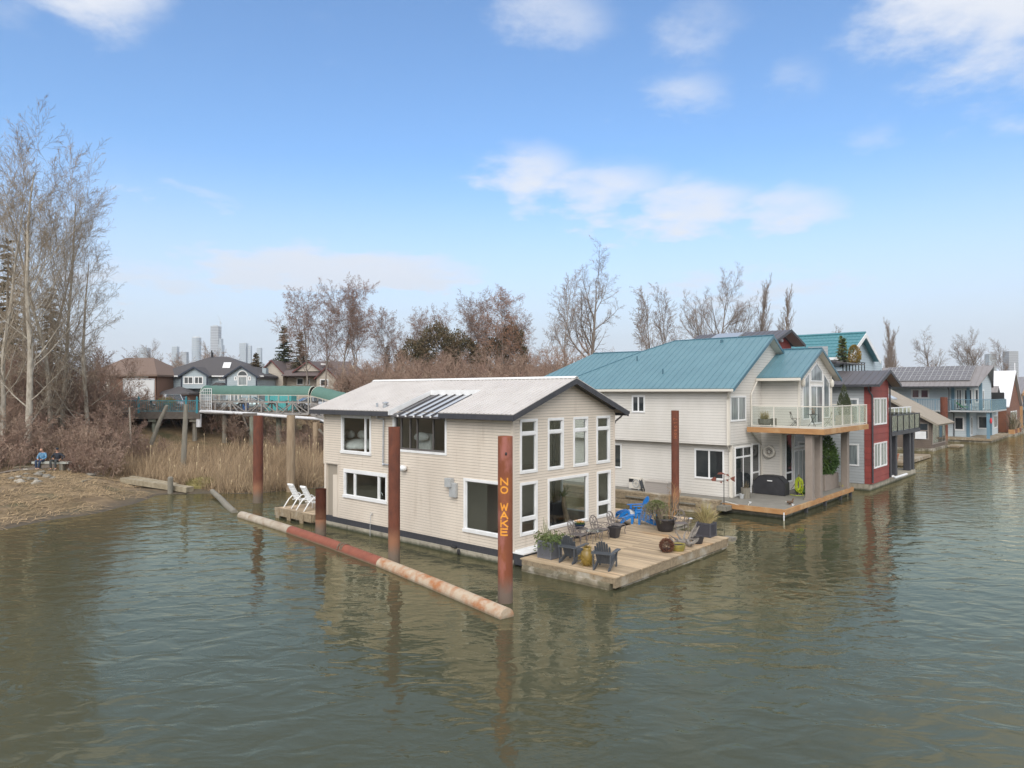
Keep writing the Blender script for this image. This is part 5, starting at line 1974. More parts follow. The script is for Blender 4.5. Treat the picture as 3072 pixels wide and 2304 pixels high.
b = MB(); b.box(50.1, 59.7, -.845, -.835, 4.08, 5.1); part(b, 'rail_glass', M_railglass, rl)
F4 = WF((0, 1.6, 0), (1, 0, 0), (0, -1, 0))
window(F4, H4, 50.5, 52.2, 1.2, 2.8, gm=M_curtain, **W3)
window(F4, H4, 54.2, 56.4, 1.2, 2.8, mv=(55.3,), gm=M_dkglass, **W3)
b = MB(); b.box(50, 61.2, -2.3, -.7, .05, .33); solo(b, 'raft', M_beam, 'low timber raft floating beyond the black balcony posts', 'raft', (55, -1.5, 0))
t = thing('flower_pot', 'terracotta flower pot on the low raft behind the black posts', 'pot', (50.6, -1.4, .33))
b = MB(); b.lathe(50.6, -1.4, [(.28, .33), (.4, .95), (.44, .95), (.44, 1.05), (.36, 1.05), (.34, .98)], 14); part(b, 'pot', mat('terracotta', (.42, .15, .07), .8), t)
b = MB(); b.lathe(50.6, -1.4, [(.02, 1.0), (.35, 1.0)], 10, caps=False); part(b, 'soil', M_soil, t)

# ---------------------------------------------------------------- brown shed roofed houseboat
M_brownsid = mat('brown siding', (.15, .115, .09), .8, (.12, .09, .07), 1)
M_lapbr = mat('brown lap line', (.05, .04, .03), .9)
M_tan = mat('tan roof', (.30, .255, .20), .7, (.27, .23, .18), 1)
H5 = thing('houseboat', 'small brown clapboard houseboat with a sloping tan shed roof', 'houseboat', (74, 0, 0))
b = MB(); b.box(69.8, 78.2, -.9, 9, -.6, .3); part(b, 'float', M_floatlog, H5)
b = MB()
s5 = lambda y: 3.5 + .57 * (y + .7)
A5 = WF((70.1, 0, 0), (0, 1, 0), (-1, 0, 0))
A5.siding(b, -.7, 8, .3, 7.0, course=.22, clip=lambda z: (-.7, 8) if z < 3.4 else ((z - 3.4) / .57 - .7, 8))
WF((0, -.7, 0), (1, 0, 0), (0, -1, 0)).siding(b, 70.1, 78, .3, 3.4, course=.22)
WF((78, 0, 0), (0, 1, 0), (1, 0, 0)).siding(b, -.7, 8, .3, 3.4, course=.22)
part(b, 'wall', [M_brownsid, M_lapbr], H5)
b = MB()
roof_slope(b, [(69.5, -1.5, s5(-1.5)), (79, -1.5, s5(-1.5)), (79, 8, s5(8)), (69.5, 8, s5(8))], (0, 1, .57), spacing=1.2, rib=(.04, .02), thick=.22)
r5 = part(b, 'roof', M_tan, H5)
b = MB()
for y in (3.2, 4.6):
    b.ext([(70.2, y, s5(y) + .03), (72.2, y, s5(y) + .03), (72.2, y + 1, s5(y + 1) + .03), (70.2, y + 1, s5(y + 1) + .03)], (0, 0, .15))
part(b, 'skylight', M_palepan, r5)
W5 = dict(fw=.1, proud=.04, depth=.06, fm=M_taupe)
window(A5, H5, -.45, 1.1, 1.3, 3.2, gm=M_dkglass, mh=(2.3,), **W5)
window(WF((0, -.7, 0), (1, 0, 0), (0, -1, 0)), H5, 70.5, 77.6, .7, 3.3, gm=M_dkglass, mv=(72.3, 74.1, 75.9), **W5)
b = MB(); b.box(69.97, 69.99, -.2, .9, 1.35, 2.2); part(b, 'curtain', M_white, H5)
b = MB(); b.box(77.5, 80.5, -2.2, -.95, .05, .25); solo(b, 'raft', M_beam, 'tiny timber float at the foot of the brown houseboat', 'raft', (79, -1.6, 0))

# ---------------------------------------------------------------- light blue houseboat with solar panels
M_blue2 = mat('light blue siding', (.52, .58, .61), .6, (.48, .54, .57), .6)
M_slate = mat('slate blue trim', (.13, .23, .30), .6)
M_zincroof = mat('grey brown metal roof', (.22, .20, .195), .4, (.20, .18, .175), .8)
M_panel = mat('solar panel', (.085, .078, .085), .25, (.10, .09, .095), 2, spec=.8)
H6 = thing('houseboat', 'light blue two storey houseboat with solar panels over its metal roof', 'houseboat', (96, 0, 0))
b = MB(); b.box(89.9, 106.4, -3.7, 11, -.6, .25); part(b, 'float', M_floatlog, H6)
b = MB(); b.box(89.7, 106.6, -3.85, 11, .27, .55); part(b, 'deck', M_beam, H6)
b = MB()
A6 = WF((92.2, 0, 0), (0, 1, 0), (-1, 0, 0))
AL6 = WF((92.5, 0, 0), (0, 1, 0), (-1, 0, 0))
AL6.siding(b, -.9, 11, .56, 4.0, course=.25)
A6.siding(b, -2.4, 11, 4.1, 8.5, course=.25)
z6 = lambda x: 7.45 + .42 * (x - 89) if x <= 95.75 else 7.45 + .42 * (102.5 - x)
F6 = WF((0, -2.4, 0), (1, 0, 0), (0, -1, 0))
F6.siding(b, 92.2, 101, 4.1, 10.1, course=.25, clip=lambda z: (92.2, 101) if z < z6(92.2) - .2 else (89 + (z + .2 - 7.45) / .42, 102.5 - (z + .2 - 7.45) / .42))
FL6 = WF((0, -.9, 0), (1, 0, 0), (0, -1, 0))
FL6.siding(b, 92.5, 99, .56, 4.0, course=.25)
WF((99, 0, 0), (0, 1, 0), (-1, 0, 0)).siding(b, -2.6, -.9, .56, 4.0, course=.25)
WF((0, -2.6, 0), (1, 0, 0), (0, -1, 0)).siding(b, 99, 105.5, .56, 4.0, course=.25)
WF((105.5, 0, 0), (0, 1, 0), (1, 0, 0)).siding(b, -2.6, 11, .56, 4.0, course=.25)
part(b, 'wall', [M_blue2, M_lapb], H6)
for (x, y, z0, z1) in ((92.4, -1.0, .56, 4.0), (98.9, -2.7, .56, 4.0), (92.1, -2.5, 4.2, 7.9), (90.0, -3.6, .56, 4.0), (92.1, .7, 4.2, 8.2), (92.1, -1.1, 4.2, 8.2)):
    b = MB(); b.box(x, x + .35, y, y + .35, z0, z1); part(b, 'post' if x == 90.0 else 'corner_trim', M_slate, H6)
b = MB()
b.box(92.1, 92.19, -2.4, 11, 7.35, 7.7)
part(b, 'head_trim', M_slate, H6)
b = MB()
k6 = dict(spacing=.6, rib=(.05, .04), thick=.15)
roof_slope(b, [(89, -2.5, z6(89)), (95.75, -3.4, z6(95.75)), (95.75, 11, z6(95.75)), (89, 11, z6(89))], (1, 0, .42), **k6)
roof_slope(b, [(95.75, -3.4, z6(95.75)), (102.5, -2.5, z6(102.5)), (102.5, 11, z6(102.5)), (95.75, 11, z6(95.75))], (-1, 0, .42), **k6)
r6 = part(b, 'roof', M_zincroof, H6)
b = MB()
b.box(88.85, 89.0, -2.5, 11, 7.28, 7.45)
b.tube([(88.95, .9, 7.3), (89.6, .9, 6.9), (89.62, .9, 4.2), (92.4, .8, 3.7), (92.4, .8, .6)], .07, 6)
part(b, 'gutter', M_charcoal, r6)
for i in range(3):
    for j in range(9):
        x0, x1 = 90.6 + i * 1.66, 90.6 + i * 1.66 + 1.6
        y0 = -1.35 + j * 1.22
        b = MB()
        b.ext([(x0, y0, z6(x0) + .10), (x1, y0, z6(x1) + .10), (x1, y0 + 1.17, z6(x1) + .10), (x0, y0 + 1.17, z6(x0) + .10)], (0, 0, .05))
        b.cm = 1
        e = .025
        for (p, q) in (((x0, y0), (x1, y0)), ((x1, y0), (x1, y0 + 1.17)), ((x1, y0 + 1.17), (x0, y0 + 1.17)), ((x0, y0 + 1.17), (x0, y0)), ((x0, y0 + .585), (x1, y0 + .585)), (((x0 + x1) / 2, y0), ((x0 + x1) / 2, y0 + 1.17))):
            b.bar((p[0], p[1], z6(p[0]) + .15), (q[0], q[1], z6(q[0]) + .15), .028, .03)
        part(b, 'solar_panel', [M_panel, M_grey], H6)
W6 = dict(fw=.16, proud=.05, depth=.06)
M_redblind = mat('pane with dark red blind', (.085, .012, .018), .12, spec=.8)
window(A6, H6, 3.7, 5.95, 5.75, 7.12, gm=M_redblind, mv=(4.85,), mw_=.3, **W6)
window(A6, H6, -.25, .55, 4.3, 7.1, gm=M_dkglass, mv=(.15,), name='balcony_door', **W6)
window(A6, H6, -1.45, -.35, 4.9, 7.1, gm=M_dkglass, **W6)
window(A6, H6, -2.2, -1.6, 5.2, 7.1, gm=M_dkglass, **W6)
window(F6, H6, 92.9, 94.4, 4.3, 7.0, gm=M_dkglass, mv=(93.6,), name='balcony_door', **W6)
window(AL6, H6, -.4, .85, 1.4, 3.3, gm=M_dkglass, **W6)
window(FL6, H6, 94.0, 95.4, .62, 3.3, gm=M_dkglass, mv=(94.7,), name='patio_door', **W6)
window(WF((98.98, 0, 0), (0, 1, 0), (-1, 0, 0)), H6, -2.5, -1.0, 1.4, 3.3, gm=M_dkglass, **W6)
window(WF((0, -2.6, 0), (1, 0, 0), (0, -1, 0)), H6, 101.5, 105, 1.4, 3.3, gm=M_curtain, mv=(102.4, 103.3, 104.2), **W6)
b = MB(); b.box(89.75, 104.2, -3.85, -2.42, 4.0, 4.2); b.box(89.75, 92.15, -2.41, 8, 4.0, 4.2); part(b, 'balcony_floor', M_grey, H6)
b = MB()
for i in range(40):
    y = -3.75 + i * .30
    big = i % 7 == 0
    w = .05 if big else .018
    b.box(89.8 - w, 89.8 + w, y - w, y + w, 4.2, 5.62)
for i in range(13):
    x = 90.9 + i * 1.1
    b.box(x - .05, x + .05, -3.83, -3.73, 4.2, 5.6)
b.box(89.75, 89.86, -3.83, 8, 5.62, 5.7); b.box(89.87, 104.2, -3.83, -3.73, 5.62, 5.7)
rl = part(b, 'balcony_rail', M_slate, H6)
b = MB(); b.box(90.0, 104.1, -3.785, -3.775, 4.25, 5.6); b.box(89.795, 89.805, -3.7, 0.6, 4.25, 5.6); part(b, 'rail_glass', M_railglass, rl)
b = MB(); b.box(103.2, 103.3, -3.7, 0, 4.2, 6.6); part(b, 'privacy_screen', M_black, H6)
b = MB(); b.rock((90.0, -3.75, 2.9), .14, .14, .38, 3, 10, 6, .1); solo(b, 'buoy', mat('red buoy', (.55, .03, .04), .5), 'small red buoy hung on the slate blue post', 'buoy', (90.0, -3.75, 2.6))
t = thing('lounge_chair', 'green sling lounge chair on the solar roofed houseboat balcony', 'chair', (90.8, -.6, 4.2))
b = MB(); b.ext([(90.8, -1.0, 4.6), (90.8, -.4, 4.62), (90.8, .35, 5.2), (90.8, .3, 5.28), (90.8, -.45, 4.72), (90.8, -1.0, 4.7)], (.7, 0, 0)); part(b, 'sling', mat('green fabric', (.05, .27, .08), .7), t)
b = MB()
for x in (90.85, 91.45):
    b.bar((x, -.9, 4.2), (x, 0.0, 4.9), .04); b.bar((x, .1, 4.2), (x, -.6, 4.65), .04)
part(b, 'frame', M_black, t)
t = thing('side_table', 'small black table beside the green lounge chair', 'table', (90.8, -1.9, 4.2))
b = MB(); b.lathe(90.8, -1.9, [(.3, 4.66), (.3, 4.7)], 12); part(b, 'table_top', M_black, t)
for dx, dy in ((.2, 0), (-.1, .18), (-.1, -.18)):
    b = MB(); b.bar((90.8 + dx, -1.9 + dy, 4.2), (90.8 + dx * .6, -1.9 + dy * .6, 4.66), .03); part(b, 'leg', M_black, t)
pile(84.5, .58, .42, 6.0, M_rust, 'rusty pile standing before the light blue solar roofed houseboat')

# ---------------------------------------------------------------- farthest houseboats
M_whiteroof = mat('white metal roof', (.72, .72, .74), .45)
M_woodsid = mat('red cedar siding', (.20, .075, .035), .7, (.15, .055, .03), 1.5)
H7 = thing('houseboat', 'A frame houseboat with white metal roof and red cedar front', 'houseboat', (121, 0, 0))
b = MB(); b.box(112, 130, -3.3, 8, -.6, .4); part(b, 'float', M_floatlog, H7)
b = MB()
F7 = WF((0, -2.9, 0), (1, 0, 0), (0, -1, 0))
F7.siding(b, 112.5, 129.5, .4, 9.9, course=.3, clip=lambda z: (112.5, 129.5) if z < 4.4 else (112.5 + (z - 4.4) / .62, 129.5 - (z - 4.4) / .62))
WF((112.5, 0, 0), (0, 1, 0), (-1, 0, 0)).siding(b, -2.9, 8, .4, 4.6, course=.3)
part(b, 'wall', [M_woodsid, M_lapbr], H7)
b = MB()
roof_slope(b, [(112, -3.3, 4.4), (121, -3.3, 10.2), (121, 8, 10.2), (112, 8, 4.4)], (1, 0, .64), spacing=.8, rib=(.05, .04), thick=.2)
roof_slope(b, [(121, -3.3, 10.2), (130, -3.3, 4.4), (130, 8, 4.4), (121, 8, 10.2)], (-1, 0, .64), spacing=.8, rib=(.05, .04), thick=.2)
part(b, 'roof', M_whiteroof, H7)
b = MB()
roof_slope(b, [(108.2, -2.2, 6.2), (110.4, -2.2, 7.6), (110.4, 4, 7.6), (108.2, 4, 6.2)], (1, 0, .64), **k6)
roof_slope(b, [(110.4, -2.2, 7.6), (112.4, -2.2, 6.2), (112.4, 4, 6.2), (110.4, 4, 7.6)], (-1, 0, .64), **k6)
b.box(108.6, 112.0, -1.9, 4, .4, 6.3)
part(b, 'porch', M_zincroof, H7)
window(F7, H7, 117, 125, 1.0, 3.6, gm=M_dkglass, mv=(119, 121, 123), **W6)
H8 = thing('houseboat', 'timber gabled houseboat with blue trim at the right edge', 'houseboat', (145, 0, 0))
b = MB(); b.box(131, 159, -2.4, 10, -.6, .4); part(b, 'float', M_floatlog, H8)
b = MB()
F8 = WF((0, -1.8, 0), (1, 0, 0), (0, -1, 0))
F8.siding(b, 132.5, 157.5, .4, 9.2, course=.3, clip=lambda z: (132.5, 157.5) if z < 6.4 else (132.5 + (z - 6.4) / .22, 157.5 - (z - 6.4) / .22))
WF((132.5, 0, 0), (0, 1, 0), (-1, 0, 0)).siding(b, -1.8, 10, .4, 6.5, course=.3)
part(b, 'wall', [mat('slate siding', (.075, .10, .13), .7), M_lapbr], H8)
b = MB()
roof_slope(b, [(131, -3.2, 6.4), (145, -3.2, 9.6), (145, 10, 9.6), (131, 10, 6.4)], (1, 0, .23), **k6)
roof_slope(b, [(145, -3.2, 9.6), (159, -3.2, 6.4), (159, 10, 6.4), (145, 10, 9.6)], (-1, 0, .23), **k6)
r8 = part(b, 'roof', M_zincroof, H8)
b = MB()
b.bar((131, -3.25, 6.3), (145, -3.25, 9.5), .2, .5); b.bar((145, -3.25, 9.5), (159, -3.25, 6.3), .2, .5)
b.box(132.3, 132.8, -3.0, -2.5, .4, 6.6); b.box(144.7, 145.2, -3.0, -2.5, .4, 9.3)
part(b, 'timber_frame', M_cedarbeam, r8)
b = MB(); b.box(132.8, 157, -2.8, -1.82, 3.4, 3.9); b.box(140, 150, -1.95, -1.82, 7.2, 7.5); part(b, 'trim', M_slate, H8)
window(F8, H8, 135, 143, 4.3, 6.4, gm=M_curtain, mv=(137, 139, 141), **W6)
window(F8, H8, 135, 143, 1.0, 3.2, gm=M_dkglass, mv=(137, 139, 141), **W6)
b = MB(); b.box(107.5, 131, -4.4, -3.35, -.2, .35); solo(b, 'raft', M_floatlog, 'long low log raft with planters at the right edge', 'raft', (119, -4, 0))
R_ = random.Random(3)
for i, lb in enumerate(('first planter on the far log raft, cedar boxed', 'second planter on the far log raft', 'third planter on the far log raft', 'last planter on the far log raft, by the right edge')):
    x = 109.5 + i * 2.6
    t = thing('planter', lb, 'planter', (x, -3.9, .35), group='planters on the far raft')
    b = MB(); b.bevbox(x - .6, x + .6, -4.25, -3.5, .35, 1.0, .03); part(b, 'box', M_cedarbeam if i % 2 == 0 else M_woodsid, t)
    b = MB()
    for k in range(60):
        strand(b, R_, Vector((x + R_.uniform(-.5, .5), -3.9 + R_.uniform(-.3, .3), .95)), R_.uniform(.8, 3.2 if i < 3 else 1.5), R_.uniform(0, .4), .03, R_.uniform(0, 6.28))
    part(b, 'plant', M_olive if i % 2 == 0 else M_twigL, t)
# ---------------------------------------------------------------- furniture and plants on the decks
M_slategrey = mat('slate grey paint', (.062, .070, .082), .55, (.075, .083, .095), 4)
M_blue = mat('bright blue resin', (.006, .17, .52), .4, (.008, .19, .56), 3)
M_cast = mat('brown grey cast aluminium', (.135, .115, .11), .5, (.16, .14, .13), 5)
M_latt = mat('grey resin lattice', (.155, .16, .18), .6, (.13, .135, .15), 4)
M_lattd = mat('dark resin lattice', (.062, .062, .075), .6)
M_blkpot = mat('black pot', (.028, .026, .030), .5, (.04, .037, .04), 2)
M_leafG = mixfol('evergreen shrub leaf', (.085, .12, .035), (.16, .17, .06))
M_grassY = island_var(mat('bleached grass', (.42, .33, .16), .9, (.30, .26, .11), 2), .3)
M_willow = mat('orange willow stem', (.34, .19, .08), .7)
M_mossY = mixfol('ochre sedge', (.24, .16, .03), (.15, .10, .02))
M_redball = mixfol('red brown heather', (.12, .045, .025), (.18, .08, .04))
M_drift = mat('grey driftwood', (.25, .225, .20), .9, (.17, .15, .13), 5, bump=.4)

# side deck along the far wall of the cream houseboat
t = thing('deck', 'side deck with the blue chairs behind the cream houseboat corner', 'deck', (9.5, 1, 0))
b = MB()
x = 8.45
R_ = random.Random(2)
while x < 11.5:
    dz = R_.uniform(-.003, .003)
    b.box(x, x + .137, -1.45 + R_.uniform(-.01, .01), 4.5, .405 + dz, .445 + dz)
    x += .145
part(b, 'deck_boards', M_plank, t)
b = MB(); b.box(8.46, 11.55, -1.42, -1.3, .2, .40); b.box(11.57, 11.65, -1.42, 4.5, .2, .42); part(b, 'rim_beam', M_beam, t)
b = MB(); b.tube([(8.6, -1.1, 0), (11.4, -1.1, 0)], .24, 10); b.tube([(11.3, -1, 0), (11.3, 4.4, 0)], .24, 10); part(b, 'float_log', M_floatlog, t)
b = MB(); b.box(8.2, 8.42, -1.75, -1.5, .452, .62); solo(b, 'timber_block', M_greypile, 'short dark timber block at the seam between the two decks', 'block', (8.3, -1.6, .45))


def slat(mb, p, q, w, th, up=(0, 0, 1)):
    mb.bar(p, q, w, th, up)


def adirondack(name, label, loc, rz_, m, group, foot=False):
    t = thing(name, label, 'chair', loc, rz_, group, absolute=False)
    for sy in (-1, 1):
        b = MB()
        b.ext([(-.12, sy * .27 - .02, 0), (.05, sy * .27 - .02, 0), (.78, sy * .27 - .02, .26), (.80, sy * .27 - .02, .37), (.66, sy * .27 - .02, .37), (-.12, sy * .27 - .02, .07)], (0, .04, 0))
        part(b, 'side_rail', m, t)
        b = MB(); b.box(.70, .80, sy * .30 - .02, sy * .30 + .02, 0, .56); part(b, 'leg', m, t)
        b = MB()
        b.ext([(-.02, sy * .34 - .05, .57), (.55, sy * .34 - .07, .57), (.86, sy * .34 - .09, .57), (.93, sy * .34 - .04, .57), (.93, sy * .34 + .05, .57), (.84, sy * .34 + .09, .57), (.5, sy * .34 + .07, .57), (-.02, sy * .34 + .05, .57)], (0, 0, .03))
        b.ext([(.68, sy * .335 - .015, .40), (.82, sy * .335 - .015, .565), (.70, sy * .335 - .015, .565)], (0, .03, 0))
        part(b, 'armrest', m, t)
    b = MB()
    for i in range(7):
        f = i / 6
        x, z = .80 - .50 * f, .385 - .17 * f + .02 * sin(pi * f)
        b.ext([(x - .033, -.29, z - .012), (x + .033, -.29, z + .010), (x + .033, -.29, z + .032), (x - .033, -.29, z + .010)], (0, .58, 0))
    part(b, 'seat', m, t)
    b = MB()
    tops = (.80, .92, .98, 1.0, .98, .92, .80)
    for i, h in enumerate(tops):
        y = (i - 3) * .076
        x0, x1 = .30, .30 - (h - .18) * .40
        y1 = y * 1.12
        w = .034
        b.grid([(x0, y - w, .18), (x0, y + w, .18), (x1, y1 + w * 1.05, h), (x1, y1, h + .022), (x1, y1 - w * 1.05, h)] + [(x0 - .022, y - w, .17), (x0 - .022, y + w, .17), (x1 - .022, y1 + w * 1.05, h - .01), (x1 - .022, y1, h + .012), (x1 - .022, y1 - w * 1.05, h - .01)],
               [(0, 1, 2, 3, 4), (9, 8, 7, 6, 5), (0, 5, 6, 1), (1, 6, 7, 2), (2, 7, 8, 3), (3, 8, 9, 4), (4, 9, 5, 0)])
    b.bar((.05, -.30, .60), (.05, .30, .60), .03, .07)
    b.bar((-.02, -.37, .565), (-.02, .37, .565), .07, .03)
    part(b, 'backrest', m, t)
    for sy in (-1, 1):
        b = MB(); b.bar((-.03, sy * .30, 0.03), (-.03, sy * .31, .56), .06, .03, (0, 1, 0)); part(b, 'rear_leg', m, t)
    return t


def ottoman(label, loc, rz_, m):
    t = thing('footrest', label, 'footrest', loc, rz_, 'blue footrests', absolute=False)
    for sy in (-1, 1):
        b = MB()
        b.ext([(-.35, sy * .24 - .018, 0), (-.25, sy * .24 - .018, 0), (.12, sy * .24 - .018, .25), (.30, sy * .24 - .018, .28), (.30, sy * .24 - .018, .34), (.08, sy * .24 - .018, .36), (-.18, sy * .24 - .018, .26)], (0, .036, 0))
        part(b, 'side_rail', m, t)
        b = MB(); b.box(.18, .28, sy * .24 - .018 + .036 * sy, sy * .24 + .018 + .036 * sy, 0, .32); part(b, 'leg', m, t)
    b = MB()
    for i in range(7):
        f = i / 6
        x, z = .28 - .50 * f, .35 - .14 * f * f + .01
        b.bar((x, -.27, z + .01), (x, .27, z + .01), .065, .02)
    part(b, 'top', m, t)
    return t


adirondack('adirondack_chair', 'slate grey wooden armchair right behind the lattice planter', (.25, -2.40, DZ), .12, M_slategrey, 'slate grey armchairs')
adirondack('adirondack_chair', 'slate grey wooden armchair nearest the deck corner, right of the ochre urn', (.22, -3.92, DZ), .30, M_slategrey, 'slate grey armchairs')
adirondack('adirondack_chair', 'bright blue armchair with tall fan back, farther of the blue pair', (10.45, .35, DZ), radians(146), M_blue, 'bright blue armchairs')
adirondack('adirondack_chair', 'bright blue armchair seen side on beside the big black pot', (8.95, -1.0, DZ), radians(118), M_blue, 'bright blue armchairs')
ottoman('blue footrest in front of the farther blue armchair', (9.35, 1.1, DZ), radians(146 + 180), M_blue)
ottoman('blue footrest in front of the blue armchair by the black pot', (8.4, .2, DZ), radians(118 + 180), M_blue)
b = MB(); b.rock((9.9, .9, .62), .3, .4, .2, 2, 12, 8, .1); solo(b, 'bag', M_linen, 'crumpled white bag beside the blue chairs', 'bag', (9.9, .9, .45), smooth=True)
b = MB(); b.lathe(0, 0, [(.02, 0), (.22, .02), (.26, .12), (.26, .42), (.22, .52), (.02, .55)], 14)
b.move(0, Matrix.Translation((8.95, 2.0, .72)) @ Matrix.Rotation(pi / 2, 4, 'Y')); solo(b, 'float_drum', M_blue, 'blue plastic drum lying left of the blue footrest', 'drum', (8.95, 2.0, .45), smooth=True)


def curl(b, c, r, ax, ay, a0, a1, rad, n=9):
    b.tube([c + ax * r * cos(a0 + (a1 - a0) * i / n) + ay * r * sin(a0 + (a1 - a0) * i / n) for i in range(n + 1)], rad, 5)


def cast_chair(label, loc, rz_, m=None):
    """cast patio armchair, faces local +x"""
    m = m or M_cast
    t = thing('patio_chair', label, 'chair', loc, rz_, 'cast metal patio chairs', absolute=False)
    for (x, sy) in ((.24, -1), (.24, 1)):
        b = MB(); b.tube([(x + .02, sy * .27, .42), (x + .05, sy * .275, .30), (x + .01, sy * .27, .14), (x + .05, sy * .275, 0)], [.02, .02, .014, .018], 6); part(b, 'leg', m, t)
    for sy in (-1, 1):
        b = MB(); b.tube([(-.22, sy * .24, .42), (-.24, sy * .25, .25), (-.32, sy * .26, 0)], [.02, .018, .018], 6); part(b, 'leg', m, t)
    b = MB(); b.bevbox(-.24, .28, -.28, .28, .40, .43, .01); part(b, 'seat', m, t)
    b = MB()
    ax, ay = Vector((0, 1, 0)), Vector((-.30, 0, .95)).normalized()
    O = Vector((-.22, 0, .43))
    rim = []
    for i in range(17):
        s = i / 16
        a = pi * s
        rim.append(O + ax * (.27 * cos(a)) + ay * (.28 + .24 * sin(a) ** .8 if .05 < s < .95 else .02))
    rim = [O + ax * .25, O + ax * .28 + ay * .28] + [O + ax * (.28 * cos(pi * i / 12)) + ay * (.30 + .24 * sin(pi * i / 12)) for i in range(13)] + [O - ax * .28 + ay * .28, O - ax * .25]
    b.tube(rim, .018, 6)
    for k in (-1, 1):
        curl(b, O + ax * .13 * k + ay * .17, .12, ax, ay, -1.2, 3.6, .011)
        curl(b, O + ax * .13 * k + ay * .36, .11, ax, ay, -2.5, 2.6, .011)
        b.tube([O + ax * .02 * k, O + ax * .10 * k + ay * .2, O + ax * .02 * k + ay * .38, O + ax * .07 * k + ay * .52], .011, 5)
        b.tube([O + ax * .2 * k, O + ax * .06 * k + ay * .16, O + ax * .2 * k + ay * .32, O + ax * .2 * k + ay * .46], .010, 5)
    curl(b, O + ay * .28, .08, ax, ay, 0, 6.28, .010)
    part(b, 'backrest', m, t)
    for sy in (-1, 1):
        b = MB()
        b.tube([(-.27, sy * .28, .62), (-.05, sy * .31, .66), (.20, sy * .31, .65), (.29, sy * .30, .60), (.27, sy * .30, .54), (.20, sy * .29, .56)], .017, 6)
        b.tube([(.2, sy * .30, .65), (.12, sy * .29, .53), (.18, sy * .28, .43)], .013, 6)
        curl(b, Vector((-.02, sy * .29, .54)), .08, Vector((1, 0, 0)), Vector((0, 0, 1)), 0, 5.5, .009)
        part(b, 'armrest', m, t)
    return t


cc = cast_chair('cast metal patio chair nearest the lattice planter, left of the flower bowl', (3.02, -.85, DZ), -pi / 2 + .15)
dup(cc, (4.50, -.90, DZ), -pi / 2 + .05, 'cast metal patio chair between the flower bowl and the small grey pot')
dup(cc, (5.85, -.85, DZ), -pi / 2 + .1, 'cast metal patio chair under the narrow right gable window')
dup(cc, (8.02, -2.75, DZ), radians(222), 'cast metal patio chair standing between the big black pot and the far lattice planter')
t = thing('coffee_table', 'glass topped cast table between two patio chairs', 'table', (3.78, -1.12, DZ))
b = MB(); b.lathe(3.78, -1.12, [(.36, .925), (.36, .94)], 20); part(b, 'table_top', M_railglass, t)
b = MB()
b.tube([(3.78 + .36 * cos(a), -1.12 + .36 * sin(a), .925) for a in [i * pi / 8 for i in range(17)]], .015, 5)
part(b, 'rim', M_cast, t)
for k in range(4):
    a = k * pi / 2 + .4
    b = MB(); b.tube([(3.78 + r * cos(a), -1.12 + r * sin(a), z) for r, z in ((.33, .92), (.2, .78), (.25, .6), (.32, .452))], .014, 5); part(b, 'leg', M_cast, t)
t = thing('side_table', 'small dark table carrying the flower bowl', 'table', (3.72, -.42, DZ))
b = MB(); b.bevbox(3.45, 4.0, -.66, -.2, .92, .95, .008); part(b, 'table_top', M_cast, t)
for dx, dy in ((.06, .06), (.06, .40), (.49, .06), (.49, .40)):
    b = MB(); b.box(3.45 + dx - .02, 3.45 + dx + .02, -.66 + dy - .02, -.66 + dy + .02, .452, .92); part(b, 'leg', M_cast, t)
t = thing('flower_bowl', 'dark blue bowl of yellow and orange flowers', 'flower bowl', (3.72, -.42, .95))
b = MB(); b.lathe(3.72, -.42, [(.12, .952), (.2, 1.02), (.25, 1.14), (.235, 1.14), (.2, 1.08)], 16); part(b, 'bowl', mat('dark blue glaze', (.018, .035, .07), .25), t)
b = MB(); R_ = random.Random(9)
for i in range(260):
    a, r = R_.uniform(0, 6.28), .23 * sqrt(R_.random())
    leaf_quad(b, R_, Vector((3.72 + r * cos(a), -.42 + r * sin(a), 1.12 + R_.uniform(0, .12))), .05)
part(b, 'leaves', M_laurel, t)
b = MB()
for i in range(90):
    a, r = R_.uniform(0, 6.28), .23 * sqrt(R_.random())
    leaf_quad(b, R_, Vector((3.72 + r * cos(a), -.42 + r * sin(a), 1.22 + R_.uniform(0, .06))), .045, Vector((1, .2, 0)), 1)
part(b, 'blossom', island_var(mat('yellow orange petal', (.75, .40, .02), .6, (.65, .22, .02), 30), .3), t)
t = thing('pot', 'small square grey pot between two patio chairs', 'pot', (5.15, -1.2, DZ))
b = MB(); b.lathe(5.15, -1.2, [(.20, .452), (.29, .86), (.31, .86), (.31, .92), (.26, .92), (.25, .85)], 4); part(b, 'pot', M_blkpot, t)
b = MB(); b.lathe(5.15, -1.2, [(.01, .86), (.25, .86)], 4, caps=False); part(b, 'soil', M_soil, t)


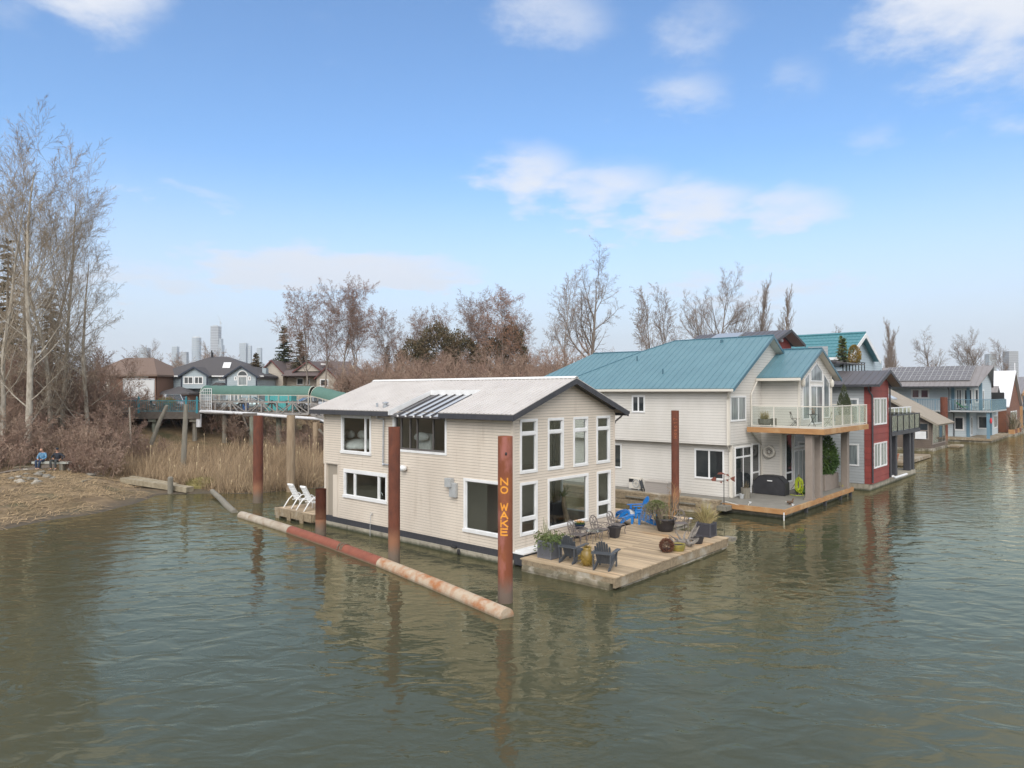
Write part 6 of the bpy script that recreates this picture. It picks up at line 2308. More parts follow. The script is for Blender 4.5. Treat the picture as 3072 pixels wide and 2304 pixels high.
def lattice_planter(label, x0, x1, y0, y1, z1, m):
    t = thing('planter', label, 'planter', ((x0 + x1) / 2, (y0 + y1) / 2, DZ), group='lattice planters')
    z0 = DZ + .002
    b = MB()
    b.box(x0 + .03, x1 - .03, y0 + .03, y1 - .03, z0, z1 - .06)
    part(b, 'box', m, t)
    b = MB()
    for x in (x0, x1 - .06):
        for y in (y0, y1 - .06):
            b.box(x, x + .06, y, y + .06, z0, z1)
    for (za, zb) in ((z0 + .02, z0 + .07), (z1 - .07, z1 - .004)):
        b.box(x0 + .061, x1 - .061, y0 + .004, y0 + .05, za, zb); b.box(x0 + .061, x1 - .061, y1 - .05, y1 - .004, za, zb)
        b.box(x0 + .004, x0 + .05, y0 + .061, y1 - .061, za, zb); b.box(x1 - .05, x1 - .004, y0 + .061, y1 - .061, za, zb)
    part(b, 'frame', m, t)
    b = MB()
    H = z1 - z0 - .14
    for (O, A, L) in ((Vector((x0 + .06, y0 + .018, z0 + .07)), Vector((1, 0, 0)), x1 - x0 - .12), (Vector((x0 + .018, y0 + .06, z0 + .07)), Vector((0, 1, 0)), y1 - y0 - .12)):
        nrm = Vector((0, 1, 0)) if A.x else Vector((1, 0, 0))
        s = -H
        while s < L:
            for sg in (0, 1):
                a0, a1 = max(0, s), min(L, s + H)
                if a1 - a0 > .03:
                    za, zb = a0 - s, a1 - s
                    if sg:
                        za, zb = H - za, H - zb
                    b.bar(O + A * a0 + Vector((0, 0, za)) - nrm * (.004 * sg), O + A * a1 + Vector((0, 0, zb)) - nrm * (.004 * sg), .014, .016, nrm)
            s += .10
    part(b, 'lattice', m, t)
    b = MB(); b.box(x0 + .05, x1 - .05, y0 + .05, y1 - .05, z1 - .07, z1 - .05); part(b, 'soil', M_soil, t)
    return t


p1_ = lattice_planter('grey lattice planter with drooping evergreen at the gable foot', .2, .86, -1.7, -1.04, 1.10, M_latt)
b = MB(); R_ = random.Random(31)
for i in range(110):
    a = R_.uniform(0, 6.28)
    e = R_.uniform(-.1, 1.3)
    l = R_.uniform(.3, .72)
    p = Vector((.53 + R_.uniform(-.2, .2), -1.37 + R_.uniform(-.2, .2), 1.08))
    for k in range(9):
        f = k / 8
        c = p + Vector((cos(a) * l * f * 1.05, sin(a) * l * f * 1.05, sin(e) * l * f - .55 * l * f * f))
        for q in range(2):
            leaf_quad(b, R_, c + Vector((R_.uniform(-.05, .05), R_.uniform(-.05, .05), R_.uniform(-.05, .05))), R_.uniform(.07, .13), Vector((cos(a), sin(a), -.5)) + Vector((R_.uniform(-.7, .7), R_.uniform(-.7, .7), R_.uniform(-.5, .5))), .42)
for i in range(14):
    a = R_.uniform(0, 6.28)
    b.tube([(.5 + .1 * cos(a), -1.3, 1.05), (.5 + .2 * cos(a), -1.2 + .15 * sin(a), 1.5 + R_.uniform(0, .4))], .006, 3)
part(b, 'shrub', M_leafG, p1_)
p2_ = lattice_planter('dark lattice planter with bleached grass at the deck corner', 7.74, 8.34, -4.3, -3.62, 1.05, M_lattd)
b = MB()
for i in range(260):
    a = R_.uniform(0, 6.28)
    strand(b, R_, Vector((8.04 + R_.uniform(-.2, .2), -3.96 + R_.uniform(-.2, .2), 1.0)), R_.uniform(.5, 1.0), abs(R_.gauss(0, .6)), .012, a)
part(b, 'grass', M_grassY, p2_)
t = thing('garden_light', 'small silver lantern on a stake beside the dark lattice planter', 'lantern', (7.55, -3.5, DZ))
b = MB(); b.tube([(7.55, -3.5, .452), (7.55, -3.5, 1.15)], .012, 6); part(b, 'stake', M_black, t)
b = MB(); b.lathe(7.55, -3.5, [(.02, 1.15), (.10, 1.17), (.11, 1.21), (.02, 1.25)], 12); part(b, 'lamp_head', M_chrome, t)

t = thing('urn', 'ochre glazed urn overgrown with sedge between the two slate armchairs', 'urn', (.42, -3.15, DZ))
b = MB(); b.lathe(.42, -3.15, [(.13, .452), (.20, .58), (.235, .76), (.20, .95), (.13, 1.03), (.17, 1.10), (.15, 1.10), (.11, 1.02)], 18); part(b, 'pot', mat('ochre glaze', (.30, .20, .04), .35, (.18, .12, .03), 4), t, True)
b = MB()
for i in range(170):
    a = R_.uniform(0, 6.28)
    r = R_.uniform(.17, .32)
    leaf_quad(b, R_, Vector((.42 + r * cos(a), -3.15 + r * sin(a), R_.uniform(.48, .85))), R_.uniform(.06, .13), Vector((cos(a), sin(a), -.8)), .3)
for i in range(70):
    strand(b, R_, Vector((.42 + R_.uniform(-.08, .08), -3.15 + R_.uniform(-.08, .08), 1.05)), R_.uniform(.08, .2), abs(R_.gauss(0, 1)), .01, R_.uniform(0, 6.28))
part(b, 'sedge', M_mossY, t)

t = thing('plant_pot', 'big round black pot with weeping shrub and twisted orange willow stems', 'pot', (7.85, -2.1, DZ))
b = MB(); b.lathe(7.85, -2.1, [(.30, .452), (.36, .6), (.45, .92), (.50, .96), (.50, 1.04), (.44, 1.04), (.42, .95)], 24); part(b, 'pot', M_blkpot, t, True)
b = MB(); b.lathe(7.85, -2.1, [(.01, .98), (.44, .98)], 16, caps=False); part(b, 'soil', M_soil, t)
b = MB()
for k in range(4):
    a = k * 1.6
    p = [Vector((7.95 + .08 * cos(a), -2.3 + .08 * sin(a), .97))]
    for i in range(9):
        p.append(p[-1] + Vector((R_.uniform(-.09, .10), R_.uniform(-.12, .06), R_.uniform(.10, .22))))
    b.tube(p, [.021 - .0018 * i for i in range(10)], 5)
    for i in range(3, 9):
        b.tube([p[i], p[i] + Vector((R_.uniform(-.2, .2), R_.uniform(-.2, .2), R_.uniform(.05, .25)))], .006, 4)
part(b, 'willow_stem', M_willow, t)
b, bt = MB(), MB()
for i in range(210):
    a = R_.uniform(0, 6.28)
    r = R_.uniform(.1, .66)
    z1 = 1.85 - .25 * (r / .62) ** 2
    p0, p1, p2, p3 = Vector((7.75, -1.95, 1.0)), Vector((7.75 + r * .5 * cos(a), -1.75 + r * .5 * sin(a), z1 - .1)), Vector((7.75 + r * cos(a), -1.7 + r * sin(a), z1 - .1)), Vector((7.75 + r * 1.2 * cos(a), -1.7 + r * 1.2 * sin(a), z1 - R_.uniform(.35, .9)))
    bt.tube([p0, p1, p2, p3], .006, 3)
    for k in range(22):
        f = k / 21
        c = p1.lerp(p2, f * 2) if f < .5 else p2.lerp(p3, f * 2 - 1)
        leaf_quad(b, R_, c + Vector((R_.uniform(-.05, .05), R_.uniform(-.05, .05), R_.uniform(-.04, .05))), .06, None, .4)
part(bt, 'stem', M_twigB, t)
part(b, 'leaves', M_leafG, t)

t = thing('heather_ball', 'round red brown heather at the deck edge', 'plant', (4.2, -4.2, DZ))
b = MB()
for i in range(2600):
    d = Vector((R_.gauss(0, 1), R_.gauss(0, 1), R_.gauss(0, 1))).normalized()
    leaf_quad(b, R_, Vector((4.2, -4.2, .70)) + d * R_.uniform(.2, .285), .06, d + Vector((R_.uniform(-.6, .6), R_.uniform(-.6, .6), 0)), .3)
part(b, 'foliage', M_redball, t)
b = MB(); b.lathe(4.2, -4.2, [(.12, .452), (.15, .6)], 12); part(b, 'pot', M_blkpot, t)
t = thing('pot', 'shallow yellow green bowl beside the heather ball', 'pot', (4.75, -4.38, DZ))
b = MB(); b.lathe(4.75, -4.38, [(.24, .452), (.29, .60), (.30, .70), (.26, .70), (.24, .62)], 18); part(b, 'bowl', mat('mustard glaze', (.30, .24, .05), .5, (.17, .16, .05), 5), t)
b = MB(); b.lathe(4.75, -4.38, [(.01, .655), (.25, .655)], 14, caps=False); part(b, 'soil', M_soil, t)
lbs = ('largest pale driftwood root of the heap by the deck edge', 'long driftwood branch pointing up toward the dark planter', 'gnarled driftwood knot at the left of the heap', 'short driftwood limb at the front of the heap')
for i, (c, L, lb) in enumerate((((5.75, -4.1), .5, lbs[0]), ((6.3, -4.05), .55, lbs[1]), ((5.3, -3.9), .3, lbs[2]), ((5.6, -4.45), .35, lbs[3]))):
    b = MB()
    for k in range(6):
        p = [Vector((c[0], c[1], .55))]
        d = Vector((R_.uniform(-1, 1), R_.uniform(-1, 1), R_.uniform(-.1, .7)))
        if i == 1:
            d = Vector((.75, -.35, .75 + .1 * k))
        for j in range(4):
            p.append(p[-1] + d.normalized() * L / 3.2 + Vector((R_.uniform(-.05, .05), R_.uniform(-.05, .05), R_.uniform(-.04, .05))))
            p[-1].z = max(.47, p[-1].z)
        b.tube(p, [.075, .06, .045, .03, .012], 6)
    solo(b, 'driftwood', M_drift, lb, 'driftwood', (c[0], c[1], DZ), group='driftwood heap')
t = thing('pot', 'low black pot behind the driftwood heap', 'pot', (6.45, -4.35, DZ))
b = MB(); b.lathe(6.45, -4.35, [(.2, .452), (.27, .7), (.24, .7), (.22, .62)], 16); part(b, 'pot', M_blkpot, t)
b = MB(); b.lathe(6.45, -4.35, [(.01, .64), (.22, .64)], 12, caps=False); part(b, 'soil', M_soil, t)

# lounger float with two white loungers
t = thing('float', 'small weathered float carrying two white loungers', 'float', (0, 15, 0))
b = MB()
y = 12.95
while y < 16.3:
    b.box(-.45, 1.9, y, y + .137, .46, .50)
    y += .145
part(b, 'deck_boards', M_plank, t)
b = MB(); b.box(-.52, -.455, 12.95, 16.4, .12, .52); b.box(-.45, 1.9, 16.36, 16.42, .12, .5); b.box(-.45, 1.9, 12.86, 12.94, .12, .5)
for y in (13.6, 14.8, 15.9):
    b.box(-.56, -.522, y, y + .32, .0, .42)
part(b, 'rim_beam', M_beam, t)
b = MB(); b.box(-.3, 1.8, 13.1, 16.2, -.3, .44); part(b, 'foam_block', M_floatlog, t)


def lounger(label, loc, rz_):
    t = thing('sun_lounger', label, 'sun lounger', loc, rz_, 'white resin loungers', absolute=False)
    b = MB()
    for i in range(9):
        f = i / 8
        x, z = .15 + .95 * f, .40 - .10 * sin(pi * f * .8)
        b.bar((x, -.27, z), (x, .27, z), .095, .022)
    part(b, 'seat', M_plastic, t)
    b = MB()
    for i in range(9):
        f = i / 8
        x, z = .10 - .42 * f, .42 + .78 * f
        b.bar((x, -.25 + .02 * f, z), (x, .25 - .02 * f, z), .075, .022, (-.88, 0, .47))
    for sy in (-1, 1):
        b.bar((.12, sy * .25, .40), (-.36, sy * .22, 1.26), .04, .05)
    b.bar((-.34, -.23, 1.22), (-.34, .23, 1.22), .10, .03, (-.88, 0, .47))
    part(b, 'backrest', M_plastic, t)
    for sy in (-1, 1):
        b = MB()
        b.tube([(-.52, sy * .33, .0), (-.20, sy * .33, .42), (.12, sy * .33, .66), (.42, sy * .33, .68), (.52, sy * .33, .62), (.50, sy * .33, .38), (.47, sy * .33, 0)], .035, 7)
        part(b, 'armrest', M_plastic, t, True)
        b = MB(); b.tube([(.0, sy * .29, .38), (1.12, sy * .29, .30), (1.15, sy * .29, 0)], .03, 6); part(b, 'leg', M_plastic, t)
    return t


lg = lounger('white resin lounger, left of the two on the float, before the reeds', (.35, 15.75, .502), .08)
dup(lg, (.30, 14.45, .502), .05, 'white resin lounger nearer the houseboat, right of the two on the float')

# ------- on and around the ivory houseboat
t = thing('heat_pump', 'beige heat pump unit against the ivory wall', 'heat pump', (17.9, 5.6, .55))
b = MB(); b.bevbox(17.72, 18.08, 5.15, 6.0, .62, 1.30, .03); part(b, 'casing', M_ivtrim, t)
b = MB()
b.tube([(17.7, 5.45 + .24 * cos(a), .96 + .24 * sin(a)) for a in [i * pi / 8 for i in range(17)]], .02, 5)
for k in range(6):
    b.bar((17.70, 5.45, .96), (17.70, 5.45 + .23 * cos(k * pi / 3), .96 + .23 * sin(k * pi / 3)), .02, .01)
part(b, 'fan_grille', M_grey, t)
b = MB(); b.box(17.695, 17.715, 5.62, 5.95, 1.02, 1.22); part(b, 'side_vent', M_black, t)
for y in (5.25, 5.85):
    b = MB(); b.box(17.7, 18.1, y, y + .06, .552, .62); part(b, 'foot', M_grey, t)
t = thing('storage_box', 'long beige resin deck box by the rusty pile with orange scrawl', 'storage box', (17.4, 3.8, .55))
b = MB()
for k in range(6):
    b.box(17.1 - .004 * (k % 2), 17.75, 2.95, 4.45, .552 + .11 * k, .552 + .11 * (k + 1) - .008)
part(b, 'bin', mat('taupe resin', (.40, .36, .33), .6), t)
b = MB(); b.bevbox(17.06, 17.8, 2.9, 4.5, 1.212, 1.30, .02); part(b, 'lid', mat('light taupe resin', (.46, .42, .38), .6), t)
t = thing('folding_chair', 'folded dark chair leaning by the left end of the beige deck box', 'chair', (17.2, 4.75, .55))
b = MB(); b.bar((17.2, 4.7, .552), (17.3, 4.95, 1.25), .04); b.bar((17.5, 4.7, .552), (17.55, 4.95, 1.25), .04); part(b, 'frame', M_black, t)
b = MB(); b.ext([(17.2, 4.75, .75), (17.5, 4.75, .75), (17.55, 4.93, 1.2), (17.25, 4.93, 1.2)], (0, .03, 0)); part(b, 'seat', M_slategrey, t)

M_fish = mat('rusted fish plate', (.20, .055, .035), .7, (.13, .04, .025), 6)
t = thing('fish_sculpture', 'rusty red metal fish sculpture on a thin black pole', 'sculpture', (15.95, -1.12, .5))
b = MB(); b.tube([(15.95, -1.12, .5), (15.95, -1.12, 2.15)], .022, 8); part(b, 'pole', M_black, t)
# the fish lies across the view: along the screen direction
FA = Vector((cos(radians(-48)), sin(radians(-48)), 0))
fo = Vector((15.95, -1.12, 1.95))


def plate(pts, th=.02):
    b = MB()
    nrm = FA.cross(Vector((0, 0, 1)))
    b.ext([fo + FA * p[0] + Vector((0, 0, p[1])) - nrm * th / 2 for p in pts], nrm * th)
    return b


part(plate([(-.72, -.05), (-.62, -.14), (-.44, -.13), (-.40, .02), (-.50, .10), (-.62, .02)]), 'head', M_fish, t)
part(plate([(-.36, .22), (-.30, .32), (-.12, .34), (.02, .28), (.06, .20), (-.10, .24)]), 'back_fin', M_fish, t)
part(plate([(.08, .2), (.20, .24), (.28, .20), (.26, .12)]), 'small_fin', M_fish, t)
part(plate([(.34, .0), (.44, .08), (.60, .12), (.58, .0), (.60, -.18), (.46, -.12)]), 'tail', M_fish, t)
part(plate([(-.26, -.16), (-.12, -.14), (-.10, -.26), (-.18, -.22)]), 'belly_fin', M_fish, t)
part(plate([(.12, -.06), (.24, -.04), (.24, -.16), (.16, -.14)]), 'belly_fin', M_fish, t)
b = MB()
for pts in ([(-.5, .1), (-.36, .24), (0, .26), (.2, .2), (.36, .05)], [(-.44, -.13), (-.2, -.18), (.15, -.1), (.36, -.02)]):
    b.tube([fo + FA * p[0] + Vector((0, 0, p[1])) for p in pts], .010, 5)
part(b, 'wire', M_black, t)

t = thing('grill', 'barbecue under a black fitted cover by the patio door', 'barbecue', (21.5, -1.55, .55))
b = MB()
prof = [(-.62, 0, .63), (-.95, .02, .12), (-.98, .72, .12), (-.62, 1.06, .12), (.62, 1.08, .12), (.95, .76, .12), (.93, .0, .12)]
vs, fs = [], []
ys_ = [(-.66, -.95), (-.62, -.99)]
sil = [(-.95, .02), (-.98, .35), (-.97, .70), (-.60, 1.10), (.0, 1.13), (.58, 1.10), (.94, .74), (.95, .35), (.92, .02)]
n = len(sil)
for dx, sc in ((-.36, .97), (-.40, 1.0), (.30, 1.0), (.36, .97)):
    for i, (a, z) in enumerate(sil):
        w = .012 * noise.noise(Vector((a * 3, z * 3, dx * 4)))
        vs.append((21.5 + dx + w, -1.55 - a * sc, .555 + z * (sc if z > .1 else 1) + w))
for l in range(3):
    for i in range(n - 1):
        fs.append((l * n + i, l * n + i + 1, (l + 1) * n + i + 1, (l + 1) * n + i))
fs.append(tuple(range(n - 1, -1, -1)))
fs.append(tuple(range(3 * n, 4 * n)))
b.grid(vs, fs)
part(b, 'cover', M_cover, t)
b = MB(); b.box(21.075, 21.088, -1.75, -1.45, 1.36, 1.42); part(b, 'label', M_white, t)
for a in (-.8, .8):
    b = MB(); b.lathe(21.3, -1.55 + a, [(.05, .551), (.05, .60)], 10); part(b, 'caster', M_black, t)

M_hose = mat('lime garden hose', (.50, .58, .03), .45)
t = thing('hose_reel', 'coil of lime yellow hose hung on a stand beside the grill', 'hose', (22.1, -2.9, .55))
b = MB(); b.box(22.2, 22.3, -2.95, -2.85, .552, 1.75); b.bar((22.1, -2.5, .9), (22.2, -2.9, 1.5), .05); part(b, 'stand', M_greypile, t)
b = MB()
for k in range(9):
    r0, r1 = R_.uniform(.22, .30), R_.uniform(.34, .5)
    b.tube([(22.1 + .02 * k - .1, -2.95 + r0 * cos(a) * (.35 + .08 * k) + .06 * sin(k), 1.25 + r1 * .85 * sin(a) - .07 * (k % 3)) for a in [i * pi / 8 for i in range(17)]], .018, 6)
b.tube([(22.0, -3.1, .8), (21.8, -3.3, .6), (21.7, -2.9, .575), (21.9, -2.5, .575)], .018, 6)
part(b, 'hose', M_hose, t)
b = MB(); b.rock((23.0, -3.0, .72), .5, .6, .2, 4, 14, 8, .1); solo(b, 'tarp_bundle', mat('green tarp', (.06, .13, .03), .6), 'rolled green tarp behind the lime hose', 'tarp', (23, -3, .55))
t = thing('pot', 'tall weathered wooden tub by the ivory patio door', 'pot', (18.95, -1.05, .55))
b = MB(); b.lathe(18.95, -1.05, [(.24, .552), (.27, 1.15), (.24, 1.15), (.22, 1.08)], 14); part(b, 'tub', M_greypile, t)
b = MB()
for k in range(40):
    strand(b, R_, Vector((18.95 + R_.uniform(-.15, .15), -1.05 + R_.uniform(-.15, .15), 1.08)), R_.uniform(.2, .5), R_.uniform(0, .5), .01, R_.uniform(0, 6.28))
part(b, 'plant', M_olive, t)
t = thing('pot', 'little grey pot at the ivory houseboat corner', 'pot', (18.62, -.95, .55))
b = MB(); b.lathe(18.62, -.95, [(.10, .552), (.15, .82), (.13, .82), (.12, .76)], 12); part(b, 'pot', M_grey, t)
b = MB(); b.lathe(18.62, -.95, [(.005, .77), (.12, .77)], 10, caps=False); part(b, 'soil', M_soil, t)
t = thing('planter', 'taupe box planter with a broad laurel behind the balcony posts', 'planter', (26.2, -3.2, .55))
b = MB(); b.bevbox(24.9, 27.5, -3.55, -2.9, .56, 1.5, .03); part(b, 'box', M_taupe, t)
b = MB(); b.lathe(26.2, -3.2, [(.07, 1.45), (.05, 2.2)], 7); part(b, 'trunk', M_barkD, t)
b = MB()
for i in range(1500):
    d = Vector((R_.gauss(0, 1), R_.gauss(0, 1), R_.gauss(0, 1))).normalized()
    k = R_.uniform(.55, 1) ** .5 * (1 + .2 * noise.noise(d * 2.5))
    c = Vector((26.2 + d.x * 1.35 * k, -3.2 + d.y * .6 * k, 2.35 + d.z * (1.0 if d.z < 0 else 1.15 + .6 * max(0, 1 - abs(d.x) * 3)) * k))
    for q in range(3):
        leaf_quad(b, R_, c + Vector((R_.uniform(-.1, .1), R_.uniform(-.1, .1), R_.uniform(-.1, .1))), R_.uniform(.11, .18), d + Vector((R_.uniform(-1, 1), R_.uniform(-1, 1), R_.uniform(-.8, .4))), .5)
part(b, 'crown', M_laurel, t)
b = MB(); b.lathe(27.0, -3.95, [(.1, .552), (.12, .72), (.1, .8)], 12); solo(b, 'fender', mat('old buoy', (.30, .27, .10), .6), 'small mossy fender at the foot of the last balcony post', 'fender', (27.0, -3.95, .55))
for i, (x, y, lb) in enumerate(((17.3, -2.0, 'white dock cleat with a rope at the near deck edge'), (18.0, -4.05, 'white dock cleat at the deck corner beside the duck'))):
    b = MB(); b.bar((x - .12, y, .63), (x + .12, y, .63), .03); b.box(x - .04, x + .04, y - .03, y + .03, .552, .62); solo(b, 'dock_cleat', M_white, lb, 'cleat', (x, y, .55), .9, group='dock cleats')
b = MB(); b.tube([(15.9, -1.2, .74), (16.35, -1.4, .60), (16.36, -2.3, .45), (16.6, -2.2, .58), (17.25, -2.0, .60)], .018, 6)
solo(b, 'mooring_line', M_ivtrim, 'pale mooring line draped along the cedar deck edge', 'rope', (16.4, -1.8, .55))
b = MB(); b.tube([(16.32, -4.2, .42), (16.32, -4.2, -.3)], .03, 6); solo(b, 'drain_pipe', M_white, 'thin white pipe dropping from the cedar deck corner into the river', 'pipe', (16.32, -4.2, 0))

# duck: one continuous body
def duck():
    rings = [(-.25, .17, .012, .010), (-.20, .155, .035, .02), (-.13, .14, .075, .06), (-.03, .125, .098, .085), (.07, .13, .095, .088), (.14, .155, .070, .075), (.165, .20, .042, .048), (.17, .245, .030, .034), (.175, .28, .036, .036), (.19, .305, .037, .036), (.215, .315, .030, .026), (.235, .31, .016, .012), (.27, .30, .014, .006), (.295, .297, .008, .004)]
    b = MB()
    n = 12
    vs, fs = [], []
    for i, (x, z, rw, rh) in enumerate(rings):
        p0, p1 = rings[max(0, i - 1)], rings[min(len(rings) - 1, i + 1)]
        d = Vector((p1[0] - p0[0], 0, p1[1] - p0[1])).normalized()
        upv = Vector((-d.z, 0, d.x))
        for j in range(n):
            a = 2 * pi * j / n
            vs.append(Vector((x, 0, z)) + Vector((0, 1, 0)) * rw * cos(a) + upv * rh * sin(a))
    for i in range(len(rings) - 1):
        for j in range(n):
            fs.append((i * n + j, i * n + (j + 1) % n, (i + 1) * n + (j + 1) % n, (i + 1) * n + j))
    fs += [tuple(range(n - 1, -1, -1)), tuple(range((len(rings) - 1) * n, len(rings) * n))]
    b.grid(vs, fs)
    b.m = [0] * len(b.m)
    for i in range(len(rings) - 1):
        for j in range(n):
            b.m[i * n + j] = 1 if i >= 10 else (2 if i == 0 else 0)
    return b


t = thing('duck', 'small brown duck standing on the grey deck corner', 'duck', (18.25, -3.8, .55), radians(-40), absolute=False)
part(duck(), 'body', [mat('brown duck plumage', (.17, .095, .05), .8, (.07, .045, .03), 22, mixlo=.45, mixhi=.55), mat('duck bill', (.28, .14, .03), .5), M_linen], t, True)
for sy in (-1, 1):
    b = MB(); b.rock((-.04, sy * .085, .15), .15, .025, .055, 2, 10, 6, .1); part(b, 'wing', mat('dark wing', (.055, .042, .035), .8, (.13, .09, .06), 30), t, True)
    b = MB(); b.tube([(0, sy * .035, .06), (.005, sy * .035, .008)], .007, 5); b.ext([(-.01, sy * .035 - .01, .003), (.05, sy * .035 - .028, .003), (.05, sy * .035 + .028, .003), (-.01, sy * .035 + .01, .003)], (0, 0, .005)); part(b, 'leg', mat('duck leg', (.45, .18, .03), .6), t)

# balcony furniture
def bistro_chair(label, loc, rz_):
    t = thing('folding_chair', label, 'chair', loc, rz_, 'folding chairs on the balcony', absolute=False)
    for sy in (-1, 1):
        b = MB(); b.bar((-.22, sy * .2, 0), (.2, sy * .2, .45), .02); b.bar((.24, sy * .19, 0), (-.16, sy * .19, .47), .02); b.bar((-.16, sy * .19, .47), (-.26, sy * .19, .86), .02); part(b, 'leg', M_black, t)
    b = MB()
    for i in range(5):
        b.box(-.17 + i * .085, -.10 + i * .085, -.2, .2, .45, .47)
    part(b, 'seat', M_barkD, t)
    b = MB(); b.bar((-.23, -.2, .76), (-.23, .2, .76), .02, .07); b.bar((-.25, -.2, .84), (-.25, .2, .84), .02, .05); part(b, 'backrest', M_barkD, t)
    return t


bc = bistro_chair('black folding chair on the balcony, left of the round table', (22.0, -2.75, 4.602), radians(-58))
dup(bc, (22.9, -4.35, 4.602), radians(125), 'black folding chair on the balcony, right of the round table')
t = thing('bistro_table', 'small round folding table between the balcony chairs', 'table', (22.5, -3.6, 4.6))
b = MB(); b.lathe(22.5, -3.6, [(.3, 5.30), (.3, 5.32)], 16); part(b, 'table_top', M_black, t)
for k in range(3):
    a = k * 2.1
    b = MB(); b.bar((22.5 + .25 * cos(a), -3.6 + .25 * sin(a), 4.602), (22.5 - .2 * cos(a), -3.6 - .2 * sin(a), 5.3), .02); part(b, 'leg', M_black, t)
t = thing('flower_vase', 'dark vase of dried flowers on the balcony table', 'vase', (22.55, -3.62, 5.32))
b = MB(); b.lathe(22.55, -3.62, [(.07, 5.322), (.10, 5.42), (.06, 5.52)], 12); part(b, 'vase', M_barkD, t)
b = MB()
for k in range(60):
    leaf_quad(b, R_, Vector((22.55 + R_.gauss(0, .09), -3.62 + R_.gauss(0, .09), 5.62 + R_.gauss(0, .07))), .06)
part(b, 'blossom', M_rusty, t)
t = thing('pot', 'barrel pot with dry grass at the left end of the balcony', 'pot', (20.85, -1.4, 4.6))
b = MB(); b.lathe(20.85, -1.4, [(.25, 4.602), (.36, 4.8), (.36, 5.05), (.33, 5.05), (.3, 4.98)], 14); part(b, 'barrel', M_greypile, t)
b = MB(); b.box(20.9, 21.3, -1.95, -1.75, 4.602, 5.08); part(b, 'side_box', M_greypile, t)
b = MB()
for k in range(140):
    strand(b, R_, Vector((20.85 + R_.uniform(-.2, .2), -1.4 + R_.uniform(-.2, .2), 5.0)), R_.uniform(.2, .6), abs(R_.gauss(0, .4)), .012, R_.uniform(0, 6.28))
part(b, 'plant', M_grassY, t)
t = thing('planter', 'trough of dark upright yews at the right end of the balcony', 'planter', (26.0, -4.3, 4.6))
b = MB(); b.bevbox(25.2, 27.0, -4.6, -4.05, 4.602, 5.2, .02); part(b, 'box', M_taupe, t)
for (x, h, r) in ((25.45, 1.5, .26), (26.0, 2.1, .30), (26.5, 1.5, .27), (26.8, 1.3, .2)):
    b = MB()
    for i in range(520):
        f = R_.random()
        a = R_.uniform(0, 6.28)
        rr = r * (sin(pi * min(1, f * .9 + .12)) ** .7) * R_.uniform(.5, 1)
        leaf_quad(b, R_, Vector((x + rr * cos(a), -4.32 + rr * sin(a), 5.18 + h * f * .92)), .12, Vector((cos(a) * .4, sin(a) * .4, 1)), .35)
    part(b, 'yew', M_conif, t)
# terrace plants on the red houseboat
b = MB(); b.box(33.7, 38.2, -2.3, 2.55, 8.70, 8.78)
solo(b, 'roof_terrace', M_darkroof, 'small dark roof terrace carrying two potted conifers', 'terrace', (36, 0, 8.7))
e = conifer(71, 1.9, .55, .05, .9, .2)
t = thing('potted_conifer', 'small green potted conifer on the dark roof terrace', 'plant', (36.6, -1.15, 8.78), absolute=False)
part(e[0], 'trunk', M_barkD, t); part(e[1], 'crown', M_leafG, t)
t = thing('potted_cypress', 'golden cypress on the dark roof terrace', 'plant', (36.9, -1.9, 8.78))
b = MB()
for i in range(900):
    f, a = R_.random(), R_.uniform(0, 6.28)
    rr = .5 * (sin(pi * min(1, f * .8 + .2)) ** .5) * R_.uniform(.6, 1)
    leaf_quad(b, R_, Vector((36.9 + rr * cos(a), -1.9 + rr * sin(a), 8.85 + 1.35 * f)), .13, Vector((cos(a) * .5, sin(a) * .5, 1)), .5)
part(b, 'crown', M_gold, t)
b = MB(); b.lathe(36.9, -1.9, [(.25, 8.782), (.3, 8.95)], 10); part(b, 'pot', M_blkpot, t)
t = thing('pot', 'dark pot with a leafy plant on the black balcony', 'pot', (36.5, -4.3, 3.74))
b = MB(); b.lathe(36.5, -4.3, [(.3, 3.742), (.4, 4.3), (.35, 4.3), (.33, 4.2)], 12); part(b, 'pot', M_blkpot, t)
b = MB()
for i in range(200):
    leaf_quad(b, R_, Vector((36.5 + R_.gauss(0, .25), -4.3 + R_.gauss(0, .2), 4.55 + R_.gauss(0, .2))), .14)
part(b, 'leaves', M_olive, t)
# ---------------------------------------------------------------- shore: bench, people, boardwalk, gangway, cars, houses, towers
def on_ground(px, py):
    """world point where the ray through picture point (px, py) of 3072x2304 meets the bank"""
    th = radians(.694)
    a, c_ = (px - 1536) / F_PX, -(py - 1152) / F_PX
    d = Vector((a, cos(th) - c_ * sin(th), sin(th) + c_ * cos(th)))
    t = 20.0
    while t < 120:
        p = Vector((0, 0, CAM_H)) + d * t
        if p.z <= ghw(p.x, p.y):
            return p
        t += .1
    return Vector((0, 0, CAM_H)) + d * 120


M_stone = mat('river stone', (.24, .22, .185), .9, (.15, .135, .11), 4, bump=.5, col3=(.12, .12, .06), scale3=2, lo3=.55, hi3=.7)
M_stonel = mat('pale river stone', (.40, .365, .31), .9, (.27, .245, .20), 5, bump=.5)
M_concp = mat('pale concrete plank', (.42, .43, .39), .85, (.34, .35, .31), 4)
bp = on_ground(145, 1410)
BX, BY, BZ = bp.x, bp.y + .15, bp.z
t = thing('bench', 'pale plank bench on the bank with two men sitting on it', 'bench', (BX, BY, BZ), -.06, world=True, absolute=False)
b = MB(); b.bevbox(-1.28, 1.28, -.02, .36, .40, .54, .01); part(b, 'seat', M_concp, t)
for x in (-.95, .75):
    b = MB(); b.box(x - .12, x + .12, .03, .31, -.15, .399); part(b, 'leg', M_greypile, t)

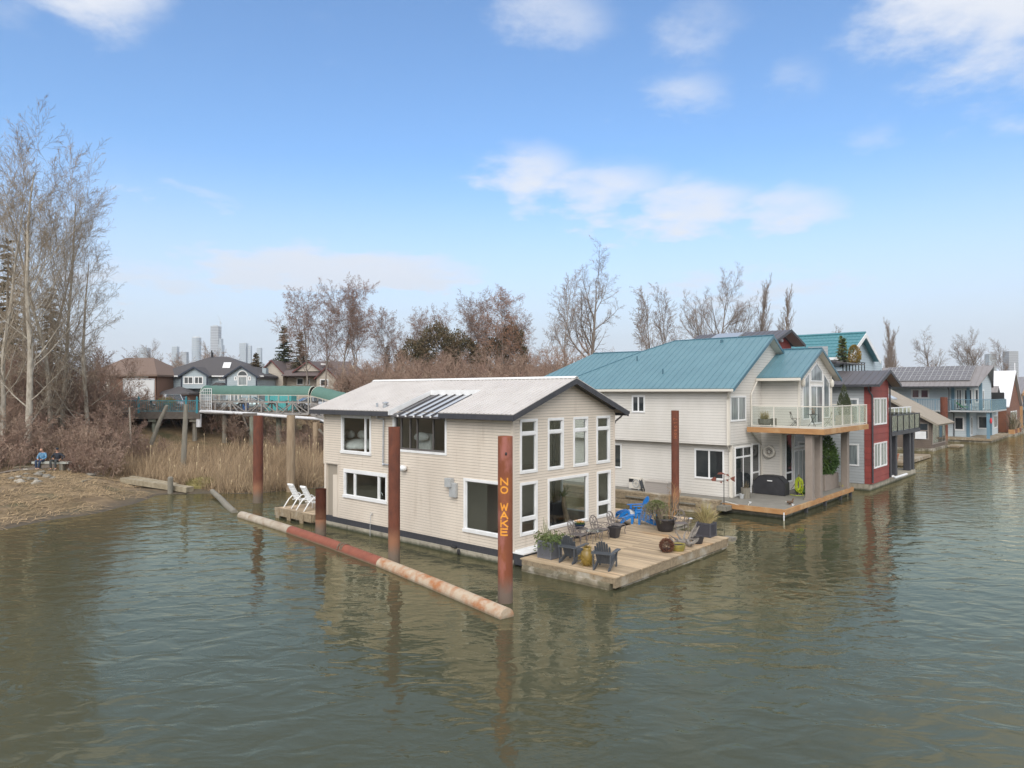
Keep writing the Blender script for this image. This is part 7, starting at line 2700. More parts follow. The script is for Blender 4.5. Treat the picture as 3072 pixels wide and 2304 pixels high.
M_skin = mat('skin', (.52, .29, .20), .6)
M_denim = mat('dark denim', (.018, .035, .075), .85, (.03, .05, .10), 12)
M_bluejk = mat('blue patterned jacket', (.07, .19, .33), .85, (.16, .30, .42), 9, mixlo=.46, mixhi=.54)
M_navy = mat('navy jacket', (.012, .016, .026), .8, (.02, .025, .035), 8)
M_charp = mat('charcoal trousers', (.03, .034, .036), .85, (.05, .055, .055), 12)
M_shoe = mat('grey running shoe', (.16, .16, .17), .6)
M_shoeb = mat('brown shoe', (.13, .07, .04), .6)
M_sock = mat('pale sock', (.5, .48, .45), .9)
M_hair = mat('grey hair', (.16, .12, .09), .8)


def skin_mesh(chains, sub=1):
    """one continuous surface grown round joined bone chains: [(points, radii)], first point of later chains may repeat an earlier joint"""
    me = bpy.data.meshes.new('tmp')
    pos, rad, edges, idx = [], [], [], {}
    for pts, rs in chains:
        prev = None
        for p, r in zip(pts, rs):
            k = tuple(round(c, 4) for c in p)
            if k not in idx:
                idx[k] = len(pos)
                pos.append(p)
                rad.append(r if isinstance(r, tuple) else (r, r))
            if prev is not None and prev != idx[k]:
                edges.append((prev, idx[k]))
            prev = idx[k]
    me.from_pydata(pos, edges, [])
    o = bpy.data.objects.new('tmp', me)
    COL.objects.link(o)
    m = o.modifiers.new('s', 'SKIN')
    for i, r in enumerate(rad):
        me.skin_vertices[0].data[i].radius = r
    me.skin_vertices[0].data[0].use_root = True
    m.use_smooth_shade = True
    sm = o.modifiers.new('u', 'SUBSURF')
    sm.levels = sm.render_levels = sub
    dg = bpy.context.evaluated_depsgraph_get()
    out = bpy.data.meshes.new_from_object(o.evaluated_get(dg))
    bpy.data.objects.remove(o)
    bpy.data.meshes.remove(me)
    b = MB()
    b.grid([tuple(v.co) for v in out.vertices], [tuple(p.vertices) for p in out.polygons])
    bpy.data.meshes.remove(out)
    return b


def seated_man(label, loc, rz_, jacket, trousers, shoes, sh, el, wr, knees, feet, head, bald, cap=None):
    """seat plane at local z .54; faces local -y. sh/el/wr: shoulder, elbow, wrist per side (left of picture first)"""
    t = thing('person', label, 'person', loc, rz_, 'men on the bench', world=True, absolute=False)
    hip = (0, .12, .64)
    chest = (0, .06, .98)
    neck = (0, .02, 1.16)
    hp = (head[0] * .5, head[1] * .5 + .01, 1.24)
    ch = [([hip, (0, .10, .80), chest, neck, hp, (head[0], head[1], head[2])], [.13, .135, .15, .065, .055, .06])]
    for i in (0, 1):
        ch.append(([chest, sh[i], el[i], wr[i]], [.15, .07, .048, .034]))
        ch.append(([hip, (-.10 if i == 0 else .10, .08, .63), knees[i], (feet[i][0], feet[i][1] + .06, .09), (feet[i][0], feet[i][1] - .06, .05)], [.13, .095, .07, .045, .04]))
    # head, with face
    body = skin_mesh(ch)
    hx, hy, hz = head[:3]
    n, m_ = 14, 12
    vs, fs = [], []
    tilt = Matrix.Rotation(head[3], 4, 'X') @ Matrix.Rotation(head[4], 4, 'Z')
    for i in range(m_ + 1):
        ph = pi * i / m_
        for j in range(n):
            a = 2 * pi * j / n
            x, y, z = .078 * sin(ph) * cos(a), .098 * sin(ph) * sin(a), .118 * cos(ph)
            if y < 0:
                if -.03 < z < .025 and abs(x) < .02:
                    y -= .022                       # nose
                if z < -.06:
                    y *= .92
                if .02 < z < .04 and .015 < abs(x) < .05:
                    y += .008                       # eye hollows
            p = tilt @ Vector((x, y, z))
            vs.append((hx + p.x, hy + p.y, hz + .05 + p.z))
    for i in range(m_):
        for j in range(n):
            fs.append((i * n + j, (i + 1) * n + j, (i + 1) * n + (j + 1) % n, i * n + (j + 1) % n))
    body.grid(vs, fs)
    for sx in (-1, 1):       # ears
        p = tilt @ Vector((sx * .08, .01, 0))
        body.rock((hx + p.x, hy + p.y, hz + .05 + p.z), .012, .022, .032, 1, 8, 5, .05)
    # hands: palm, four fingers, thumb
    for i in (0, 1):
        w = Vector(wr[i])
        d = (w - Vector(el[i])).normalized()
        sd = d.cross(Vector((0, 0, 1))).normalized()
        nn = sd.cross(d).normalized()
        pc = w + d * .045
        body.rock(tuple(pc), .042, .045, .028, 3, 8, 5, .05)
        for q, l in zip((-1.5, -.5, .5, 1.5), (.062, .075, .07, .055)):
            f0 = w + d * .075 + sd * q * .019
            body.tube([f0, f0 + d * l * .5 - nn * .008, f0 + d * l * .8 - nn * .035], [.0095, .009, .007], 6)
        s_ = 1 if i == 0 else -1
        f0 = w + d * .03 + sd * .035 * s_
        body.tube([f0, f0 + sd * .03 * s_ + d * .03, f0 + sd * .03 * s_ + d * .06 - nn * .01], [.011, .010, .008], 6)
    part(body, 'body', M_skin, t, True)
    for i in (0, 1):       # eyes and brows
        p = tilt @ Vector(((-.032, .032)[i], -.086, .03))
        b = MB(); b.rock((hx + p.x, hy + p.y, hz + .05 + p.z), .010, .006, .006, 1, 8, 5, 0); part(b, 'eye', M_navy, t)
    p = tilt @ Vector((0, -.086, -.055))
    b = MB(); b.rock((hx + p.x, hy + p.y, hz + .05 + p.z), .026, .006, .007, 1, 8, 5, 0); part(b, 'mouth', mat('lip', (.33, .12, .10), .6), t)
    j = [([(0, .12, .60), (0, .10, .78), chest, (0, .03, 1.13)], [.165, .165, .175, .085])]
    for i in (0, 1):
        e, w, s_ = Vector(el[i]), Vector(wr[i]), Vector(sh[i])
        j.append(([chest, sh[i], el[i], tuple(e.lerp(w, .9))], [.175, .092, .068, .05]))
    part(skin_mesh(j), 'jacket', jacket, t, True)
    k = [([(0, .12, .635), (0, .11, .70)], [.155, .15])]
    for i in (0, 1):
        K, Fo = Vector(knees[i]), Vector((feet[i][0], feet[i][1] + .06, .12))
        k.append(([(0, .12, .635), (-.10 if i == 0 else .10, .06, .63), knees[i], tuple(Fo)], [.155, .112, .085, .06]))
    part(skin_mesh(k), 'trousers', trousers, t, True)
    for i in (0, 1):
        b = skin_mesh([([(feet[i][0], feet[i][1] + .09, .055), (feet[i][0], feet[i][1] - .02, .05), (feet[i][0] * 1.05, feet[i][1] - .15, .035)], [(.045, .05), (.048, .045), (.04, .03)])])
        part(b, 'shoe', shoes, t, True)
    if cap:
        b = MB()
        k0 = 0
        b.lathe(0, 0, [(.10, 0), (.103, .04), (.085, .085), (.04, .11), (.005, .115)], 14)
        b.ext([(-.075, -.07, .004), (-.05, -.175, -.012), (.05, -.175, -.012), (.075, -.07, .004)], (0, 0, .012))
        b.move(0, Matrix.Translation((hx, hy, hz + .09)) @ tilt)
        part(b, 'cap', cap, t, True)
    else:
        b = MB()
        for sx in (-1, 1):
            p = tilt @ Vector((sx * .066, .045, .01))
            b.rock((hx + p.x, hy + p.y, hz + .05 + p.z), .022, .05, .04, 2, 8, 5, .1)
        part(b, 'hair', M_hair, t, True)
    return t


rot = Matrix.Rotation(-.06, 4, 'Z')
bl = lambda x, y: (BX + x * cos(-.06) - y * sin(-.06), BY + x * sin(-.06) + y * cos(-.06), BZ)
seated_man('bald man in a blue patterned jacket and jeans looking down at his hands', bl(-.62, .08), -.06, M_bluejk, M_denim, M_shoeb,
           ((-.20, .05, 1.06), (.20, .05, 1.06)), ((-.30, -.02, .80), (.31, -.02, .80)), ((-.10, -.24, .72), (.17, -.26, .70)),
           ((-.16, -.36, .62), (.13, -.36, .62)), ((-.13, -.40, 0), (.03, -.42, 0)), (0, -.07, 1.26, .55, 0), True)
seated_man('man in a dark cap and navy jacket with elbows out, turned to his left', bl(.44, .08), -.06, M_navy, M_charp, M_shoe,
           ((-.20, .05, 1.06), (.21, .05, 1.06)), ((-.40, .02, .86), (.48, .06, .86)), ((-.19, -.12, .76), (.33, -.12, .70)),
           ((-.20, -.36, .64), (.14, -.36, .64)), ((-.17, -.40, 0), (.19, -.44, 0)), (.02, -.02, 1.29, .2, .7), False, M_navy)
# stones round the bench
R_ = random.Random(12)
stn = [(250, 815, .34, 1), (272, 872, .42, 1), (400, 842, .36, 0), (505, 782, .5, 0), (495, 888, .46, 1), (620, 812, .45, 0), (940, 718, .45, 0), (1040, 690, .5, 0), (1180, 735, .5, 0), (1215, 788, .5, 0), (1335, 712, .48, 0), (330, 826, .25, 0), (480, 848, .3, 0), (345, 770, .25, 0), (150, 830, .26, 0), (700, 830, .3, 0), (1270, 745, .3, 0), (560, 745, .3, 0), (350, 712, .2, 1)]
words = ['upright pale', 'flat pale', 'rounded', 'broad', 'long pale', 'tilted', 'mossy', 'big mossy', 'low', 'hollowed', 'rough', 'small', 'small low', 'half buried', 'lone', 'flat grey', 'narrow', 'dark', 'tiny pale']
where = ['at the left end of the stone ring', 'lowest at the left of the ring', 'left of the middle of the ring', 'under the feet of the bald man', 'lowest in the middle of the ring', 'below the capped man', 'right of the bench end', 'right of the bench under dry brush', 'at the right of the ring', 'lowest at the right of the ring', 'farthest right in the ring', 'between two pale stones', 'above the long pale stone', 'left of the bald man', 'outside the ring on the left', 'right of the long pale stone', 'between the two right mossy stones', 'in front of the bench', 'left of the bench leg']
for (x, y, r, pale), w1, w2 in zip(stn, words, where):
    p = on_ground(x * .226, 1250 + y * .226)
    b = MB(); r *= .8
    b.rock((0, 0, r * .12), r, r * .7, r * .5, R_.random() * 50, 14, 9, .75)
    solo(b, 'stone', M_stonel if pale else M_stone, '%s stone %s' % (w1, w2), 'stone', (p.x, p.y, p.z), R_.uniform(0, 3), 'stones round the bench', world=True, absolute=False, smooth=True)
# drift timbers on the bank
p0, p1 = on_ground(372, 1449), on_ground(570, 1478)
b = MB(); b.bar(p0 + Vector((0, 0, .22)), p1 + Vector((0, 0, .20)), .62, .34); b.bar(p0 + Vector((.3, .35, .35)), p0.lerp(p1, .7) + Vector((.3, .35, .28)), .3, .2)
solo(b, 'drift_timber', M_driftlog, 'big squared drift timber lying at the water edge before the reeds', 'timber', tuple(p0.lerp(p1, .5)), world=True)
for i, (q0, q1, r, lb) in enumerate((((395, 1440), (500, 1442), .12, 'thin drift pole lying behind the big squared timber'), ((245, 1450), (312, 1430), .06, 'bent grey branch lying below the right stones'), ((335, 1418), (440, 1440), .07, 'long thin branch running from the brush down to the drift pole'), ((40, 1408), (92, 1406), .06, 'short stick left of the bench'))):
    a, c = on_ground(*q0), on_ground(*q1)
    b = MB(); b.tube([a + Vector((0, 0, .1)), a.lerp(c, .5) + Vector((.05, .1, .16)), c + Vector((0, 0, .1))], [r, r, r * .6], 7)
    solo(b, 'branch', M_driftlog, lb, 'branch', tuple(a.lerp(c, .5)), world=True, group='drift wood on the bank')
p = on_ground(511, 1480)
b = MB(); b.lathe(p.x, p.y, [(.17, p.z - .6), (.17, p.z + 1.0), (.12, p.z + 1.08)], 12)
solo(b, 'mooring_post', M_greypile, 'short grey post standing before the big squared timber', 'post', (p.x, p.y, p.z), world=True)
p = on_ground(605, 1462)
b = MB(); b.rock((p.x, p.y, p.z + .1), 1.1, .6, .55, 3, 14, 8, .4)
for i in range(500):
    a = R_.uniform(0, 6.28); r = R_.random() ** .5
    strand(b, R_, Vector((p.x + 1.1 * r * cos(a), p.y + .6 * r * sin(a), p.z + .55 * sqrt(max(0, 1 - r * r)))), R_.uniform(.1, .35), R_.uniform(.2, 1), .015, R_.uniform(0, 6.28))
solo(b, 'moss_hummock', mat('mossy peat', (.16, .14, .045), .95, (.24, .20, .08), 4), 'mossy hummock at the water edge right of the big squared timber', 'hummock', (p.x, p.y, p.z), world=True)
# old leaning piles in the reeds
for (px, pt, pb, Y, lean, r, lb) in ((470, 1216, 1312, 60, .9, .17, 'old grey pile leaning left in the reeds below the boardwalk'), (553, 1213, 1400, 53, .15, .19, 'tall old grey pile standing in the reeds left of the dark steel pile'), (392, 1222, 1315, 58, -.1, .07, 'thin pale dead stem among the thickets below the boardwalk')):
    X = at_px(px, Y)
    zt, zb = 6.6 - (pt - 1177.5) / F_PX * Y, 6.6 - (pb - 1177.5) / F_PX * Y
    b = MB(); b.tube([(X - lean * .5, Y, zb - .6), (X + lean * .3, Y, (zt + zb) / 2), (X + lean, Y, zt)], [r * 1.1, r, r * .85], 10)
    solo(b, 'old_pile', M_greypile if r > .1 else M_pale, lb, 'pile', (X, Y, zb), world=True, group='old piles in the reeds')

# ---------------------------------------------------------------- boardwalk and its rail
M_tealrail = mat('teal painted rail', (.035, .21, .26), .5)
M_tarwood = mat('dark creosoted timber', (.095, .08, .068), .9, (.14, .12, .10), 3, bump=.4)
M_greytim = mat('silvered timber', (.30, .28, .26), .85, (.22, .205, .19), 4, stretch=(1, 1, 2))
M_whitepipe = mat('white insulated pipe', (.66, .66, .67), .4, (.55, .55, .56), 4)
M_awnG = mat('green awning fabric', (.075, .155, .125), .75, (.085, .17, .14), 2)
M_hoop = mat('cream hoop', (.58, .54, .45), .5)
BZd = 4.78
t = thing('boardwalk', 'dark timber boardwalk on piles above the reeds', 'boardwalk', (-36, 67, BZd), world=True)
b = MB(); b.box(-46, -28.9, 65.0, 69.5, BZd - .16, BZd); part(b, 'deck', M_tarwood, t)
b = MB(); b.box(-46, -28.9, 64.93, 65.2, BZd - .62, BZd - .17); b.box(-46, -29, 66.5, 66.8, BZd - .6, BZd - .17); part(b, 'beam', M_tarwood, t)
for X in (-44, -40.5, -37, -33.4, -29.6):
    b = MB(); b.lathe(X, 65.5, [(.22, .2), (.20, BZd - .62)], 10); b.box(X - .35, X + .35, 65.1, 65.9, BZd - .9, BZd - .625); part(b, 'pile', M_mosspile if X in (-33.4, -40.5) else M_greypile, t)
    b = MB(); b.lathe(X + .4, 68.5, [(.22, 1.2), (.20, BZd - .2)], 10); part(b, 'pile', M_greypile, t)
t = thing('railing', 'teal picket railing along the boardwalk edge', 'railing', (-36, 65.1, BZd), world=True)
b = MB()
X = -45.8
while X < -29.1:
    b.box(X - .012, X + .012, 65.08, 65.104, BZd + .12, BZd + 1.02)
    X += .17
part(b, 'pickets', M_tealrail, t)
b = MB(); b.box(-46, -29.0, 65.06, 65.13, BZd + 1.022, BZd + 1.09); b.box(-46, -29.0, 65.07, 65.12, BZd + .07, BZd + .118); part(b, 'rail', M_tealrail, t)
for X in (-45.2, -39.9, -34.6, -30.2, -29.2):
    b = MB(); b.box(X - .09, X + .09, 64.97, 65.05, BZd - .1, BZd + 1.3); b.lathe(X, 65.01, [(.10, BZd + 1.30), (.02, BZd + 1.5)], 4); part(b, 'post', M_tealrail, t)
for i in range(2):
    pass
# slope under the boardwalk is dark earth and brush
plant_tree('thB', 'thicket', (M_twigB, M_twigR), 'dead brush in the shade under the boardwalk', 'shrub', -34.5, 66.6, 1.0, (1.1, .9, .8), 'thickets on the left bank')
plant_tree('thB', 'thicket', (M_twigB, M_twigR), 'dead brush in the shade under the covered gangway', 'shrub', -25.5, 66.8, 2.0, (1.3, .9, .9), 'thickets on the left bank')
for X, lb in ((-42, 'left end'), (-38, 'second bay'), (-31, 'right end'), (-28, 'gangway gate'), (-22, 'gangway middle'), (-19, 'gangway end'), (-15.5, 'sloping awning')):
    plant_tree('thA', 'thicket', (M_twigB, M_twigR), 'dense dead brush on the slope behind the boardwalk piles at the ' + lb, 'shrub', X, 68.3 if X < -20 else 65, X, (.9, .9, .62), 'thickets on the left bank')

# covered gangway: level bay, then a bay sloping down behind the cream houseboat
def gangway(label, P0, P1, W_, lattice, n_hoop):
    P0, P1 = Vector(P0), Vector(P1)
    d = P1 - P0
    L = d.length
    ax = d.normalized()
    sd = Vector((ax.y, -ax.x, 0)).normalized()       # towards the river
    up = Vector((0, 0, 1))
    t = thing('covered_gangway', label, 'gangway', tuple(P0), world=True, group='covered gangway bays')
    b = MB(); b.ext([P0 + sd * W_ / 2, P1 + sd * W_ / 2, P1 - sd * W_ / 2, P0 - sd * W_ / 2], up * -.14); part(b, 'deck', M_greytim, t)
    b = MB()
    for s in (-1, 1):
        o = sd * (W_ / 2 + .05) * s
        b.bar(P0 + o + up * .98, P1 + o + up * .98, .16, .16); b.bar(P0 + o - up * .08, P1 + o - up * .08, .16, .2)
        n = max(3, int(L / 1.35))
        for i in range(n + 1):
            q = P0 + d * i / n + o
            b.bar(q - up * .1, q + up * 1.12, .13, .13, ax)
            if i < n:
                r_ = P0 + d * (i + 1) / n + o
                if i % 2 == 0:
                    b.bar(q + up * .98, q.lerp(r_, .55) + sd * .14 * s, .12, .08); b.bar(q + up * .98, r_, .10, .06)
                else:
                    b.bar(r_ + up * .98, q.lerp(r_, .35) + sd * .14 * s, .12, .08); b.bar(r_ + up * .98, q, .10, .06)
    part(b, 'truss', M_greytim, t)
    R0 = W_ / 2 + .12
    hoop = lambda q, s0, s1, n=14: [q + sd * R0 * cos(pi * (s0 + (s1 - s0) * i / n)) + up * (1.62 + .86 * sin(pi * (s0 + (s1 - s0) * i / n))) for i in range(n + 1)]
    b = MB()
    for i in range(n_hoop + 1):
        q = P0 + d * i / n_hoop
        arc = hoop(q, 0, 1)
        big = i in (0, n_hoop)
        b.tube([q + sd * R0 + up * .95, q + sd * (R0 + .02) + up * 1.3] + arc + [q - sd * (R0 + .02) + up * 1.3, q - sd * R0 + up * .95], .045 if big else .028, 6)
    for s in (-1, 1):
        b.bar(P0 + sd * R0 * s + up * 1.62, P1 + sd * R0 * s + up * 1.62, .05, .05)
    part(b, 'hoops', M_hoop, t)
    b = MB()
    n = n_hoop * 4
    rows = []
    for i in range(n + 1):
        f = i / n
        sag = .035 * sin(pi * ((f * n_hoop) % 1.0))
        rows.append([p_ - (p_ - (P0 + d * f + up * 1.62)).normalized() * sag for p_ in [x + ((x - (P0 + d * f + up * 1.62)).normalized()) * .04 for x in hoop(P0 + d * f, 0.02, .98)]])
    m_ = len(rows[0])
    th = .02
    inner = [[p_ - (p_ - (P0 + d * (i / n) + up * 1.62)).normalized() * th for p_ in r_] for i, r_ in enumerate(rows)]
    flatv = [p_ for r_ in rows for p_ in r_] + [p_ for r_ in inner for p_ in r_]
    K = (n + 1) * m_
    fs = [(i * m_ + j, i * m_ + j + 1, (i + 1) * m_ + j + 1, (i + 1) * m_ + j) for i in range(n) for j in range(m_ - 1)]
    fs += [tuple(K + k for k in f[::-1]) for f in fs]
    b.grid(flatv, fs)
    part(b, 'awning', M_awnG, t)
    if lattice:
        b = MB()
        o = P0 + ax * .15 + sd * (R0 + .06)
        ww, hh = 1.05, 2.2
        pts = [(0, .25), (.3, 0), (ww, 0), (ww, hh), (.3, hh), (0, hh - .3)]
        for (a, c), (e, f) in zip(pts, pts[1:] + pts[:1]):
            b.bar(o + ax * a + up * c, o + ax * e + up * f, .05, .05)
        for i in range(1, 5):
            x = ww * i / 5
            b.bar(o + ax * x + up * (.12 if x < .3 else 0), o + ax * x + up * (hh - (.12 if x < .3 else 0)), .03, .03)
        for i in range(1, 8):
            b.bar(o + up * (hh * i / 8), o + ax * ww + up * (hh * i / 8), .03, .03)
        part(b, 'lattice_gate', M_white, t)
    return t


gangway('covered gangway with green arched awning standing level beside the boardwalk', (-29.2, 67.0, 4.78), (-18.6, 65.6, 4.70), 1.9, True, 11)
gangway('second green awning bay sloping down behind the pale metal roof', (-18.0, 65.4, 4.65), (-8.0, 60.5, 2.5), 1.9, False, 8)
t = thing('utility_pipe', 'white insulated pipe slung along the gangway side', 'pipe', (-24, 65, 4.5), world=True)
b = MB()
b.tube([(-29.1, 65.2, 4.55), (-28.9, 65.15, 4.85), (-28.0, 65.1, 4.83), (-24, 64.8, 4.62), (-20.5, 64.6, 4.36), (-17.6, 64.3, 4.18), (-16.5, 63.4, 3.75), (-14.0, 61.9, 2.95), (-9, 58.5, 1.6)], .15, 10)
part(b, 'pipe', M_whitepipe, t, True)
b = MB()
b.tube([(-29.1, 65.2, 4.6), (-29.1, 65.2, 3.4)], .24, 10)
part(b, 'end_joint', M_whitepipe, t)
b = MB()
for k in range(9):
    f = k / 8
    b.tube([(-17.5 + 3.2 * f - .03, 64.1 - 1.9 * f, 3.95 - .95 * f), (-17.5 + 3.2 * f + .1, 64.1 - 1.95 * f, 3.92 - .95 * f)], .13, 8)
b.tube([(-17.5, 64.1, 3.95), (-13.9, 61.6, 2.9)], .085, 8)
part(b, 'hose_coupling', M_black, t)
for (X, Y, top, m_, lb) in ((-27.0, 66.0, 4.55, M_greypile, 'grey pile under the left part of the covered gangway'), (-24.0, 64.8, 4.4, M_mosspile, 'mossy pile with a timber cap under the covered gangway'), (-22.0, 66.2, 4.5, M_mosspile, 'green treated pile under the middle of the covered gangway'), (-21.0, 67.2, 4.5, M_mosspile, 'slender green pile behind the middle of the covered gangway'), (-17.7, 63.2, 3.9, M_woodpile, 'brown braced pile where the two awning bays meet')):
    t = thing('gangway_pile', lb, 'pile', (X, Y, .3), world=True, group='piles under the gangway')
    b = MB(); b.lathe(X, Y, [(.26, -.2), (.24, top)], 12); part(b, 'shaft', m_, t)
    if 'cap' in lb:
        b = MB(); b.box(X - .8, X + .5, Y - .25, Y + .25, top + .002, top + .3); b.bar((X - .7, Y - .28, top), (X - .2, Y - .28, top - 1.3), .2, .12); part(b, 'cap', M_tarwood, t)
    if 'braced' in lb:
        b = MB(); b.bar((X + .3, Y, top - .6), (X + 2.2, Y + 1.0, .6), .22, .22); part(b, 'brace', M_greypile, t)

# ---------------------------------------------------------------- vehicles on the dyke road
M_tyre = mat('tyre', (.02, .02, .02), .9)
M_rim = mat('alloy rim', (.35, .35, .36), .35, metal=.8)
M_carglass = mat('tinted car glass', (.03, .04, .045), .05, spec=.9)
M_lampr = mat('red tail lamp', (.45, .01, .02), .2)
M_lampw = mat('clear headlamp', (.65, .67, .70), .1)


def car(name, label, X, Y, z, rz_, paint, kind, L=4.5):
    """body lofted from cross sections; faces local +x"""
    t = thing(name, label, 'car', (X, Y, z), rz_, 'parked cars', world=True, absolute=False)
    suv = kind == 'suv'
    H, Wd = (1.78, .94) if suv else (1.42, .88)
    prof = ([(-.5, .45, .95), (-.48, .35, 1.02), (-.30, .28, 1.04), (.18, .28, 1.04), (.26, .28, 1.02), (.46, .30, .92), (.5, .42, .72)] if suv else
            [(-.5, .42, .80), (-.48, .32, .90), (-.32, .25, .93), (.10, .25, .93), (.22, .25, .90), (.45, .28, .74), (.5, .38, .60)])
    b = MB()
    n = len(prof)
    ringv = []
    for (f, z0, z1) in prof:
        w = Wd * (1 - .16 * max(0, abs(f) - .36) / .14)
        ringv.append([(f * L, -w * .96, z0), (f * L, -w, (z0 + z1) / 2), (f * L, -w * .94, z1), (f * L, 0, z1 + .03), (f * L, w * .94, z1), (f * L, w, (z0 + z1) / 2), (f * L, w * .96, z0)])
    vs = [p for r in ringv for p in r]
    fs = [(i * 7 + j, (i + 1) * 7 + j, (i + 1) * 7 + j + 1, i * 7 + j + 1) for i in range(n - 1) for j in range(6)] + [(i * 7 + 6, (i + 1) * 7 + 6, (i + 1) * 7, i * 7) for i in range(n - 1)]
    fs += [tuple(range(7)), tuple(range((n - 1) * 7 + 6, (n - 1) * 7 - 1, -1))]
    b.grid(vs, fs)
    part(b, 'body', paint, t, True)
    zs, x0, x1, x2, x3 = (1.03, -.47, -.43, .04, .24) if suv else (.92, -.42, -.22, .04, .24)
    x0, x1, x2, x3 = x0 * L, x1 * L, x2 * L, x3 * L
    b = MB()
    w0, w1 = Wd * .90, Wd * .70
    b.grid([(x0, -w0, zs), (x3, -w0, zs), (x2, -w1, H - .05), (x1, -w1, H - .05), (x0, w0, zs), (x3, w0, zs), (x2, w1, H - .05), (x1, w1, H - .05)], [(0, 1, 2, 3), (7, 6, 5, 4), (1, 5, 6, 2), (4, 0, 3, 7), (3, 2, 6, 7)])
    part(b, 'windows', M_carglass, t)
    b = MB()
    b.ext([(x1 - .06, -w1 - .03, H - .05), (x2 + .06, -w1 - .03, H - .05), (x2 + .06, w1 + .03, H - .05), (x1 - .06, w1 + .03, H - .05)], (0, 0, .05))
    for s in (-1, 1):
        for (xa, xb) in ((x0, x1), (x3, x2), ((x0 + x3) / 2 - .05, (x1 + x2) / 2)):
            b.bar((xa, s * (w0 + .005), zs), (xb, s * (w1 + .01), H - .04), .07, .05)
    part(b, 'roof', paint, t)
    for fx in (-.30, .31):
        for s in (-1, 1):
            r = .36 if suv else .32
            b = MB(); b.lathe(0, 0, [(r * .6, -.12), (r, -.10), (r, .10), (r * .6, .12)], 18, caps=False)
            M_ = Matrix.Translation((fx * L, s * (Wd - .10), r)) @ Matrix.Rotation(pi / 2, 4, 'X')
            b.move(0, M_)
            w = part(b, 'wheel', M_tyre, t)
            b = MB(); b.lathe(0, 0, [(.02, -.11), (r * .6, -.10), (r * .6, .10), (.02, .11)], 12); b.move(0, M_); part(b, 'rim', M_rim, w)
    hz = .78 if suv else .62
    for s in (-1, 1):
        b = MB(); b.rock((L * .47, s * Wd * .66, hz + .02), .14, .20, .08, 1, 10, 6, 0); part(b, 'headlight', M_lampw, t, True)
        b = MB(); b.rock((-L * .485, s * Wd * .66, hz + .12), .08, .20, .09, 1, 10, 6, 0); part(b, 'tail_light', M_lampr, t, True)
        b = MB(); b.rock((x3 - .15, s * (Wd + .10), zs + .05), .09, .10, .07, 1, 8, 5, 0); part(b, 'mirror', paint, t, True)
    b = MB()
    for s in (-1, 1):
        b.bevbox(L * .5 - .03, L * .5 + .035, s * .22 - .17, s * .22 + .17, hz - .16, hz + .05, .01)
    b.box(L * .48, L * .5 + .03, -.6, .6, .30, .44)
    part(b, 'grille', M_black, t)
    b = MB(); b.box(L * .5 + .036, L * .5 + .045, -.15, .15, .40 if not suv else .46, .50 if not suv else .56); part(b, 'number_plate', mat('pale yellow plate', (.55, .52, .22), .5), t)
    return t


M_silver = mat('silver paint', (.46, .48, .50), .25, metal=.3)
M_aqua = mat('pale aqua paint', (.42, .55, .57), .25, metal=.2)
M_whitep = mat('white car paint', (.72, .72, .72), .25)
RZ = 4.66
car('suv', 'silver four wheel drive facing the river behind the boardwalk railing', at_px(512, 73), 73.5, RZ, radians(-58), M_silver, 'suv', 4.7)
car('sedan', 'pale aqua sedan parked side on behind the covered gangway', at_px(758, 79), 79, RZ, radians(4), M_aqua, 'sedan', 4.6)
car('sedan', 'silver sedan showing red tail lamps at the end of the level gangway', at_px(942, 78), 78, RZ, radians(40), M_silver, 'sedan', 4.5)
car('sedan', 'white sedan half hidden behind the pale slender tree', at_px(308, 76), 76, RZ, radians(10), M_whitep, 'sedan', 4.5)
car('sedan', 'dark sedan behind the left part of the teal railing', at_px(392, 74), 74, RZ, radians(5), M_navy, 'sedan', 4.5)
t = thing('box_truck', 'white box truck parked left of the blue grey house', 'truck', (at_px(417, 86), 86, RZ), .49, world=True, absolute=False)
b = MB(); b.bevbox(-1.72, 1.72, -.6, 5.2, .95, 3.62, .03); part(b, 'cargo_box', M_whitep, t)
b = MB(); b.bevbox(-1.2, 1.2, 5.25, 7.0, .5, 2.6, .15); part(b, 'cab', M_whitep, t)
b = MB()
for x in (-1.70, 1.62):
    b.box(x, x + .08, -.64, -.602, .98, 3.58)
b.box(-1.6, 1.6, -.64, -.602, 3.50, 3.58); b.box(-.02, .02, -.62, -.601, 1.0, 3.48); b.box(-1.6, 1.6, -.64, -.602, .98, 1.06)
part(b, 'rear_door_frame', M_grey, t)
b = MB()
for x in (-1.2, -.6, 0, .6, 1.2):
    b.box(x - .12, x + .12, -.66, -.645, 3.51, 3.57)
part(b, 'marker_lamps', M_black, t)
for x in (-1.3, 1.3):
    for y in (.8, 6.0):
        b = MB(); b.lathe(0, 0, [(.2, -.15), (.45, -.13), (.45, .13), (.2, .15)], 16); b.move(0, Matrix.Translation((x, y, .45)) @ Matrix.Rotation(pi / 2, 4, 'Y')); part(b, 'wheel', M_tyre, t)
b = MB(); b.box(-1.0, 1.0, -.5, 6, .55, .93); part(b, 'chassis', M_black, t)
t = thing('storage_container', 'turquoise storage container behind the covered gangway', 'container', (at_px(843, 73.5), 73.5, RZ), 0, world=True, absolute=False)
b = MB(); b.box(-1.36, 1.36, -.9, .9, .05, 1.86)
for k in range(16):
    x = -1.3 + k * .17
    b.box(x, x + .06, -.935, -.902, .12, 1.8)
part(b, 'shell', mat('turquoise paint', (.10, .43, .43), .5, (.09, .38, .38), 2), t)
b = MB(); b.bevbox(-1.4, 1.4, -.95, .95, 1.862, 1.93, .02); part(b, 'lid', mat('pale turquoise paint', (.16, .50, .50), .5), t)
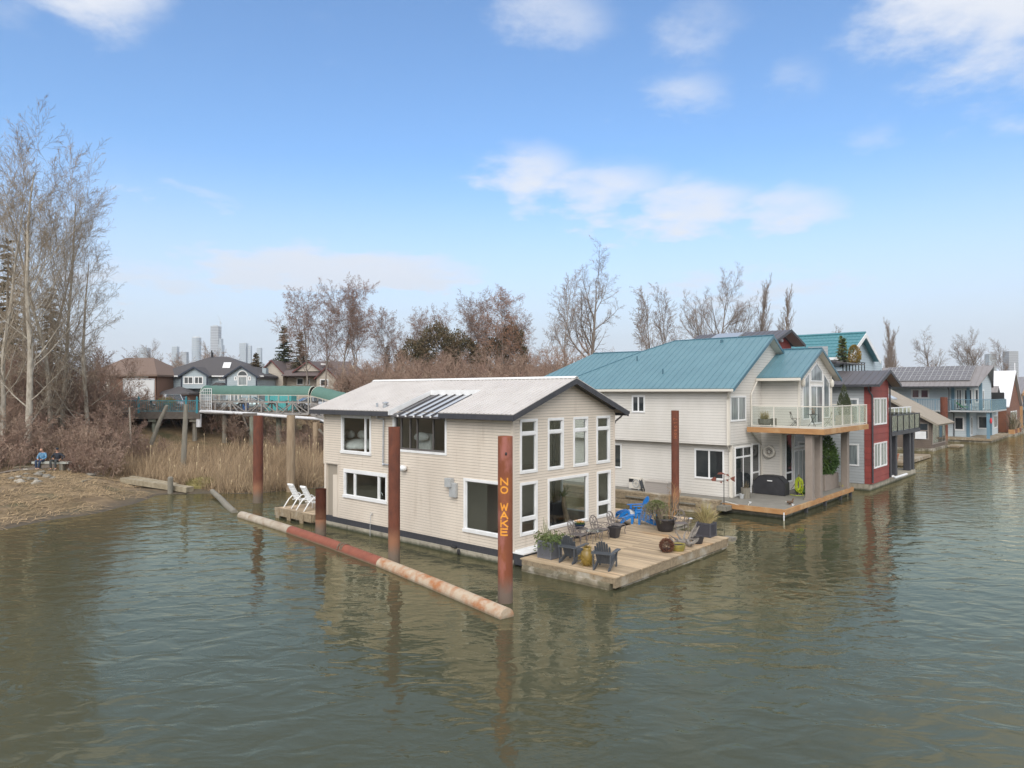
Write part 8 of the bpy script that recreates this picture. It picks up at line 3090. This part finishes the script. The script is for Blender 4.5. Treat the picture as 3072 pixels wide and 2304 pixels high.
t = thing('waste_bin', 'blue waste bin behind the gangway truss', 'bin', (at_px(737, 72), 72, RZ), 0, world=True, absolute=False)
b = MB(); b.lathe(0, 0, [(.3, .05), (.38, .95), (.40, .95)], 4); part(b, 'bin', M_blue, t)
b = MB(); b.bevbox(-.32, .32, -.34, .3, .952, 1.05, .03); part(b, 'lid', M_blue, t)
t = thing('planter', 'grey concrete planter with yellow green bush at the boardwalk railing', 'planter', (at_px(500, 68), 68, BZd), 0, world=True, absolute=False)
b = MB(); b.lathe(0, 0, [(.6, .003), (.85, .75), (.88, .75), (.88, .82), (.75, .82)], 16); part(b, 'pot', mat('green grey pot', (.16, .22, .19), .8), t)
b = MB()
for i in range(900):
    d = Vector((R_.gauss(0, 1), R_.gauss(0, 1), abs(R_.gauss(0, .8)))).normalized()
    leaf_quad(b, R_, Vector((d.x * .95, d.y * .8, .78 + d.z * .62)) * R_.uniform(.8, 1), .13, d + Vector((R_.uniform(-1, 1), R_.uniform(-1, 1), 0)), .5)
part(b, 'bush', mixfol('yellow green leaf', (.26, .22, .03), (.17, .17, .03)), t)

# ---------------------------------------------------------------- houses on land
M_shing = mat('charcoal shingle roof', (.085, .078, .080), .9, (.065, .06, .062), 6)
M_brshing = mat('brown shingle roof', (.18, .125, .095), .9, (.14, .095, .075), 6)
M_prshing = mat('mauve brown shingle roof', (.135, .105, .10), .9, (.11, .085, .082), 6)
M_bgsid = mat('blue grey siding', (.36, .42, .45), .7, (.33, .39, .42), 1)
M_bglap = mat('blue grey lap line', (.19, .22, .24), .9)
M_crsid = mat('cream board siding', (.47, .42, .35), .7, (.43, .38, .32), 1)
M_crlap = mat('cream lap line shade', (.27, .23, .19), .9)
M_brick = mat('brown brick', (.22, .125, .085), .9, (.17, .095, .065), 9)
M_navytrim = mat('navy trim', (.02, .03, .05), .6)
M_redtrim = mat('maroon trim', (.12, .035, .03), .6)


def hip_roof(mb, x0, x1, y0, y1, ze, rx0, rx1, zr, th=.2):
    ym = (y0 + y1) / 2
    A, B, C_, D_ = (x0, y0, ze), (x1, y0, ze), (x1, y1, ze), (x0, y1, ze)
    R0, R1 = (rx0, ym, zr), (rx1, ym, zr)
    for f in ([A, B, R1, R0], [B, C_, R1], [C_, D_, R0, R1], [D_, A, R0]):
        mb.face(f)
    a, b_, c, d = [(p[0], p[1], p[2] - th) for p in (A, B, C_, D_)]
    for f in ([A, a, b_, B], [B, b_, c, C_], [C_, c, d, D_], [D_, d, a, A], [d, c, b_, a]):
        mb.face(f)


def gable_front(mbr, mbw, xa, xb, yf, yb, ze, zp, zb, mbt, over=.35, lapc=.3):
    """street-facing gable: roof pair, siding wall, trim"""
    xm = (xa + xb) / 2
    s = (zp - ze) / (xm - xa)
    for (p, q, sg) in ((xa - over, xm, 1), (xm, xb + over, -1)):
        zq = lambda x: ze + s * (x - xa) if x <= xm else ze + s * (xb - x)
        mbr.ext([(p, yf - over, zq(p) + .12), (q, yf - over, zq(q) + .12), (q, yf - over, zq(q) - .06), (p, yf - over, zq(p) - .06)], (0, yb - yf + over, 0))
        mbt.ext([(p, yf - over - .04, zq(p) + .14), (q, yf - over - .04, zq(q) + .14), (q, yf - over - .04, zq(q) - .12), (p, yf - over - .04, zq(p) - .12)], (0, .035, 0))
    wf = WF((0, yf, 0), (1, 0, 0), (0, -1, 0))
    wf.siding(mbw, xa, xb, zb, zp - .08, course=lapc, clip=lambda z: (xa, xb) if z < ze else (xa + (z - ze) / s, xb - (z - ze) / s))
    for x in (xa, xb):
        WF((x, 0, 0), (0, 1, 0), (-1 if x == xa else 1, 0, 0)).siding(mbw, yf, yb, zb, ze, course=lapc)
    return wf


# blue grey house, X centre by its hip
Yh = 105.0
hx = lambda px: at_px(px, Yh)
hz_ = lambda py: 6.6 + (1177.5 - py) / F_PX * Yh
t = thing('house', 'blue grey two storey house with charcoal hip roof and two front gables', 'house', (hx(620), Yh, 4.6), world=True)
br, bw, bt = MB(), MB(), MB()
hip_roof(br, hx(455), hx(792), Yh - .6, Yh + 13, hz_(1127), hx(578), hx(634), hz_(1064), .25)
bw_ = WF((0, Yh, 0), (1, 0, 0), (0, -1, 0))
bw_.siding(bw, hx(464), hx(783), 4.5, hz_(1129), course=.3)
for x, s in ((hx(464), -1), (hx(783), 1)):
    WF((x, 0, 0), (0, 1, 0), (s, 0, 0)).siding(bw, Yh, Yh + 12.4, 4.5, hz_(1129), course=.3)
g1 = gable_front(br, bw, hx(556), hx(634), Yh - 1.3, Yh + 6, hz_(1126), hz_(1103), 7.2, bt)
g2 = gable_front(br, bw, hx(692), hx(784), Yh - 1.8, Yh + 6, hz_(1130), hz_(1100), 4.5, bt)
# porch roof over the garage
hip_roof(br, hx(507), hx(606), Yh - 4.2, Yh - .1, hz_(1180), hx(556), hx(562), hz_(1160), .2)
br.ext([(hx(655), Yh - 2.8, hz_(1158)), (hx(688), Yh - 2.8, hz_(1158)), (hx(672), Yh - 2.8, hz_(1148))], (0, 2.8, 0))
wl_ = part(bw, 'wall', [M_bgsid, M_bglap], t)
b = MB(); WF((0, Yh - 3.9, 0), (1, 0, 0), (0, -1, 0)).plain(b, hx(512), hx(600), 4.5, hz_(1182)); b.box(hx(512), hx(512) + .1, Yh - 3.9, Yh, 4.5, hz_(1182)); b.box(hx(600) - .1, hx(600), Yh - 3.9, Yh, 4.5, hz_(1182)); part(b, 'garage_wall', M_brick, t)
rf = part(br, 'roof', M_shing, t)
for x, y in ((hx(556), Yh - 1.36), (hx(634) - .12, Yh - 1.36), (hx(692), Yh - 1.86), (hx(784) - .12, Yh - 1.86)):
    bt.box(x - .05, x + .17, y, y + .05, 7.2, hz_(1127))
part(bt, 'trim', M_navytrim, t)
b = MB(); b.box(hx(450), hx(796), Yh - .75, Yh - .61, hz_(1130.5), hz_(1127)); part(b, 'gutter', M_white, rf)
b = MB(); sl_ = (hz_(1064) - hz_(1127)) / 6.8
zz = lambda y: hz_(1127) + sl_ * (y - (Yh - .6)) + .06
b.ext([(hx(651), Yh + 1.9, zz(Yh + 1.9)), (hx(674), Yh + 1.9, zz(Yh + 1.9)), (hx(664), Yh + 3.7, zz(Yh + 3.7)), (hx(641), Yh + 3.7, zz(Yh + 3.7))], (0, 0, .1)); part(b, 'skylight', M_white, rf)
for i, (px, h) in enumerate(((583, 1.1), (586.5, .8))):
    b = MB(); b.lathe(hx(px), Yh + 6, [(.1, hz_(1068)), (.1, hz_(1066) + h)], 8); part(b, 'vent_pipe', M_black, rf)
b = MB(); b.box(hx(765), hx(776), Yh + 3, Yh + 4.2, hz_(1120), hz_(1102)); part(b, 'chimney', M_bgsid, rf)
WH = dict(fw=.12, proud=.06, depth=.06)
window(g1, t, hx(563), hx(592), hz_(1153), hz_(1130), mv=(hx(577),), gm=M_dkglass, **WH)
window(g1, t, hx(594), hx(621), hz_(1153), hz_(1130), mv=(hx(607),), gm=M_dkglass, **WH)
b = MB()
cx_, cz_ = hx(741.5), hz_(1128)
r_ = (hx(756) - hx(727)) / 2
arc = [(cx_ + r_ * cos(a), cz_ + r_ * sin(a)) for a in [i * pi / 12 for i in range(13)]]
b2 = MB(); b2.face([g2.P(x, z, .03) for x, z in arc])
for (p, q), (u, w) in zip(arc, arc[1:]):
    b.bar(g2.P(p, q, .05), g2.P(u, w, .05), .14, .08, (0, 1, 0))
b.bar(g2.P(arc[0][0], cz_, .05), g2.P(arc[-1][0], cz_, .05), .14, .08)
f = part(b, 'arched_window', M_white, t); part(b2, 'pane', M_dkglass, f)
window(g2, t, hx(727), hx(756), hz_(1158), hz_(1129.5), gm=M_curtain, **WH)
window(g2, t, hx(717), hx(725), hz_(1142), hz_(1130), gm=M_dkglass, **WH)
window(g2, t, hx(758), hx(766), hz_(1142), hz_(1130), gm=M_dkglass, **WH)
window(bw_, t, hx(656), hx(688), hz_(1142), hz_(1131), gm=M_dkglass, **WH)
window(bw_, t, hx(479), hx(485), hz_(1152), hz_(1134), gm=M_dkglass, **WH)
b = MB(); WF((0, Yh - 3.9, 0), (1, 0, 0), (0, -1, 0)).box(b, hx(570), hx(597), 4.62, hz_(1187), .0, .05)
part(b, 'garage_door', M_navytrim, t)
window(WF((0, Yh - 1.8, 0), (1, 0, 0), (0, -1, 0)), t, hx(706), hx(740), 4.7, 6.7, mv=(hx(717), hx(728)), gm=M_curtain, **WH)

# brown roofed house behind the left trees
Yb = 100.0
hx = lambda px: at_px(px, Yb)
hz_ = lambda py: 6.6 + (1177.5 - py) / F_PX * Yb
t = thing('house', 'brown roofed house behind the left grove, beside the white truck', 'house', (hx(360), Yb, 4.6), world=True)
br, bw = MB(), MB()
hip_roof(br, hx(262), hx(478), Yb - .7, Yb + 11, hz_(1124), hx(318), hx(405), hz_(1068), .25)
wfb = WF((0, Yb, 0), (1, 0, 0), (0, -1, 0))
wfb.siding(bw, hx(270), hx(330), 4.5, hz_(1126), course=.3)
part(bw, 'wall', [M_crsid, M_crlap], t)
b = MB(); wfb.plain(b, hx(330), hx(470), 4.5, hz_(1126)); b.box(hx(470) - .1, hx(470), Yb, Yb + 10, 4.5, hz_(1126)); b.box(hx(270), hx(270) + .1, Yb + .1, Yb + 10, 4.5, hz_(1126)); part(b, 'wall', M_brick, t, label='brown brick part of the front wall')
rf = part(br, 'roof', M_brshing, t)
b = MB(); b.box(hx(408), hx(428), Yb + 3, Yb + 4, hz_(1106), hz_(1096)); b.box(hx(406), hx(430), Yb + 2.9, Yb + 4.1, hz_(1096), hz_(1094)); part(b, 'chimney', M_white, rf)
window(wfb, t, hx(395), hx(445), hz_(1133), hz_(1126.5), gm=M_dkglass, mv=(hx(420),), **WH)
window(wfb, t, hx(290), hx(320), hz_(1160), hz_(1135), gm=M_dkglass, mv=(hx(305),), **WH)

# cream brown gabled house
Yc = 112.0
hx = lambda px: at_px(px, Yc)
hz_ = lambda py: 6.6 + (1177.5 - py) / F_PX * Yc
t = thing('house', 'cream house with mauve brown roofs, maroon trim and three gables behind the alders', 'house', (hx(920), Yc, 4.6), world=True)
br, bw, bt = MB(), MB(), MB()
hip_roof(br, hx(790), hx(1062), Yc + .4, Yc + 12, hz_(1127), hx(815), hx(1030), hz_(1079), .25)
bwc = WF((0, Yc + 1, 0), (1, 0, 0), (0, -1, 0))
bwc.siding(bw, hx(800), hx(1055), 4.5, hz_(1129), course=.3)
WF((hx(1055), 0, 0), (0, 1, 0), (1, 0, 0)).siding(bw, Yc + 1, Yc + 11, 4.5, hz_(1129), course=.3)
ga = gable_front(br, bw, hx(784), hx(852), Yc - .5, Yc + 6, hz_(1118), hz_(1082), 4.5, bt)
gb_ = gable_front(br, bw, hx(886), hx(965), Yc - .2, Yc + 6, hz_(1113), hz_(1084), hz_(1114), bt)
gc = gable_front(br, bw, hx(955), hx(1012), Yc - 1.0, Yc + 6, hz_(1132), hz_(1104), 4.5, bt)
br.ext([(hx(852), Yc - 1.4, hz_(1129)), (hx(960), Yc - 1.4, hz_(1129)), (hx(960), Yc + .6, hz_(1113)), (hx(852), Yc + .6, hz_(1113))], (0, 0, .12))
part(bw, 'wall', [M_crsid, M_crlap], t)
rf = part(br, 'roof', M_prshing, t)
part(bt, 'trim', M_redtrim, t)
b = MB(); b.box(hx(1036), hx(1052), Yc + 3, Yc + 4.2, hz_(1118), hz_(1094)); part(b, 'chimney', M_crsid, rf)
b = MB(); b.lathe(hx(1041), Yc + 3.6, [(.12, hz_(1095)), (.12, hz_(1083))], 8); part(b, 'flue', M_zinc, rf)
b = MB(); b.box(hx(947), hx(962), Yc + 3, Yc + 4, hz_(1092), hz_(1088)); part(b, 'skylight', M_white, rf)
for (w_, a, c, p, q) in ((ga, 818, 823, 1150, 1132), (bwc, 884, 905, 1155, 1133), (bwc, 912, 925, 1155, 1133), (gc, 965, 990, 1160, 1138), (bwc, 1020, 1044, 1157, 1133)):
    window(w_, t, hx(a), hx(c), hz_(p), hz_(q), gm=M_dkglass, **WH)
for i, (x0, x1, yr, ye, Yd, m_, wm_, lb) in enumerate(((1225, 1358, 1094, 1128, 118, M_prshing, M_crsid, 'mauve roofed house half hidden behind the middle thickets'), (1362, 1470, 1112, 1140, 112, M_prshing, M_crsid, 'low mauve roofed house behind the thickets under the big evergreen'), (1548, 1668, 1096, 1132, 116, M_shing, M_crsid, 'dark roofed house with cream gable behind the thickets near the blue roof'))):
    hx = lambda px: at_px(px, Yd)
    hz_ = lambda py: 6.6 + (1177.5 - py) / F_PX * Yd
    t = thing('house', lb, 'house', (hx((x0 + x1) / 2), Yd, 4.6), world=True)
    br, bw, bt = MB(), MB(), MB()
    hip_roof(br, hx(x0), hx(x1), Yd, Yd + 9, hz_(ye), hx(x0 + 22), hx(x1 - 22), hz_(yr), .2)
    w_ = WF((0, Yd + .4, 0), (1, 0, 0), (0, -1, 0)); w_.siding(bw, hx(x0 + 5), hx(x1 - 5), 4.5, hz_(ye + 2), course=.3)
    for x, s in ((hx(x0 + 5), -1), (hx(x1 - 5), 1)):
        WF((x, 0, 0), (0, 1, 0), (s, 0, 0)).siding(bw, Yd + .4, Yd + 8.5, 4.5, hz_(ye + 2), course=.3)
    if i == 2:
        gable_front(br, bw, hx(1540), hx(1582), Yd - .6, Yd + 5, hz_(1124), hz_(1102), 4.5, bt)
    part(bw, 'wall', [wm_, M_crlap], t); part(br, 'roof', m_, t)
    if bt.f:
        part(bt, 'trim', M_white, t)
    for k in range(3):
        xa = x0 + (x1 - x0) * (.22 + .25 * k)
        window(w_, t, hx(xa), hx(xa + 14), hz_(ye + 26), hz_(ye + 8), gm=M_dkglass, **WH)
p_ = thing('utility_pole', 'thin white flag pole above the cedar fronted A frame', 'pole', (at_px(3045, 118), 118, 0), world=True)
b = MB(); b.tube([(at_px(3045, 118), 118, .3), (at_px(3045, 118), 118, 11.6)], .07, 6); part(b, 'shaft', M_white, p_)

# ---------------------------------------------------------------- distant towers
M_twr = mat('tower glass', (.30, .36, .40), .3, (.38, .42, .45), .02)
M_twrg = mat('tower slab edge', (.48, .50, .51), .8)
M_twrd = mat('tower under construction', (.26, .27, .29), .8, (.34, .35, .36), .03)
DT = 2450.0
tw = [(589, 27, 1010, 'r', M_twr, 'round topped pale glass tower, left of the tallest one'), (647, 24, 976, 'c', M_twrd, 'tallest distant tower, with a crane on its shoulder'), (658, 22, 1016, 's', M_twr, 'pale glass tower stepped at the top in front of the tallest tower'), (731, 20, 1030, 'f', M_twr, 'slim distant tower above the right front gable of the blue grey house'),
      (749, 10, 1037, 'f', M_twr, 'faint thin tower just right of the slim distant tower'), (778, 13, 1044, 'f', M_twr, 'faint tower behind the young pine'), (526, 16, 1040, 'f', M_twr, 'faint square tower above the bare tree left of the round topped tower'), (554, 17, 1056, 'f', M_twrd, 'low brownish distant block left of the round topped tower'), (434, 24, 1044, 'f', M_twr, 'faint broad tower above the brown roofed house'),
      (3032, 29, 1054, 'f', M_twrd, 'grey distant block near the right edge above the cedar A frame'), (2972, 22, 1062, 'f', M_twr, 'pale distant block behind the right cottonwood')]
for (px, w, ty, kind, m_, lb) in tw:
    D_ = DT if px < 2000 else 1100.0
    k = D_ / F_PX
    X, z1, r = at_px(px, D_), 6.6 + (1177.5 - ty) * k, w * k / 2
    t = thing('tower', lb, 'tower', (X, D_, 0), world=True, group='distant towers')
    b, g_ = MB(), MB()
    nf = 26
    top = z1 - r * .25 if kind in 'rc' else z1
    n_ = 16 if kind == 'r' else 4
    z0 = 2
    hh = (top - z0) / nf
    for f in range(nf):
        za = z0 + f * hh
        rr = r * (1 if kind != 's' or f < nf - 3 else .75)
        if n_ == 4:
            b.box(X - rr * .96, X + rr * .96, D_ - rr * .96, D_ + rr * .96, za, za + hh * .78)
            g_.box(X - rr, X + rr, D_ - rr, D_ + rr, za + hh * .78, za + hh)
        else:
            b.lathe(X, D_, [(rr * .97, za), (rr * .97, za + hh * .78)], n_, caps=False)
            g_.lathe(X, D_, [(rr, za + hh * .78), (rr, za + hh)], n_)
    if kind == 'r':
        g_.lathe(X, D_, [(r, top), (r * .7, top + r * .25), (r * .4, z1)], n_)
    if kind == 'c':
        g_.box(X - r * .55, X + r * .3, D_ - r * .5, D_ + r * .5, top, z1)
    part(b, 'glazing', m_, t); part(g_, 'slab_edges', M_twrg, t)
    if kind == 'c':
        b = MB()
        cx = X + r * 1.05
        b.bar((cx, D_, z1 - r * 1.3), (cx, D_, z1 + r * 1.0), r * .12); b.bar((cx + r * .2, D_, z1 + r * .6), (cx - r * .55, D_, z1 + r * 2.4), r * .09); b.bar((cx, D_, z1 + r * .6), (cx + r * .4, D_, z1 + r * .5), r * .2)
        tc_ = thing('tower_crane', 'tiny crane rising beside the top of the tallest distant tower', 'crane', (cx, D_, z1 - r * 1.3), world=True)
        part(b, 'mast', M_twrg, tc_)
# low suburb on the far slope, read as one mass
b = MB()
R_ = random.Random(21)
for i in range(420):
    px = R_.choice((R_.uniform(380, 900), R_.uniform(690, 780)))
    D_ = R_.uniform(1700, 2300)
    X = at_px(px, D_)
    s = R_.uniform(6, 16)
    z = R_.uniform(5, 30) + (D_ - 1700) * .12
    b.box(X - s, X + s, D_, D_ + 12, z - 12, z + R_.uniform(3, 10))
solo(b, 'far_suburb', island_var(mat('far suburb', (.26, .25, .24), .9, (.16, .17, .17), .05), .4), 'far suburb on the hazy hillside between the towers', 'suburb', (at_px(650, 2000), 2000, 0), world=True, kind='stuff')

# ---------------------------------------------------------------- air
M_haze = bpy.data.materials.new('river haze')
M_haze.use_nodes = True
nt = M_haze.node_tree
nt.nodes.remove(nt.nodes['Principled BSDF'])
pv = nt.nodes.new('ShaderNodeVolumePrincipled')
pv.inputs['Color'].default_value = (.90, .95, 1.0, 1)
pv.inputs['Density'].default_value = HAZE
pv.inputs['Anisotropy'].default_value = .2
nt.links.new(pv.outputs[0], nt.nodes['Material Output'].inputs['Volume'])
b = MB(); b.box(-3100, 4600, -1600, 4300, -6, 330)
hz__ = part(b, 'haze', M_haze, None)
hz__['kind'] = 'stuff'
